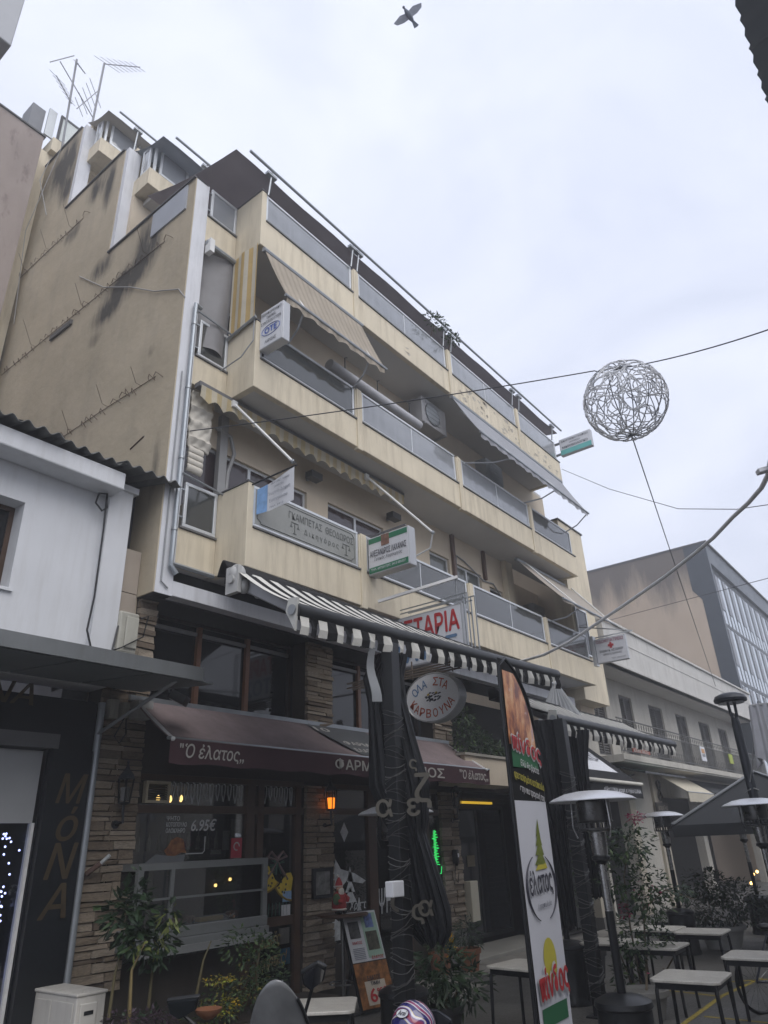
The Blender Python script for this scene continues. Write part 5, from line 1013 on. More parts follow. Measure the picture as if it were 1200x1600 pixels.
obj('chicken_picture', MB().prism([(6.27, GL, 2.17), (6.32, GL, 2.11), (6.45, GL, 2.1), (6.55, GL, 2.14), (6.63, GL, 2.13), (6.6, GL, 2.19), (6.57, GL, 2.3), (6.46, GL, 2.33), (6.37, GL, 2.29), (6.33, GL, 2.22)], (0, .003, 0)), CHKM, t_); obj('plate_print', MB().prism([(5.95, GL+.004, 2.0), (6.15, GL+.004, 2.13), (6.4, GL+.004, 2.1), (6.62, GL+.004, 2.12), (6.6, GL+.004, 2.02), (6.4, GL+.004, 2.0)], (0, .003, 0)), paint('plate_grey_print', (.16, .17, .18), .6, var=.2), t_); obj('white_line', MB().tube([(6.62, GL, 2.12), (6.9, GL, 2.12), (6.93, GL, 2.15), (6.93, GL, 2.33)], .006, 4), PWH, t_)
t_ = deco('window_sticker', 'red square sticker with white logo in the left tavern window', 'sticker', (7.5, GL, 2.05)); obj('sheet', MB().box(7.4, 7.6, GL-.004, GL, 2.04, 2.3), paint('sticker_red', (.40, .03, .05), .5), t_); obj('logo', MB().tube([(7.5+.05*math.cos(a), GL-.006, 2.19+.05*math.sin(a)) for a in [i*.5 for i in range(11)]], .008, 4), PWH, t_)
for (x, z, c, lab) in ((8.52, 1.42, (.25, .40, .62), 'pale blue sticker on the tavern door glass'), (8.5, 1.24, (.55, .55, .57), 'white sticker just above the rail of the tavern door'), (8.5, .88, (.55, .52, .50), 'white notice with a red mark on the lower door panel'), (8.52, .62, (.05, .28, .52), 'bright blue sticker on the lower door panel')):
    t_ = deco('window_sticker', lab, 'sticker', (x, YW, z)); y = GL if z > 1.2 else YW+.045; obj('sheet', MB().box(x-.08, x+.1, y-.004, y, z, z+(.2 if z < 1.2 else .14)), paint('sticker_%d' % int(z*100), c, .5, var=.15, scale=12), t_)
t_ = deco('paper_sheets', 'pale paper sheets pinned inside the left tavern window above the red sticker', 'paper', (7.4, YW+.1, 2.1))
for (x0_, x1_, z0_, z1_) in ((7.3, 7.42, 2.15, 2.4), (7.45, 7.6, 2.28, 2.55), (7.1, 7.28, 2.1, 2.16)): obj('sheet', MB().box(x0_, x1_, YW+.1, YW+.104, z0_, z1_), paint('paper_dim', (.42, .41, .38), .7, var=.12), t_)
t_ = thing('bottle_shelf', 'dim shelf with pale bottles deep inside the tavern behind the left window', 'shelf', (7.0, 10.2, 1.6))
for z in (1.7, 2.15): obj('board', MB().box(6.0, 8.6, 10.2, 10.5, z, z+.03), WOODB, t_)
mb = MB()
for i in range(40): mb.lathe([(.035, 0), (.035, .16), (.012, .22), (.012, .27)], (6.05+.063*i, 10.3, 1.73 if i % 3 else 2.18), 7)
tag(obj('bottles', mb, paint('bottle_pale', (.25, .27, .22), .3, var=.5, scale=3), t_), kind='stuff')
# bells on the door
t_ = deco('bells_paint', 'two yellow bells with a green and red bow painted on the tavern door glass', 'window paint', (8.32, GL, 1.35))
def bell(cx, cz, s, ang):
    pts = [(-.30, 0), (-.22, .10), (-.17, .30), (-.12, .45), (0, .52), (.12, .45), (.17, .30), (.22, .10), (.30, 0), (.15, -.05), (0, -.06), (-.15, -.05)]
    ca, sa = math.cos(ang), math.sin(ang); return [(cx+s*(x*ca-z*sa), GL-.003, cz+s*(x*sa+z*ca)) for x, z in pts]
for (cx, cz, ang) in ((8.17, 1.62, .35), (8.45, 1.52, -.5)):
    b_ = obj('bell', MB().prism(bell(cx, cz, .62, ang), (0, .003, 0)), YPT, t_); mb = MB()
    for k in range(9): a = k*.7; mb.lathe([(.018, 0), (.018, .002)], (cx+.10*math.cos(a)*(1 if k % 2 else .5), GL-.008, cz+.13+.11*math.sin(a)), 6, 'y')
    tag(obj('dots', mb, paint('dark_dots', (.03, .03, .02)), b_), kind='stuff')
    obj('rim', MB().tube([Vector(bell(cx, cz, .62, ang)[i])-Vector((0, .006, 0)) for i in (0, 11, 10, 9, 8)], .014, 4), paint('window_paint_ochre', (.25, .17, .02), .8), b_)
mb = MB()
for s_ in (-1, 1): mb.tube([(8.32, GL, 2.0), (8.32+s_*.12, GL, 2.1), (8.32+s_*.2, GL, 2.03), (8.32, GL, 1.98), (8.32+s_*.1, GL, 1.85), (8.32+s_*.22, GL, 1.72)], .018, 4)
obj('bow', mb, paint('window_paint_pink', (.22, .16, .16), .8), t_); mb = MB()
for k in range(16): a = rnd.uniform(0, 6.28); mb.tube([(8.32, GL-.002, 1.93), (8.32+.16*math.cos(a), GL-.002, 1.9+.12*math.sin(a))], .007, 3)
for k in range(7): mb.tube([(8.1+k*.07, GL-.002, 1.42), (8.08+k*.075, GL-.002, 1.25)], .006, 3)
tag(obj('green_sprigs', mb, paint('window_paint_green', (.05, .13, .10), .8), t_), kind='stuff')
t_ = deco('greeting_paint', 'gold handwritten greeting on the lower panel of the tavern door', 'window paint', (8.3, YW, .6)); GLD = paint('gold_paint', (.36, .29, .15), .6)
text('lettering', 'Καλές', GLD, t_, (8.02, YW+.043, .82), (1, 0, .12), (0, 0, 1), w=.4, h=.2, shear=.3, bold=.01); text('lettering', 'γιορτές!', GLD, t_, (8.0, YW+.043, .55), (1, 0, .1), (0, 0, 1), w=.56, h=.22, shear=.3, bold=.01)
mb = MB()
for k in range(6): a = k*math.pi/3; mb.tube([(8.45, YW+.042, .36), (8.45+.07*math.cos(a), YW+.042, .36+.09*math.sin(a))], .012, 4)
obj('snowflake', mb, WPT, t_)
# food counter standing out under the window
t_ = thing('food_counter', 'grey metal framed glass food counter with roast food under the left tavern window', 'display counter', (6.7, 8.3, 1.1)); CF = paint('counter_grey', (.17, .18, .18), .45, .2, var=.12)
mb = MB(); mb.box(5.62, 7.72, 8.2, 8.56, 1.95, 2.03).box(5.62, 5.7, 8.2, 8.26, 1.2, 1.95).box(7.64, 7.72, 8.2, 8.26, 1.2, 1.95).box(6.1, 6.15, 8.2, 8.25, 1.32, 1.95).box(5.62, 7.72, 8.2, 8.22, 1.62, 1.645); obj('frame', mb, CF, t_)
obj('tray', MB().box(5.62, 7.72, 8.14, 8.56, 1.1, 1.2).box(5.62, 7.72, 8.18, 8.56, 1.2, 1.32), CF, t_, bevel=.01); obj('tray_lip', MB().box(5.6, 7.74, 8.1, 8.14, 1.04, 1.12), paint('counter_light', (.26, .27, .27), .4, .3), t_)
obj('pane', MB().box(5.7, 7.64, 8.225, 8.23, 1.32, 1.95), SEE, t_); obj('back', MB().box(5.62, 7.72, 8.55, 8.56, 1.32, 1.95), DARKIN, t_)
mb = MB()
for i in range(26): mb.ball((rnd.choice((rnd.uniform(6.2, 6.6), rnd.uniform(7.1, 7.6))), rnd.uniform(8.26, 8.45), 1.35+rnd.random()*.04), (rnd.uniform(.03, .06), .05, .035), 7, 5)
tag(obj('roast_meat', mb, CHKM, t_), kind='stuff'); obj('lemon_tray', MB().box(6.62, 7.0, 8.24, 8.36, 1.33, 1.38), paint('egg_yellow', (.55, .36, .02), .5, var=.15, scale=20), t_, bevel=.01)
for (x, z, y) in ((7.05, 1.72, 8.5), (7.3, 1.78, 8.5)): obj('bulb', MB().ball((x, y, z), .022, 8, 6), emit('warm_bulb', (1., .62, .2), 3.), t_)
for (x, z) in ((6.65, 2.86), (6.86, 2.86), (7.05, 2.87)):
    l_ = thing('ceiling_lamp', ('left', 'middle', 'right')[(x > 6.7)+(x > 7)]+' of the three small warm lamps glowing behind the painted icicles', 'lamp', (x, 9.4, z), 'three lamps inside the tavern'); obj('bulb', MB().ball((x, 9.4, z), (.028, .028, .05), 8, 6), emit('warm_bulb'), l_); obj('cord', MB().tube([(x, 9.4, z+.04), (x, 9.4, 3.0)], .006, 4), BLACKM, l_)
# bay two: snowmen, fir trees, words, neon tree
t_ = deco('snow_paint', 'white painted snowman, fir tree and drifts on the tavern window behind the menu board', 'window paint', (10, GL, .8)); mb = MB()
for (cx, cz, s) in ((9.98, 1.3, .5), (10.2, 1.05, .3)):
    for k in range(3): mb.prism([(cx-s*.32+k*s*.08, GL-.002, cz+k*s*.3), (cx+s*.32-k*s*.08, GL-.002, cz+k*s*.3), (cx, GL-.002, cz+s*.45+k*s*.3)], (0, .003, 0))
obj('fir_trees', mb, WPT, t_); mb = MB()
mb.prism([(9.52, GL-.002, 1.55), (9.62, GL-.002, 1.95), (9.75, GL-.002, 1.8), (10.1, GL-.002, 1.72), (10.38, GL-.002, 1.6), (10.3, GL-.002, 1.56), (9.9, GL-.002, 1.62), (9.7, GL-.002, 1.5)], (0, .003, 0)).prism([(9.52, GL-.002, .8), (9.52, GL-.002, 1.15), (9.7, GL-.002, 1.05), (10.2, GL-.002, .95), (10.42, GL-.002, .8)], (0, .003, 0)).prism([(9.75, GL-.002, 2.35), (9.85, GL-.002, 2.5), (9.95, GL-.002, 2.35), (9.85, GL-.002, 2.2)], (0, .003, 0))
obj('snow_drift', mb, WPT, t_)
for k in range(5): obj('brush_stroke', MB().prism([(9.55+.02*k, GL-.004, .45+k*.17), (9.7+.02*k, GL-.004, .55+k*.17), (9.72+.02*k, GL-.004, .6+k*.17), (9.56+.02*k, GL-.004, .5+k*.17)], (0, .003, 0)), WPT, t_)
t_ = deco('greeting_paint', 'white brush lettering on the glass beside the wrapped black post', 'window paint', (11, GL, 1.3)); text('lettering', 'Χριστ', WPT, t_, (9.95, GL-.006, 1.16), (1, 0, 0), (0, 0, 1), w=.42, h=.16, bold=.03, shear=.2); text('lettering', 'ΨΗς', WPT, t_, (10.72, GL, 1.0), (1, 0, .05), (0, 0, 1), w=.5, h=.45, bold=.02, shear=.1)
t_ = thing('neon_tree', 'small green neon fir tree glowing in the window beside the right stone pillar', 'neon light', (12.44, YW, 1.6)); NEO = emit('green_neon', (.03, .7, .15), .6); mb = MB(); pts = []
for k in range(26): zz = 2.35-k*.024; wd = .04+.11*((k % 7)/7)+.04*(k/26); pts.append((12.44+(wd if k % 2 else -wd)*.7, YW-.03, zz))
mb.tube(pts, .009, 5); mb.tube([(12.3, YW-.03, 1.68), (12.33, YW-.03, 1.6), (12.57, YW-.03, 1.6), (12.6, YW-.03, 1.72)], .009, 5); obj('tube', mb, NEO, t_); obj('back_strip', MB().box(12.4, 12.47, YW-.02, YW-.01, 1.35, 2.35), paint('white_tube'), t_)
t_ = thing('picture_frame', 'small dark framed picture hung on the middle stone pillar', 'picture', (9.2, YW, 1.45)); obj('frame', frame_mb(MB(), 8.95, 9.4, 1.42, 1.84, YW-.12, YW-.07, .05), BLACKM, t_); obj('picture', MB().box(9.0, 9.35, YW-.1, YW-.09, 1.47, 1.79), paint('old_photo', (.15, .15, .145), .4, var=.7, scale=9), t_)
t_ = thing('wall_telephone', 'black wall telephone with hanging cord on the right stone pillar', 'telephone', (13.0, YW, 1.8)); obj('body', MB().box(12.93, 13.05, YW-.16, YW-.06, 1.75, 2.0), BLACKM, t_, bevel=.02); obj('handset', MB().tube([(12.92, YW-.17, 1.98), (12.9, YW-.2, 1.85), (12.92, YW-.17, 1.72)], .025, 8), BLACKM, t_); obj('cord', MB().tube([(12.95, YW-.12, 1.75), (12.9, YW-.12, 1.5), (13.0, YW-.12, 1.42), (13.05, YW-.12, 1.6)], .008, 4), BLACKM, t_); obj('label', MB().box(12.96, 13.03, YW-.168, YW-.161, 1.86, 1.93), SIGNW, t_)
# handheld vacuum pipe stub leaning on left pillar
t_ = thing('pipe_stub', 'short brown pipe with white tip sticking out of the left stone pillar', 'pipe', (5.2, 8.4, 1.9)); obj('pipe', MB().tube([(5.12, 8.5, 1.95), (5.22, 8.38, 2.06)], .03, 8), paint('brown_pipe'), t_); obj('tip', MB().tube([(5.22, 8.38, 2.06), (5.28, 8.31, 2.14)], .022, 8), WPT, t_)

# high table with Santa, menu board
t_ = thing('high_table', 'small round high table with chrome column beside the menu board', 'table', (8.95, 7.9, 0)); obj('top', MB().lathe([(.36, 1.2), (.38, 1.215), (.38, 1.235), (.36, 1.245)], (8.95, 7.9, 0), 24), WOODB, t_); obj('column', MB().tube([(8.95, 7.9, .03), (8.95, 7.9, 1.2)], .035, 12), paint('chrome', (.35, .35, .36), .2, .9), t_, smooth=True); obj('base', MB().lathe([(.24, 0), (.24, .02), (.04, .05)], (8.95, 7.9, 0), 20), paint('chrome'), t_); obj('foot_ring', MB().tube([(8.95+.2*math.cos(a), 7.9+.2*math.sin(a), .38) for a in [i*.3142 for i in range(21)]], .01, 5), paint('chrome'), t_)
t_ = thing('santa_figurine', 'small Santa figurine with red coat, white beard and sack on the high table', 'figurine', (8.85, 7.85, 1.245)); sx_, sy_ = 8.82, 7.85; RD = paint('santa_red', (.25, .02, .02), .7); WH = paint('santa_white', (.5, .47, .43), .8); SK = paint('santa_skin', (.42, .25, .18), .6)
obj('coat', MB().lathe([(.09, .04), (.11, .1), (.10, .2), (.07, .27), (.03, .3)], (sx_, sy_, 1.245), 14), RD, t_, smooth=True); obj('boots', MB().ball((sx_-.05, sy_-.04, 1.27), (.05, .07, .03), 8, 5).ball((sx_+.05, sy_-.04, 1.27), (.05, .07, .03), 8, 5), BLACKM, t_); obj('head', MB().ball((sx_, sy_-.01, 1.575), (.055, .055, .06), 12, 8), SK, t_, smooth=True)
obj('beard', MB().ball((sx_, sy_-.045, 1.52), (.055, .035, .075), 10, 7), WH, t_, smooth=True); obj('hat', MB().lathe([(.062, 0), (.05, .05), (.025, .1), (.0, .13)], (sx_, sy_, 1.6), 12), RD, t_, smooth=True); obj('hat_trim', MB().lathe([(.05, -.012), (.068, 0), (.05, .014)], (sx_, sy_, 1.605), 12), WH, t_); obj('bobble', MB().ball((sx_-.02, sy_, 1.735), .02, 8, 6), WH, t_)
obj('arm', MB().tube([(sx_-.07, sy_-.02, 1.49), (sx_-.11, sy_-.08, 1.42), (sx_-.06, sy_-.12, 1.40)], [.035, .032, .028], 8), RD, t_, smooth=True); obj('arm', MB().tube([(sx_+.07, sy_-.02, 1.49), (sx_+.11, sy_-.08, 1.43), (sx_+.05, sy_-.12, 1.42)], [.035, .032, .028], 8), RD, t_, smooth=True); obj('coat_trim', MB().lathe([(.10, 0), (.118, .015), (.1, .03)], (sx_, sy_, 1.29), 14), WH, t_); obj('sack', MB().ball((sx_-.11, sy_-.05, 1.44), (.06, .055, .075), 10, 7), paint('green_sack', (.05, .09, .04), .8), t_, smooth=True)
t_ = thing('menu_board', 'leaning board with a white photo sheet above an orange price poster', 'menu board', (9.25, 7.8, 0))
def bp(u, v, o=0): return Vector((8.82+.07*(1-v)*0+.62*u+.14*(1-v), 7.8-.1*u-.25*(1-v)+.0-o, .08+1.17*v))
obj('board', MB().sheet(bp(-.03, -.02, -.02), bp(1.03, -.02, -.02), bp(1.03, 1.01, -.02), bp(-.03, 1.01, -.02), -.03), BLACKM, t_); obj('strut', MB().bar(bp(.5, .9, -.03), (9.25, 8.15, 0), .03), BLACKM, t_)
obj('photo_sheet', MB().sheet(bp(0, .47), bp(1, .47), bp(1, 1), bp(0, 1), .004), paint('paper_white', (.50, .51, .53), .5, var=.05), t_); obj('price_poster', MB().sheet(bp(0, 0), bp(1, 0), bp(1, .46), bp(0, .46), .004), paint('fire_poster', (.26, .11, .035), .5, var=.75, scale=9), t_)
obj('green_field', MB().sheet(bp(.5, .5, .003), bp(.97, .5, .003), bp(.97, .98, .003), bp(.5, .98, .003), .003), paint('pale_green_print', (.28, .40, .32), .5, var=.1), t_)
for (u0, u1, v0, v1, c) in ((.08, .4, .72, .9, (.06, .06, .06)), (.6, .85, .82, .97, (.10, .14, .30)), (.55, .9, .58, .78, (.07, .07, .05))): obj('photo', MB().sheet(bp(u0, v0, .008), bp(u1, v0, .008), bp(u1, v1, .008), bp(u0, v1, .008), .003), paint('photo_%d' % int(u0*100+v0*10), c, .5, var=.8, scale=14), t_)
bu, bv = (bp(1, .5)-bp(0, .5)).normalized(), (bp(.5, 1)-bp(.5, 0)).normalized()
for (s_, u, v, w_, h_, m_) in (('ΕΛΑΤΟΣ', .1, .66, .18, .035, REDT), ('ΕΛΑΤΟΣ', .58, .485, .22, .04, REDT), ('ΕΛΑΤΟΣ', .3, .275, .25, .06, INK), ('ΤΙΜΗ', .36, .225, .17, .045, INK), ('6', .28, .06, .12, .16, REDT), ('95€', .5, .13, .18, .075, REDT)):
    text('lettering', s_, m_, t_, bp(u, v, .012), bu, bv, w=w_, h=h_, bold=.04)
mb = MB()
for k in range(7): mb.sheet(bp(.08, .50+k*.018, .01), bp(.42, .50+k*.018, .01), bp(.42, .508+k*.018, .01), bp(.08, .508+k*.018, .01), .001)
tag(obj('small_print', mb, greyink, t_), kind='stuff'); obj('white_field', MB().sheet(bp(.2, .03, .006), bp(.8, .03, .006), bp(.8, .27, .006), bp(.2, .27, .006), .002), paint('paper_cream', (.50, .44, .36), .5, var=.12, scale=5), t_)

# ================================================================== posts with tied black curtains
LAT = Vector((rt0.x, rt0.y, 0)); BK = Vector((fwd.x, fwd.y, 0)).normalized()
def post(label, x, y, h):
    t_ = thing('awning_post', label, 'post', (x, y, 0)); obj('shaft', MB().box(x-.075, x+.075, y-.075, y+.075, 0, h), BLACKM, t_, bevel=.008); obj('foot_plate', MB().box(x-.15, x+.15, y-.15, y+.15, 0, .02), BLACKM, t_)
    pts = []
    for i in range(900):
        z = .15+(h-.9)*i/900; a = i*.42; q = .09/max(abs(math.cos(a)), abs(math.sin(a))); pts.append((x+q*math.cos(a), y+q*math.sin(a), z+.05*math.sin(i*.37)+.03*math.sin(i*.11)))
    obj('light_string', MB().tube(pts, .0042, 3, cap=False), paint('clear_wire', (.09, .09, .09), .35), t_); obj('string_knots', MB().tube(pts[100:330:1], .0042, 3), paint('clear_wire'), t_) if 0 else None
    return t_
P1 = post('black square post wrapped in a string of lights, carrying the first striped awning', 6.5, 4.95, 4.25)
q = aty(613, 1389, 4.85); obj('switch_box', MB().box(q.x-.09, q.x+.09, 4.77, 4.87, q.z-.07, q.z+.07), SIGNW, P1, bevel=.008)
P2 = post('black square post with wires between the feather flag and the near patio heater', 10.38, 4.72, 3.75)
def curtain(name, label, base, prof, m, folds=13, depth=.16):
    """gathered hanging cloth; prof rows: (z, left, right) lateral extents from the post"""
    t_ = thing(name, label, 'curtain', (base[0], base[1], prof[-1][0])); n = len(prof)-1; bx = Vector((base[0], base[1], 0))+BK*-.1
    def f(u, v):
        k = min(int(v*n), n-1); w_ = v*n-k; w_ = w_*w_*(3-2*w_); z, l, r_ = [prof[k][i]*(1-w_)+prof[k+1][i]*w_ for i in range(3)]
        a = u*6.28318; c, hw = (l+r_)/2, (r_-l)/2; rip = 1+.16*math.sin(a*folds+z*1.3)+.08*math.sin(a*folds*2.3+z*4)
        return bx+LAT*(c+hw*math.cos(a)*(1+.06*math.sin(a*folds)))+BK*(depth+.10+depth*math.sin(a)*rip)+Vector((0, 0, z+.03*math.sin(a*5+1)*(v > .9)))
    obj('cloth', MB().grid(f, 150, 60), m, t_, smooth=True); return t_
BC = cloth('black_curtain', (.013, .014, .016), .42, var=.2); 
c1 = curtain('tied_curtain', 'black tied up curtain with gold Greek letters hanging at the post below the oval sign', (6.5, 4.95),
             ((4.15, -.2, .2), (3.9, -.32, .14), (3.6, -.27, .16), (3.2, -.27, .24), (2.7, -.28, .36), (2.35, -.14, .33), (2.22, -.06, .3), (2.1, -.04, .33), (1.8, -.05, .42), (1.5, -.04, .5), (1.3, .1, .5), (1.2, .2, .42)), BC)
obj('white_lining', MB().grid(lambda u, v: aty(577+10*u+6*v*u, 1012+85*v, 4.9)+Vector((0, .04*math.sin(v*5), 0)), 4, 8), paint('lining_grey', (.22, .23, .24), .7), c1, smooth=True)
GOLD = paint('gold_letter', (.075, .068, .055), .6)
for (s_, px, py, h_) in (('α', 588, 1277, .17), ('ε', 637, 1275, .17), ('ζ', 650, 1262, .34), ('ς', 640, 1205, .12), ('ς', 612, 1432, .2), ('ς', 645, 1444, .17), ('α', 655, 1432, .14)):
    r_ = ray(px, py); p_ = CAM+r_*((Vector((6.5, 4.95, 0)).dot(BK)-.075)/r_.dot(BK)); text('lettering', s_, GOLD, c1, p_, LAT, (0, 0, 1), h=h_, bold=.03)
t_ = curtain('tied_curtain', 'black curtain gathered in long folds under the left end of the second striped awning', (10.25, 4.9), ((3.75, -.5, .35), (3.4, -.42, .3), (3.0, -.34, .22), (2.6, -.3, .2), (2.2, -.2, .14), (1.6, -.16, .12), (1.0, -.12, .1)), BC)
t_ = curtain('tied_curtain', 'narrow black curtain with grey folds in front of the cafe awning', (11.3, 4.95), ((3.7, -.12, .3), (3.2, -.1, .2), (2.6, -.1, .16), (2.0, -.08, .14), (1.3, -.1, .12)), BC, 9, .1)

# ================================================================== patio heaters, tables, lamp post, flag
STEEL = paint('brushed_steel', (.42, .42, .42), .28, .9, var=.1, scale=3); DISC = paint('disc_white_metal', (.66, .67, .70), .35, .5, var=.05); MESHM = paint('heater_mesh', (.10, .10, .10), .4, .7)
def heater(label, x, y):
    t_ = thing('patio_heater', label, 'patio heater', (0, 0, 0), 'patio heaters between the tables')
    obj('base', MB().lathe([(.27, 0), (.27, .05), (.25, .08), (.25, .66), (.27, .68), (.26, .72), (.18, .76), (.05, .78)], n=28), BLACKM, t_, smooth=True)
    obj('lower_pole', MB().lathe([(.042, .76), (.042, 1.45)], n=14), BLACKM, t_, smooth=True); obj('upper_pole', MB().lathe([(.04, 1.45), (.04, 1.88)], n=14), STEEL, t_, smooth=True)
    obj('collar', MB().lathe([(.045, 1.86), (.07, 1.89), (.09, 1.9), (.09, 1.93), (.07, 1.94)], n=16), BLACKM, t_)
    obj('burner', MB().lathe([(.075, 1.94), (.08, 2.0), (.085, 2.15), (.11, 2.17)], n=16), STEEL, t_, smooth=True)
    mb = MB()
    for k in range(20):
        a = k*6.283/20; mb.bar((.165*math.cos(a), .165*math.sin(a), 2.17), (.165*math.cos(a), .165*math.sin(a), 2.26), .012)
    mb.lathe([(.13, 2.16), (.18, 2.17), (.18, 2.185), (.13, 2.19)], n=20).lathe([(.172, 2.24), (.178, 2.25), (.172, 2.26)], n=20); obj('guard_ring', mb, MESHM, t_)
    obj('emitter', MB().lathe([(.165, 2.26), (.17, 2.3), (.17, 2.44), (.14, 2.46)], n=28), paint('emitter_steel', (.16, .16, .16), .3, .8), t_, smooth=True)
    for gw in ([(.2, 0, 2.1), (.23, 0, 2.2), (.22, 0, 2.45)], [(-.1, .17, 2.1), (-.115, .2, 2.2), (-.11, .19, 2.45)], [(-.1, -.17, 2.1), (-.115, -.2, 2.2), (-.11, -.19, 2.45)]): obj('guard_wire', MB().tube(gw, .008, 5), STEEL, t_)
    obj('reflector_disc', MB().lathe([(.0, 2.545), (.15, 2.54), (.28, 2.52), (.40, 2.475), (.44, 2.45), (.44, 2.442), (.40, 2.455), (.28, 2.49), (.0, 2.51)], n=40), DISC, t_, smooth=True)
    t_.location = (x, y, 0); return t_
h0 = heater('nearest patio heater, steel emitter and broad white disc right beside the feather flag', 7.55, 3.2)
p_ = atz(899, 1568, 0)
for (x, y, lab) in ((p_.x, p_.y, 'patio heater half hidden by the right edge of the feather flag'), (16.2, 5.4, 'distant patio heater with small white disc in front of the cream wall'), (19.7, 4.75, 'farthest patio heater, white disc under the dark parasols'), (12.4, 2.75, 'patio heater cut off by the right edge of the picture'), ((CAM+ray(619, 1284)*8.2).x, (CAM+ray(619, 1284)*8.2).y, 'patio heater hidden behind the wrapped post but for its white disc')):
    copy_tree(h0, None, (x, y, 0), rnd.uniform(0, 6), lab)
MARB = NT('table_marble'); n1 = MARB.noise(MARB.coord(), 7, 6, .7); n2 = MARB.noise(MARB.coord(), 40, 3); MARB.col(MARB.mix(MARB.ramp(n2, [(.55, 0.), (.75, .5)]), MARB.ramp(n1, [(.3, (.42, .40, .36)), (.7, (.58, .56, .51))]), (.25, .23, .2))); MARB.set(.28, 0, .5); MARBM = MARB.m
def table(label, x, y, rz):
    t_ = thing('cafe_table', label, 'table', (0, 0, 0), 'square cafe tables on the street'); c = .35; k = .05
    pl = [(-c+k, -c), (c-k, -c), (c, -c+k), (c, c-k), (c-k, c), (-c+k, c), (-c, c-k), (-c, -c+k)]
    obj('tabletop', MB().prism([(a, b, .722) for a, b in pl], (0, 0, .028)), MARBM, t_, bevel=.006)
    obj('apron', MB().box(-.28, .28, -.30, -.28, .66, .72).box(-.28, .28, .28, .30, .66, .72).box(-.30, -.28, -.3, .3, .66, .72).box(.28, .30, -.3, .3, .66, .72), BLACKM, t_)
    for sx_ in (-1, 1):
        for sy_ in (-1, 1):
            obj('leg', MB().tube([(sx_*.2, sy_*.29, .705), (sx_*.27, sy_*.29, .695), (sx_*.295, sy_*.295, .64), (sx_*.30, sy_*.30, .5), (sx_*.315, sy_*.315, 0)], .02, 8), BLACKM, t_, smooth=True)
    t_.location = (x, y, 0); t_.rotation_euler = (0, 0, rz); return t_
t0 = table('nearest bare cafe table, fallen petals on its speckled top, at the lower right', 8.9, 2.98, R(4))
for (x, y, rz, lab) in ((10.62, 2.72, 3, 'cafe table at the right edge behind the nearest one'), (11.12, 4.1, 2, 'cafe table behind the bougainvillea, near end of a pair'), (11.3, 4.85, 5, 'cafe table joined to the far side of the pair behind the bougainvillea'), (12.85, 4.0, 3, 'far cafe table, right hand one of the rear pair'), (13.05, 4.74, 2, 'far cafe table, left hand one of the rear pair'), (8.96, 4.98, -6, 'cafe table left of the feather flag'), (6.02, 5.62, 38, 'cafe table right behind the scooter windshield')):
    copy_tree(t0, None, (x, y, 0), R(rz), lab)
for (px, py, lab) in ((1014, 1522, 'pink fallen petal at the left corner of the nearest table'), (1038, 1515, 'dark fallen leaf at the back of the nearest table')):
    p_ = atz(px, py, .752); t_ = obj('petal', MB().leaf((p_.x, p_.y, .754), (.6, .4, .1), (0, 0, 1), .05, .035), PINK if 'pink' in lab else WOODB); tag(t_, lab, 'petal')
t_ = thing('street_lamp', 'black street lamp with flat round hood on twin stems at the right', 'street lamp', (14, 3.06, 0)); lx, ly = 14.0, 3.06
obj('post', MB().lathe([(.14, 0), (.14, .3), (.085, .4), (.075, 3.8), (.06, 3.92)], (lx, ly, 0), 16), paint('lamp_blue_black', (.022, .026, .034), .4, .2), t_, smooth=True)
for s_ in (-1, 1): obj('stem', MB().tube([Vector((lx, ly, 3.88))+LAT*.02*s_, Vector((lx, ly, 3.98))+LAT*.05*s_, Vector((lx, ly, 4.19))+LAT*.06*s_], .026, 8), paint('lamp_blue_black'), t_, smooth=True)
obj('hood', MB().lathe([(.0, 4.36), (.15, 4.345), (.25, 4.3), (.28, 4.24), (.27, 4.2), (.0, 4.18)], (lx, ly, 0), 28), paint('lamp_blue_black'), t_, smooth=True); obj('glass', MB().lathe([(.0, 4.172), (.22, 4.172), (.22, 4.179), (.0, 4.179)], (lx, ly, 0), 24), pane('lamp_glass', (.5, .5, .5), .2, .8, .6, (.2, .2, .2)), t_)
obj('tied_cord', MB().tube([(lx-.1, ly-.05, 2.75), (lx, ly-.1, 2.72), (lx+.1, ly, 2.76), (lx, ly+.1, 2.7), (lx-.1, ly, 2.74)], .012, 5), paint('pale_cable'), t_)

# feather flag ---------------------------------------------------------
FX, FY = 5.46, 2.99
fd = (LAT*math.cos(R(56))+BK*math.sin(R(56))).normalized(); FW = .66
FL_ = thing('feather_flag', 'tall feather flag with roast meat picture on top, black middle and white lower half', 'flag', (FX, FY, 0)); fp0 = Vector((FX, FY, 0)); fn = fd.cross(Vector((0, 0, 1))); fn = -fn if fn.dot(ray(800, 1300)) > 0 else fn
def fw(z): return FW*max(0., 1-max(0, (z-2.85)/.72)**2)**.5
def F(u, z, o=0.0): return fp0+fd*u+Vector((0, 0, z))+fn*(.005*math.sin(u*6+z*2)+o)
def band(name, m, z0, z1, o, i0=.0, i1=.0, nz=20, wave=None):
    def f(u, v):
        zz = z0+(z1-z0)*v; w_ = max(.02, fw(zz)-i1); a = i0; top = 0
        if wave and v == 0: zz -= wave*math.sin(u*3.14)
        return F(a+(w_-a)*u, zz, o)
    obj(name, MB().grid(f, 12, nz), m, FL_, smooth=True)
band('cloth', BLACKC, .35, 3.56, 0.0, nz=60)
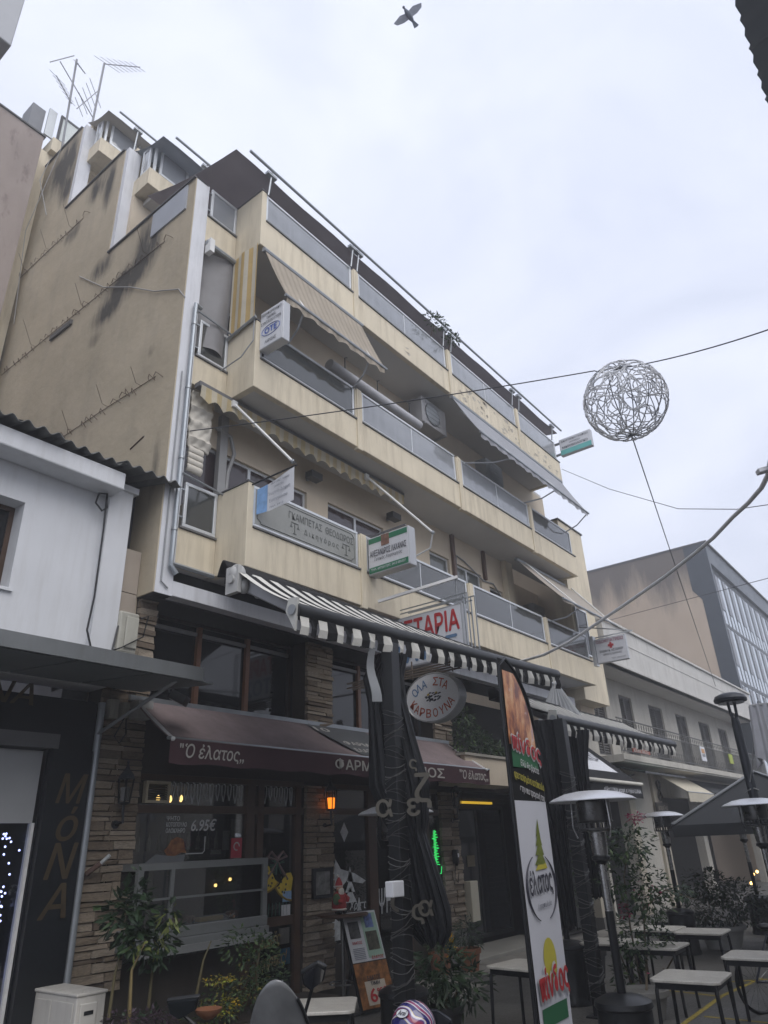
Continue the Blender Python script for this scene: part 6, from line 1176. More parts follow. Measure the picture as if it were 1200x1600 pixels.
MEAT = NT('roast_meat_print'); vv = MEAT.coord((2.2, 2.2, .9)); n1 = MEAT.noise(vv, 3.4, 6); n2 = MEAT.noise(MEAT.coord(), 9, 4); MEAT.col(MEAT.mix(MEAT.ramp(n2, [(.62, 0.), (.75, .8)]), MEAT.ramp(n1, [(.28, (.02, .01, .02)), (.42, (.20, .05, .02)), (.52, (.50, .20, .07)), (.6, (.62, .36, .18)), (.72, (.34, .24, .36))]), (.7, .6, .62))); MEAT.set(.35)
band('meat_picture', MEAT.m, 2.84, 3.46, .006, .06, .07); band('white_field', paint('flag_white', (.52, .53, .58), .6, var=.04, scale=2), .35, 2.40, .006, .045, .012)
band('green_band', paint('flag_green', (.02, .12, .05), .6), 2.66, 2.80, .010, .08, .08, 4)
def flt(s_, m_, u, z, w_, h_, o=.014, sh=0, bold=.02): text('lettering', s_, m_, FL_, F(u, z, o+.006), fd+Vector((0, 0, -.16 if z > 1.8 else .05)), (0, 0, 1), w=w_, h=h_, bold=bold, shear=sh)
FRED = paint('flag_red', (.42, .03, .035), .5); FWH = paint('flag_print_white', (.55, .55, .56), .6); FYE = paint('flag_yellow', (.45, .40, .05), .6)
flt('πίνδος', FWH, .08, 2.77, .56, .19, .012, .1, .11); flt('πίνδος', FRED, .08, 2.78, .56, .17, .018, .1, .045)
flt('Εδώ θα βρείτε', FWH, .2, 2.66, .36, .07, sh=.2); flt('φρεσκοψημένο κοτόπουλο', FYE, .06, 2.56, .58, .08, sh=.1); flt('στην πιο τραγανή του', FWH, .14, 2.46, .48, .07, sh=.2)
mb = MB()
for k in range(4): w_ = .12-k*.025; mb.add([F(.40-w_, 1.92+k*.07, .014), F(.40+w_*.7, 1.92+k*.07, .014), F(.41, 2.04+k*.075, .014)], [(0, 1, 2)])
obj('fir_tree_print', mb, paint('fir_green_print', (.14, .17, .03), .6, var=.3, scale=20), FL_); obj('fir_base_print', MB().add([F(.28, 1.88, .014), F(.5, 1.89, .014), F(.48, 1.93, .014), F(.33, 1.92, .014)], [(0, 1, 2, 3)]), FYE, FL_)
mb = MB()
for (a0, a1) in ((2.0, 4.4), (-1.2, 1.1)): mb.tube([F(.35+.27*math.cos(a), 1.76+.24*math.sin(a), .016) for a in [a0+(a1-a0)*i/14 for i in range(15)]], [.004+.006*math.sin(i/14*3.14) for i in range(15)], 4)
obj('logo_ring', mb, INK, FL_); flt('έλατος', INK, .12, 1.68, .44, .2, sh=.0, bold=.03); flt('ψητοπωλείο', greyink, .22, 1.6, .28, .05)
obj('yellow_disc_print', MB().add([F(.36+.12*math.cos(a), 1.26+.15*math.sin(a), .012) for a in [i*.3307 for i in range(19)]], [tuple(range(19))]), FYE, FL_)
flt('πίνδος', FWH, .07, .99, .54, .24, .014, .0, .11); flt('πίνδος', FRED, .07, 1.0, .54, .22, .02, .0, .05); band('green_foot', paint('flag_green'), .86, .98, .012, .1, .08, 4)
obj('pole', MB().tube([fp0+Vector((0, 0, 0.05)), fp0+Vector((0, 0, 3.2)), fp0+fd*.02+Vector((0, 0, 3.5)), fp0+fd*.16+Vector((0, 0, 3.58)), fp0+fd*.36+Vector((0, 0, 3.48)), fp0+fd*.54+Vector((0, 0, 3.28)), fp0+fd*.64+Vector((0, 0, 3.0))], .016, 8), BLACKM, FL_, smooth=True); obj('foot', MB().lathe([(.25, 0), (.25, .03), (.05, .07)], (FX, FY, 0), 18), BLACKM, FL_)

# ================================================================== wire ball, cables, curved arm, bird, right edge cloth
bc = CAM+ray(977, 626)*10.6; br = .6
t_ = thing('wire_ball', 'big open ball of silvery tinsel wire hung over the street as a decoration', 'decoration', bc-Vector((0, 0, br)))
TIN = paint('tinsel_silver', (.8, .81, .83), .5, 0, var=.2, scale=30); mb = MB()
for k in range(7):
    a = k*math.pi/7; mb.tube([bc+Vector((br*math.sin(q_)*math.cos(a), br*math.sin(q_)*math.sin(a), br*math.cos(q_))) for q_ in [i*6.2832/40 for i in range(41)]], .008, 5)
obj('ribs', mb, paint('rib_steel', (.24, .25, .27), .4, .6), t_)
for k in range(34):
    n_ = Vector((rnd.gauss(0, 1), rnd.gauss(0, 1), rnd.gauss(0, 1))).normalized(); a_ = n_.orthogonal().normalized(); b_ = n_.cross(a_); th = rnd.uniform(.25, 1.45); f1, f2 = rnd.randint(3, 6), rnd.uniform(0, 6); am = rnd.uniform(.06, .2); pts = []
    L0, L1 = rnd.uniform(0, 6), rnd.uniform(3.5, 6.28)
    for i in range(60):
        q_ = L0+L1*i/59; t2 = th+am*math.sin(q_*f1+f2); pts.append(bc+(n_*math.cos(t2)+(a_*math.cos(q_)+b_*math.sin(q_))*math.sin(t2))*br*(1+.012*math.sin(i)))
    obj('tinsel_loop', MB().tube(pts, [.0095+.0025*math.sin(i*2.1) for i in range(60)], 5), TIN, t_)
def cable(label, pts, r, m=None, sag=0, n=24):
    P = [Vector(p) for p in pts]; L_ = []
    for i in range(len(P)-1):
        for k in range(n): u = k/n; q_ = P[i].lerp(P[i+1], u); q_.z -= sag*4*u*(1-u); L_.append(q_)
    L_.append(P[-1]); return tag(obj('cable', MB().tube(L_, r, 5), m or paint('cable_black', (.035, .037, .045), .6), smooth=True), label, 'cable', None)
hook = atx(225, 682, XL-.02); bt = bc+Vector((-.36, .25, br*.78))
ce = CAM+ray(1235, 503)*8.5
cable('thin black cable running from the blind side wall over the wire ball to the right', [hook, bt, bc+Vector((.05, -.1, br*.98)), ce], .009, sag=.06)
obj('wall_hook', MB().tube([hook+Vector((0, .35, -.1)), hook], .018, 5), RUST, B); pe = aty(1118, 1072, 7.72); cable('taut cable from the underside of the wire ball down to the white building', [bc-Vector((.1, 0, br*.95)), pe], .009)
p0, p2 = aty(878, 733, 7.5), CAM+ray(1260, 780)*12; pm = CAM+ray(1060, 795)*15
cable('thin sagging cable from the right end of the top balcony out to the right edge', [p0, p0.lerp(pm, .5)+Vector((0, 0, -.12)), pm, pm.lerp(p2, .5)+Vector((0, 0, -.1)), p2], .008)
cable('faint cable crossing in front of the peach gable wall', [aty(930, 975, 8.4), CAM+ray(1080, 935)*20, CAM+ray(1240, 893)*14], .008)
t_ = thing('curved_lamp_arm', 'long grey curved arm rising to a small floodlight at the right edge', 'street lamp', aty(822, 1031, 7.45))
pp = [(800, 1036), (822, 1031), (850, 1023), (890, 1003), (940, 969), (990, 935), (1040, 900), (1085, 865), (1115, 840), (1145, 808), (1170, 785), (1190, 762), (1200, 742), (1204, 720)]
w0 = (aty(800, 1036, 7.45)-CAM).dot(fwd); pts = [CAM+ray(*q_)*(w0+(7.2-w0)*(i/(len(pp)-1))**.9) for i, q_ in enumerate(pp)]
obj('arm', MB().tube(pts, [.028]*len(pts), 10), paint('arm_grey', (.66, .67, .69), .5, .2), t_, smooth=True); e_ = CAM+ray(1197, 734)*7.3; obj('lamp_head', MB().bar(e_-LAT*.09-up*.02, e_+LAT*.12+up*.03, .09, .05), paint('arm_grey'), t_, bevel=.008)
t_ = thing('bird', 'dark pigeon flying overhead at the top of the picture', 'bird', CAM+ray(639, 24)*14); o_ = CAM+ray(639, 24)*14
ax = (rt*.55-up*.83).normalized(); wg = (rt*.80+up*.60).normalized(); nb_ = ax.cross(wg)
FEA = paint('pigeon_grey', (.10, .12, .16), .7, var=.3, scale=20)
obj('body', MB().tube([o_-ax*.17, o_-ax*.13, o_-ax*.08, o_, o_+ax*.08, o_+ax*.13, o_+ax*.17], [.012, .028, .045, .055, .045, .03, .01], 10), FEA, t_, smooth=True)
obj('tail', MB().prism([o_+ax*.12-wg*.02, o_+ax*.12+wg*.02, o_+ax*.27+wg*.055, o_+ax*.28, o_+ax*.27-wg*.055], nb_*.008), FEA, t_)
for s_ in (-1, 1): obj('wing', MB().prism([o_-ax*.07+wg*s_*.03, o_-ax*.10+wg*s_*.16, o_-ax*.05+wg*s_*.34, o_+ax*.02+wg*s_*.30, o_+ax*.06+wg*s_*.16, o_+ax*.06+wg*s_*.03], nb_*.01*s_), paint('pigeon_wing', (.22, .24, .29), .7, var=.3, scale=15), t_)
obj('head', MB().ball(o_-ax*.19, .028, 8, 6), FEA, t_, smooth=True)
cx_ = CAM+ray(1198, 1145)*9.2
t_ = thing('folded_parasol', 'white folded parasol cloth at the right edge in front of the glass block', 'parasol', cx_-Vector((0, 0, .5)))
obj('cloth', MB().grid(lambda u, v: cx_+Vector(((.12+.07*v)*(1+.15*math.cos(u*6.283*8))*math.cos(u*6.283), (.12+.07*v)*(1+.15*math.cos(u*6.283*8))*math.sin(u*6.283), .36-.72*v-.06*math.cos(u*6.283*4)*v)), 96, 8), cloth('parasol_white', (.58, .58, .60), .8, through=.15), t_, smooth=True); obj('pole', MB().tube([(cx_.x, cx_.y, 0), (cx_.x, cx_.y, cx_.z+.4)], .025, 8), GREYM, t_); obj('lid', MB().lathe([(.0, .38), (.13, .36), (.13, .34), (0, .33)], cx_, 16), paint('white_tube'), t_)
obj('pull_cord', MB().tube([CAM+ray(1178, 1118)*9.4, CAM+ray(1176, 1190)*9.4, CAM+ray(1172, 1222)*9.4], .008, 5), paint('pale_cable'), t_)
# dark square parasols
def parasol(label, x, y, ze, za, half, rz):
    t_ = thing('square_parasol', label, 'parasol', (x, y, 0), 'dark square parasols'); co = [(half*math.cos(rz+math.pi/4+k*math.pi/2)*1.414, half*math.sin(rz+math.pi/4+k*math.pi/2)*1.414) for k in range(4)]
    mb = MB(); a_ = Vector((x, y, za))
    for k in range(4):
        b1, b2 = Vector((x+co[k][0], y+co[k][1], ze)), Vector((x+co[(k+1) % 4][0], y+co[(k+1) % 4][1], ze)); mb.add([a_, b1, (b1+b2)/2-Vector((0, 0, .04)), b2], [(0, 1, 2), (0, 2, 3)]); mb.quad(b1, b2, b2-Vector((0, 0, .2)), b1-Vector((0, 0, .2)))
    ob = obj('canopy', mb, cloth('charcoal_cloth'), t_); ob.modifiers.new('thick', 'SOLIDIFY').thickness = .01
    for k in range(4): obj('rib', MB().bar(a_+Vector((0, 0, .02)), Vector((x+co[k][0], y+co[k][1], ze+.025)), .09, .02), paint('rib_trim', (.16, .17, .18), .5), t_)
    obj('pole', MB().tube([(x, y, 0), (x, y, za)], .035, 10), BLACKM, t_); obj('base', MB().box(x-.4, x+.4, y-.4, y+.4, 0, .08), BLACKM, t_)
parasol('dark grey square parasol with pale hip bands at the right edge, nearer one', 17.0, 3.6, 2.25, 3.2, 1.7, R(15)); parasol('dark grey square parasol farther along behind the first', 23.5, 4.4, 2.3, 3.3, 1.8, R(8))
# pale box air conditioner on the ground at lower left
t_ = thing('air_conditioner', 'weathered cream outdoor air conditioner standing at the lower left beside the shop pillar', 'air conditioner', (4.75, 7.95, 0)); ACM = paint('ac_white', (.58, .56, .52), .5, var=.06, streak=.25); ax0, ax1, ay0, ay1, az = 4.66, 4.98, 7.62, 8.42, .9
obj('casing', MB().box(ax0, ax1, ay0, ay1, .25, az-.03), ACM, t_, bevel=.012); top = obj('top_lid', MB().box(ax0-.012, ax1+.012, ay0-.012, ay1+.012, az-.03, az), ACM, t_, bevel=.01)
for k in range(6): obj('ridge', MB().box(ax0+.03+k*.048, ax0+.055+k*.048, ay0+.03, ay1-.03, az+.0005, az+.006), ACM, top)
obj('valve_cover', MB().box(ax0+.04, ax0+.22, ay0-.02, ay0-.001, .5, az-.09), ACM, t_, bevel=.008); obj('handle_slot', MB().box(ax0+.08, ax0+.18, ay0-.024, ay0-.0205, az-.19, az-.155), BLACKP, t_)
obj('side_panel', MB().box(ax0-.008, ax0-.001, ay0+.05, ay0+.42, .3, az-.08).box(ax0-.008, ax0-.001, ay0+.46, ay1-.05, .3, az-.08), ACM, t_, bevel=.004); obj('feet', MB().box(ax0, ax1, ay0+.05, ay0+.15, 0, .25).box(ax0, ax1, ay1-.15, ay1-.05, 0, .25), paint('dark_concrete'), t_)
# antennas on the roof
def antenna(label, px0, py0, px1, py1, Y, elems, name='antenna'):
    a_, b_ = aty(px0, py0, Y), aty(px1, py1, Y); t_ = thing(name, label, 'antenna', a_); obj('mast', MB().tube([a_-Vector((0, 0, 1)), b_], .03, 6), paint('antenna_grey', (.15, .155, .17), .5, .4), t_)
    for (e0, e1, n_, l_) in elems:
        p_, q_ = aty(*e0, Y), aty(*e1, Y); mb = MB().bar(p_, q_, .022); d = (q_-p_).normalized(); s_ = d.cross(Vector((0, 1, 0))).normalized(); s_ = (s_+Vector((0, .6, 0))).normalized()
        for k in range(n_): c_ = p_.lerp(q_, (k+.5)/n_); ll = l_*(1-.45*k/n_); mb.tube([c_-s_*ll, c_+s_*ll], .009, 4)
        obj('yagi', mb, paint('antenna_grey'), t_)
    return t_
antenna('aerial mast with a folded reflector and crossing arms, left one of the two', 105, 195, 120, 93, 15.2, (((78, 97), (116, 87), 0, 0), ((94, 96), (147, 187), 0, 0), ((118, 95), (133, 115), 6, .35), ((88, 118), (112, 162), 6, .55)))
antenna('aerial mast with a long comb shaped aerial pointing right', 145, 190, 163, 99, 14.6, (((163, 100), (219, 105), 7, .5), ((152, 143), (120, 170), 5, .4)))
# ================================================================== scooters, helmet, bicycle
HD = Vector((.83, .56, 0)).normalized(); SD = Vector((HD.y, -HD.x, 0))
def scooter(label, wx, wy, shield=True):
    o_ = Vector((wx, wy, 0)); t_ = thing('scooter', label, 'scooter', (wx, wy, 0)); SB = paint('scooter_dark', (.02, .022, .03), .25, .1, spec=.6); P = lambda a, s, z: o_+HD*a+SD*s+Vector((0, 0, z))
    for a_ in (.42, -.9):
        c_ = P(a_, 0, .26); wv = MB(); R_ = .26
        wv.tube([c_+HD*R_*.82*math.cos(q_)+Vector((0, 0, R_*.82*math.sin(q_))) for q_ in [i*.3142 for i in range(21)]], .05, 8)
        w_ = obj('wheel', wv, BLACKM, t_, smooth=True); obj('rim', MB().tube([c_-SD*.04, c_+SD*.04], .14, 16), GREYM, w_)
    obj('fork', MB().tube([P(.42, 0, .26), P(.2, 0, .95)], .04, 8), GREYM, t_); obj('front_shield', MB().prism([P(.3, -.2, .45), P(.3, .2, .45), P(.16, .22, .95), P(.1, .12, 1.02), P(.1, -.12, 1.02), P(.16, -.22, .95)], HD*-.08), SB, t_, bevel=.02)
    obj('footboard', MB().prism([P(.25, -.16, .3), P(.25, .16, .3), P(-.45, .16, .3), P(-.45, -.16, .3)], (0, 0, .06)), SB, t_)
    obj('rear_body', MB().tube([P(-.35, 0, .45), P(-.6, 0, .55), P(-.95, 0, .6), P(-1.25, 0, .66)], [.15, .19, .17, .06], 12), SB, t_, smooth=True); obj('seat', MB().tube([P(-.35, 0, .72), P(-.6, 0, .76), P(-1.0, 0, .8), P(-1.15, 0, .8)], [.06, .12, .12, .06], 10), BLACKM, t_, smooth=True)
    if not shield:
        obj('top_box', MB().prism([P(-.95, -.2, .88), P(-.95, .2, .88), P(-1.35, .2, .88), P(-1.35, -.2, .88)], (0, 0, .07)), SB, t_, bevel=.02); return t_, P
    obj('handlebar', MB().tube([P(-.02, -.36, 1.06), P(.06, -.2, 1.1), P(.08, 0, 1.08), P(.06, .2, 1.1), P(-.02, .36, 1.06)], .018, 8), BLACKM, t_); 
    for s_ in (-1, 1): obj('grip', MB().tube([P(-.02, s_*.36, 1.06), P(.03, s_*.26, 1.08)], .03, 8), BLACKM, t_)
    obj('instrument_cover', MB().ball(P(.06, 0, 1.08), (.12, .12, .08), 12, 8), SB, t_, smooth=True)
    def ws(u, v): return P(.12-.16*v-.05*math.cos((u-.5)*3), (u-.5)*(.40-.16*v*v), 1.0+.42*v-.10*v*abs(u-.5)**2*4)
    ob = obj('windshield', MB().grid(ws, 12, 12), paint('smoked_plastic', (.16, .165, .17), .12, 0, var=.25, scale=5, spec=.6), t_, smooth=True); ob.modifiers.new('thick', 'SOLIDIFY').thickness = .008
    obj('edge_strip', MB().tube([ws(1, k/8) for k in range(9)], .012, 5), BLACKM, t_)
    return t_, P
sc, P = scooter('dark scooter with smoked windshield and two mirrors cut off by the lower edge', 3.52, 3.62)
for (px, py, d_, w_, lab, gm) in ((489, 1530, 4.2, .085, 'mirror', paint('mirror_glass', (.5, .5, .5), .02, 1., var=.02)), (284, 1576, 4.25, .11, 'mirror', paint('mirror_dark_reflection', (.02, .025, .03), .05, .3))):  # second glass painted dark for the dark surroundings it reflects
    c_ = CAM+ray(px, py)*d_; h_ = .075; m_ = obj('mirror', MB().prism([c_-LAT*w_*.9+up*h_*(.5 if w_ < .1 else .6)+fwd*.01, c_-LAT*w_*.75-up*h_*.5+fwd*.01, c_-LAT*w_*(.2)-up*h_*1.05+fwd*.01, c_+LAT*w_*.75-up*h_*.3+fwd*.01, c_+LAT*w_*.95+up*h_*.8+fwd*.01, c_+LAT*w_*.3+up*h_*(1.2 if w_ < .1 else .75)+fwd*.01], fwd*.035), BLACKM, sc, bevel=.01)
    obj('mirror_glass', MB().prism([c_-LAT*w_*.75+up*h_*.4, c_-LAT*w_*.62-up*h_*.4, c_-LAT*w_*(.15)-up*h_*.85, c_+LAT*w_*.62-up*h_*.22, c_+LAT*w_*.8+up*h_*.65, c_+LAT*w_*.25+up*h_*(1. if w_ < .1 else .6)], fwd*.012), gm, m_)
    obj('stem', MB().tube([c_+fwd*.02-up*h_*.6, c_-up*.15+(P(.06, 0, 1.1)-c_)*.35, P(.06, .2 if px > 400 else -.2, 1.1)], .011, 6), BLACKM, m_)
hp = CAM+ray(646, 1606)*4.1
s2, P2_ = scooter('second dark scooter, out of sight but for the helmet on it', 0, 0, False)
off = Vector((hp.x, hp.y, 0))-P2_(-1.15, 0, 0)
s2.location = (off.x, off.y, hp.z-.13-.95); s2.location.z = 0
t_ = thing('helmet', 'blue, white and yellow racing helmet with an oval badge at the bottom of the picture', 'helmet', (hp.x, hp.y, hp.z-.13))
HM = NT('helmet_graphics'); v = HM.coord(); n1 = HM.add('ShaderNodeTexWave', {'Vector': HM.coord((1, .6, 1.4)), 'Scale': 5.5, 'Distortion': 7.5, 'Detail': 1.0}).outputs[0]; HM.col(HM.ramp(n1, [(0, (.02, .02, .12)), (.36, (.035, .03, .16)), (.42, (.6, .45, .03)), (.5, (.55, .55, .6)), (.72, (.5, .45, .55)), (.8, (.05, .04, .2)), (1, (.3, .04, .07))])); HM.n[-1].color_ramp.interpolation = 'CONSTANT' if False else 'LINEAR'; HM.set(.12, 0, .6); HM.b.inputs['Coat Weight'].default_value = .6
obj('shell', MB().ball(hp, (.132, .132, .135), 28, 18), HM.m, t_, smooth=True); obj('visor', MB().grid(lambda u, v: hp+(BK*math.cos((u-.5)*1.9)+LAT*math.sin((u-.5)*1.9))*.137+Vector((0, 0, -.04+.07*v)), 12, 3), DARKG, t_, smooth=True); obj('chin_bar', MB().tube([hp+(BK*math.cos(q_)+LAT*math.sin(q_))*.125+Vector((0, 0, -.09)) for q_ in [-1.6+i*.2 for i in range(17)]], .028, 8), HM.m, t_, smooth=True)
bd = (-BK*.62-LAT*.45+Vector((0, 0, .64))).normalized(); bu_ = Vector((0, 0, 1)).cross(bd).normalized(); bv_ = bd.cross(bu_)
bp_ = hp+bd*.1345; obj('badge', MB().add([bp_+bu_*.042*math.cos(a)+bv_*.026*math.sin(a) for a in [i*.3307 for i in range(19)]], [tuple(range(19))]), SIGNW, t_); text('lettering', 'Arai', INK, t_, bp_+bd*.0015-bu_*.028-bv_*.012, bu_, bv_, w=.056, h=.026, bold=.03, shear=.2); obj('badge_ring', MB().tube([bp_+bd*.001+bu_*.042*math.cos(a)+bv_*.026*math.sin(a) for a in [i*.3142 for i in range(21)]], .002, 4), INK, t_)
# bicycle at the right edge
t_ = thing('bicycle', 'dark bicycle at the right edge, seen end on beside the cafe tables', 'bicycle', (11.45, 2.95, 0)); bx_, by_ = 11.42, 3.0; bdv = Vector((.86, -.5, 0)).normalized()
for k in (0, 1.05):
    c_ = Vector((bx_, by_, .34))+bdv*k; w_ = obj('wheel', MB().tube([c_+bdv*.33*math.cos(q_)+Vector((0, 0, .33*math.sin(q_))) for q_ in [i*.2094 for i in range(31)]], .022, 6), BLACKM, t_, smooth=True); mb = MB()
    for j in range(14): q_ = j*.4488; mb.tube([c_, c_+bdv*.32*math.cos(q_)+Vector((0, 0, .32*math.sin(q_)))], .003, 3)
    tag(obj('spokes', mb, STEEL, w_), kind='stuff')
f0, f1 = Vector((bx_, by_, .34)), Vector((bx_, by_, .34))+bdv*1.05; bb = f0+bdv*.45-Vector((0, 0, .05)); st = f0+bdv*.35+Vector((0, 0, .5)); hd_ = f1-bdv*.15+Vector((0, 0, .52))
obj('frame', MB().tube([f0, bb, st, f0], .014, 6).tube([bb, hd_, st], .016, 6).tube([f1, hd_, hd_+Vector((0, 0, .14))], .014, 6), paint('bike_blue_black', (.015, .018, .03), .3), t_); obj('saddle', MB().ball(st+Vector((0, 0, .1)), (.1, .1, .04), 10, 6), BLACKM, t_, smooth=True); n_ = Vector((-bdv.y, bdv.x, 0)); obj('handlebar', MB().tube([hd_+Vector((0, 0, .16))-n_*.28, hd_+Vector((0, 0, .2)), hd_+Vector((0, 0, .16))+n_*.28], .013, 6), BLACKM, t_)

# ================================================================== plants
def plant(name, label, cat, loc, blobs, mats, stems=(), seed=1, l=.09, w=.045, stem_m=None, pot=None, extra=None, droop=.25):
    t_ = thing(name, label, cat, loc); mb = MB()
    for i, (c, rad, n) in enumerate(blobs): foliage(mb, c, rad, n, l, w, seed=seed*10+i, droop=droop)
    if blobs: tag(obj('foliage', mb, mats, t_), kind='stuff')
    for s_ in stems: obj('stem', MB().tube(s_, [.018-.012*i/(len(s_)-1) for i in range(len(s_))], 6), stem_m or paint('green_brown_stem', (.10, .085, .04), .7, var=.2), t_, smooth=True)
    if pot:
        (x, y, z), r_, h_, pm = pot; obj('pot', MB().lathe([(r_*.72, 0), (r_*.95, h_*.8), (r_*1.06, h_*.8), (r_*1.08, h_), (r_*.95, h_), (r_*.9, h_*.88), (0, h_*.86)], (x, y, z), 20), pm, t_, smooth=True)
    if extra: extra(t_)
    return t_
TERR = paint('terracotta', (.24, .10, .05), .8, var=.15, scale=4); GPOT = paint('pot_grey', (.22, .215, .20), .8, var=.15); BPOT = paint('pot_black', (.03, .03, .03), .6)
# planting bed in front of the tavern
by = 7.25
bed = thing('planter_bed', 'low stone planter box in front of the food counter', 'planter', (6.4, 7.3, 0)); obj('box', MB().box(4.9, 8.0, 7.0, 7.75, 0, .42), paint('dark_stone_base'), bed, bevel=.02); obj('soil', MB().box(4.95, 7.95, 7.05, 7.7, .42, .44), paint('soil', (.03, .022, .016), .95, var=.3, scale=12), bed)
B_ = lambda px, py, Y=by: tuple(aty(px, py, Y))
plant('rubber_plant', 'tall leafy dark shrub with yellow edged leaves in front of the left stone pillar', 'shrub', (5.1, by, .4), ((B_(205, 1440), (.24, .24, .32), 150), (B_(235, 1480), (.24, .24, .22), 110), (B_(215, 1395), (.1, .1, .2), 46), (B_(186, 1425), (.2, .2, .16), 50), (B_(264, 1450), (.12, .14, .3), 44)), [DKG, DKG, MDG],
      ([B_(200, 1600), B_(205, 1520), B_(222, 1480), B_(238, 1440)], [B_(170, 1590), B_(180, 1520), B_(200, 1450)], [B_(232, 1575), B_(240, 1500), B_(244, 1460)]), 3, .13, .075)
plant('schefflera', 'cluster of yellow edged leaves on a thin bamboo cane before the food counter', 'plant', (5.2, 7.1, .4), ((B_(240, 1475, 7.1), (.13, .13, .07), 26), (B_(218, 1478, 7.1), (.1, .1, .06), 14), (B_(262, 1430, 7.1), (.1, .1, .1), 24)), [leafmat('leaf_variegated', (.16, .19, .05)), MDG, leafmat('leaf_variegated', (.16, .19, .05))], ([B_(202, 1600, 7.1), B_(206, 1515, 7.1), B_(228, 1470, 7.1)],), 5, .13, .04, paint('bamboo', (.20, .15, .06), .6), droop=.5)
plant('marigold_bush', 'bush covered in small yellow flowers low in front of the tavern window', 'flowers', (6.3, by, .4), ((B_(350, 1560), (.3, .26, .22), 330), (B_(395, 1540), (.26, .24, .24), 240), (B_(330, 1590), (.3, .25, .12), 200)), [MDG, LTG, YLG], (), 6, .05, .03,
      extra=lambda t_: tag(obj('flowers', foliage(foliage(MB(), B_(345, 1530), (.2, .16, .05), 130, .035, .028, seed=61), B_(355, 1572, 7.1), (.16, .12, .1), 100, .04, .032, seed=62), [YLG, leafmat('flower_ochre', (.42, .28, .02)), leafmat('flower_lime', (.32, .36, .05))], t_), kind='stuff'))
plant('leafy_bush', 'mid green loose bush between the yellow flowers and the tavern door', 'shrub', (6.9, by, .4), ((B_(405, 1500), (.22, .22, .34), 300), (B_(375, 1475, 7.4), (.25, .2, .2), 130), (B_(425, 1540), (.2, .2, .3), 200)), [MDG, DKG, LTG], ([B_(405, 1590), B_(400, 1520), B_(410, 1460)], [B_(306, 1560, 7.4), B_(318, 1500, 7.4), B_(330, 1470, 7.4)]), 7, .075, .035)
plant('purple_ground_plant', 'low purple leaved plants along the lower left edge of the planting bed', 'plant', (5.3, 6.9, .3), ((B_(235, 1592, 6.95), (.34, .2, .09), 300), (B_(190, 1596, 6.95), (.2, .2, .08), 120)), [PUR, PUR, DKG], (), 8, .05, .03)
tag(obj('clay_bowl', MB().lathe([(.05, 0), (.12, .05), (.14, .09), (.12, .085), (0, .04)], Vector(B_(325, 1592, 6.95)), 16), TERR, smooth=True), 'tilted terracotta bowl among the yellow flowers', 'bowl')
tag(obj('white_trough', MB().box(5.0, 5.35, 6.9, 7.15, .3, .52), paint('trough_white', (.36, .36, .35), .7, var=.1), bevel=.02), 'pale plant trough behind the air conditioner', 'planter')
plant('flower_plant', 'leafy dark plant with one yellow flower spike right of the wrapped post', 'plant', (8.5, 5.85, 0), (((8.45, 5.85, .72), (.32, .3, .3), 260), ((8.7, 5.7, .5), (.3, .28, .24), 160), ((8.25, 5.95, .5), (.24, .24, .25), 130)), [DKG, MDG, DKG], ([(8.5, 5.85, .3), (8.48, 5.83, .6), (8.5, 5.84, .95)], [(8.55, 5.8, .3), (8.72, 5.72, .7)]), 9, .17, .05, pot=((8.5, 5.85, 0), .2, .34, BPOT),
      extra=lambda t_: tag(obj('flower_spike', foliage(MB(), tuple(aty(703, 1476, 5.85)), (.05, .05, .11), 90, .05, .035, seed=77, droop=-.4), [YLW, YLW, YLG], t_), kind='stuff'))
p_ = atz(735, 1522, 0)
plant('potted_plant', 'grey green plant in a terracotta pot beside the marble pillar base', 'potted plant', (p_.x, p_.y, 0), (((p_.x, p_.y, .62), (.26, .24, .28), 330),), [DKG, leafmat('leaf_greygreen', (.06, .08, .055)), MDG], (), 10, .13, .016, pot=((p_.x, p_.y, 0), .21, .4, TERR))
p_ = atz(690, 1528, 0); plant('potted_plant', 'dark leaved plant in a terracotta pot behind the yellow flower spike', 'potted plant', (p_.x, p_.y, 0), (((p_.x, p_.y, .55), (.22, .22, .22), 150),), GREENS, (), 11, .1, .04, pot=((p_.x, p_.y, 0), .2, .38, TERR))
# window box plants over the entrance
bx2 = MB().box(12.8, 14.8, 8.1, 8.4, 3.6, 3.78)
plant('balcony_plants', 'dense dark green plants in the box over the entrance, right of the oval sign', 'plants', (13.7, 8.2, 3.7), (((13.1, 8.1, 4.1), (.4, .22, .42), 420), ((13.7, 8.1, 3.98), (.4, .22, .3), 340), ((14.3, 8.1, 3.9), (.4, .22, .2), 260), ((12.95, 8.0, 4.45), (.2, .2, .25), 130)), GREENS, (), 12, .09, .04, extra=lambda t_: obj('trough', bx2, BPOT, t_))
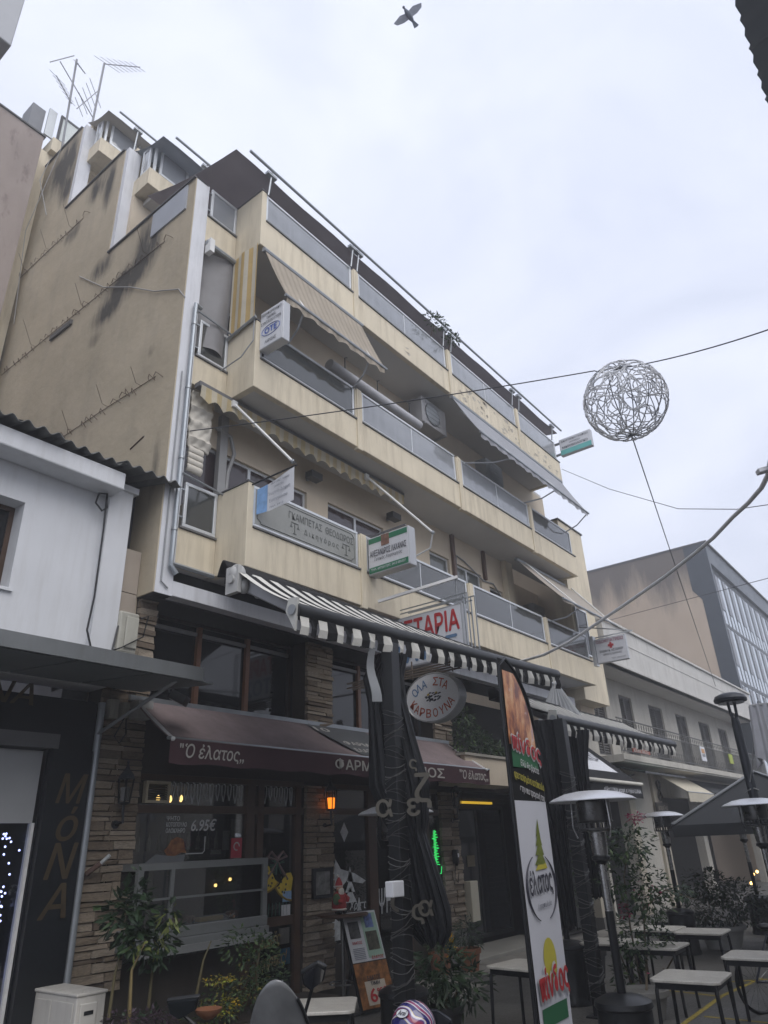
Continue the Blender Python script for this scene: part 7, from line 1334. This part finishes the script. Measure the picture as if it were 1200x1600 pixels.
# bougainvillea
b0 = atz(1012, 1592, 0); bb_ = lambda px, py: tuple(CAM+ray(px, py)*9.6)
plant('bougainvillea', 'tall sprawling bougainvillea with a few pink flowers in a grey tub among the tables', 'shrub', (b0.x, b0.y, 0), ((bb_(985, 1320), (.3, .3, .28), 300), (bb_(1010, 1390), (.34, .3, .34), 380), (bb_(960, 1375), (.2, .25, .3), 170), (bb_(990, 1460), (.28, .28, .34), 300), (bb_(1055, 1395), (.3, .25, .1), 110), (bb_(985, 1530), (.22, .22, .34), 200), (bb_(1030, 1470), (.2, .2, .2), 90), (bb_(945, 1330), (.14, .14, .2), 60)), [DKG, MDG, LTG],
      ([(b0.x, b0.y, .15), bb_(1000, 1530), bb_(985, 1450), bb_(975, 1370), bb_(985, 1300)], [(b0.x+.05, b0.y, .15), bb_(1010, 1500), bb_(1005, 1420), bb_(1040, 1390), bb_(1085, 1405)], [(b0.x, b0.y, .15), bb_(990, 1545), bb_(965, 1480), bb_(950, 1400)], [(b0.x, b0.y, .15), bb_(1025, 1545), bb_(1050, 1500), bb_(1060, 1480)]), 13, .085, .05, paint('pale_bark', (.16, .13, .09), .8, var=.25), pot=((b0.x, b0.y, 0), .3, .32, GPOT),
      extra=lambda t_: tag(obj('flowers', foliage(foliage(foliage(MB(), bb_(992, 1277), (.14, .12, .07), 70, .05, .04, seed=91), bb_(976, 1422), (.07, .07, .1), 45, .05, .04, seed=92), bb_(1015, 1390), (.25, .2, .2), 20, .05, .04, seed=93), [PINK, PINK, leafmat('petal_pale', (.35, .15, .18))], t_), kind='stuff'))
s0 = CAM+ray(1120, 1420)*14.5; q_ = lambda px, py: tuple(CAM+ray(px, py)*14.5)
plant('large_shrub', 'broad bushy shrub in a white tub in front of the dark parasols', 'shrub', (s0.x, s0.y, 0), ((q_(1110, 1385), (.5, .5, .32), 700), (q_(1155, 1405), (.5, .5, .34), 600), (q_(1085, 1420), (.34, .4, .34), 380), (q_(1125, 1430), (.5, .5, .3), 420), (q_(1185, 1425), (.3, .4, .26), 260)), [DKG, MDG, leafmat('leaf_olive', (.05, .06, .03))], ([(s0.x, s0.y, .1), q_(1115, 1450), q_(1105, 1400)], [(s0.x+.1, s0.y, .1), q_(1150, 1440), q_(1165, 1400)]), 14, .10, .05, pot=((s0.x, s0.y, 0), .45, .4, paint('tub_white', (.4, .4, .38), .7, var=.1)))
for (px, py, lab, sd) in ((1040, 1448, 'low plant beside the far heater under the cream wall', 15), (905, 1345, 'small plant glimpsed between the flag and the near heater', 16)):
    c_ = CAM+ray(px, py)*(15 if sd == 15 else 12.5); plant('potted_plant', lab, 'potted plant', (c_.x, c_.y, 0), ((tuple(c_), (.3, .3, .3), 170), ((c_.x, c_.y, max(.5, c_.z-.4)), (.28, .28, .3), 150)), GREENS, ([(c_.x, c_.y, .2), tuple(c_)],), sd, .09, .045, pot=((c_.x, c_.y, 0), .22, .4, BPOT))
# dark shop interior lights far right, shutter of the second shop
t_ = thing('roller_shutter', 'grey slatted roller shutter behind the feather flag', 'shutter', (17.6, 8.9, 0)); 
for k in range(26): obj('slat', MB().box(17.05, 19.0, 8.85, 8.9, .1+k*.11, .1+k*.11+.1), paint('shutter_slat', (.10, .105, .11), .5, .3, var=.1), t_)
obj('frame', MB().box(16.95, 17.05, 8.8, 8.95, 0, 3.1).box(19.0, 19.1, 8.8, 8.95, 0, 3.1).box(16.95, 19.1, 8.8, 8.95, 2.98, 3.15), BLACKM, t_)
t_ = thing('shop_pier', 'pale narrow shop pier between the shutter and the cafe front', 'pier', (19.3, 8.5, 0)); obj('pier', MB().box(19.15, 19.6, 8.3, 8.9, 0, 3.6), paint('old_cream'), t_); obj('plinth', MB().box(19.12, 19.63, 8.27, 8.93, 0, .3), paint('dark_concrete'), t_)
t_ = thing('cafe', 'dark cafe front under the black awning', 'shop front', (20.4, 8.9, 0)); obj('frame', frame_mb(MB(), 19.65, 21.1, 0, 3.2, 8.8, 8.9, .1), BLACKM, t_); obj('pane', MB().box(19.75, 21.0, 8.84, 8.85, .1, 3.1), DARKG, t_)
for (px, py, wh) in ((1177, 1366, 'left of the upper two'), (1183, 1362, 'right of the upper two'), (1174, 1380, 'lowest of the three')):
    c_ = CAM+ray(px, py)*22; l_ = tag(obj('shop_bulb', MB().ball(c_, .045, 8, 6), emit('warm_bulb')), wh+' yellow lamps shining behind the large shrub', 'lamp', 'yellow lamps in the far shop')
# ================================================================== thin haze volume: drizzle, plus an added veil for lens glare
hz = NT('haze_glare_veil'); hz.n.remove(hz.b); pv_ = hz.n.new('ShaderNodeVolumePrincipled'); pv_.inputs['Color'].default_value = (.93, .95, 1., 1); pv_.inputs['Density'].default_value = .005; pv_.inputs['Anisotropy'].default_value = .2
hz.l(pv_.outputs[0], hz.n['Material Output'].inputs['Volume'])
tag(obj('haze', MB().box(-60, 120, -40, 60, -1, 27), hz.m), kind='stuff')
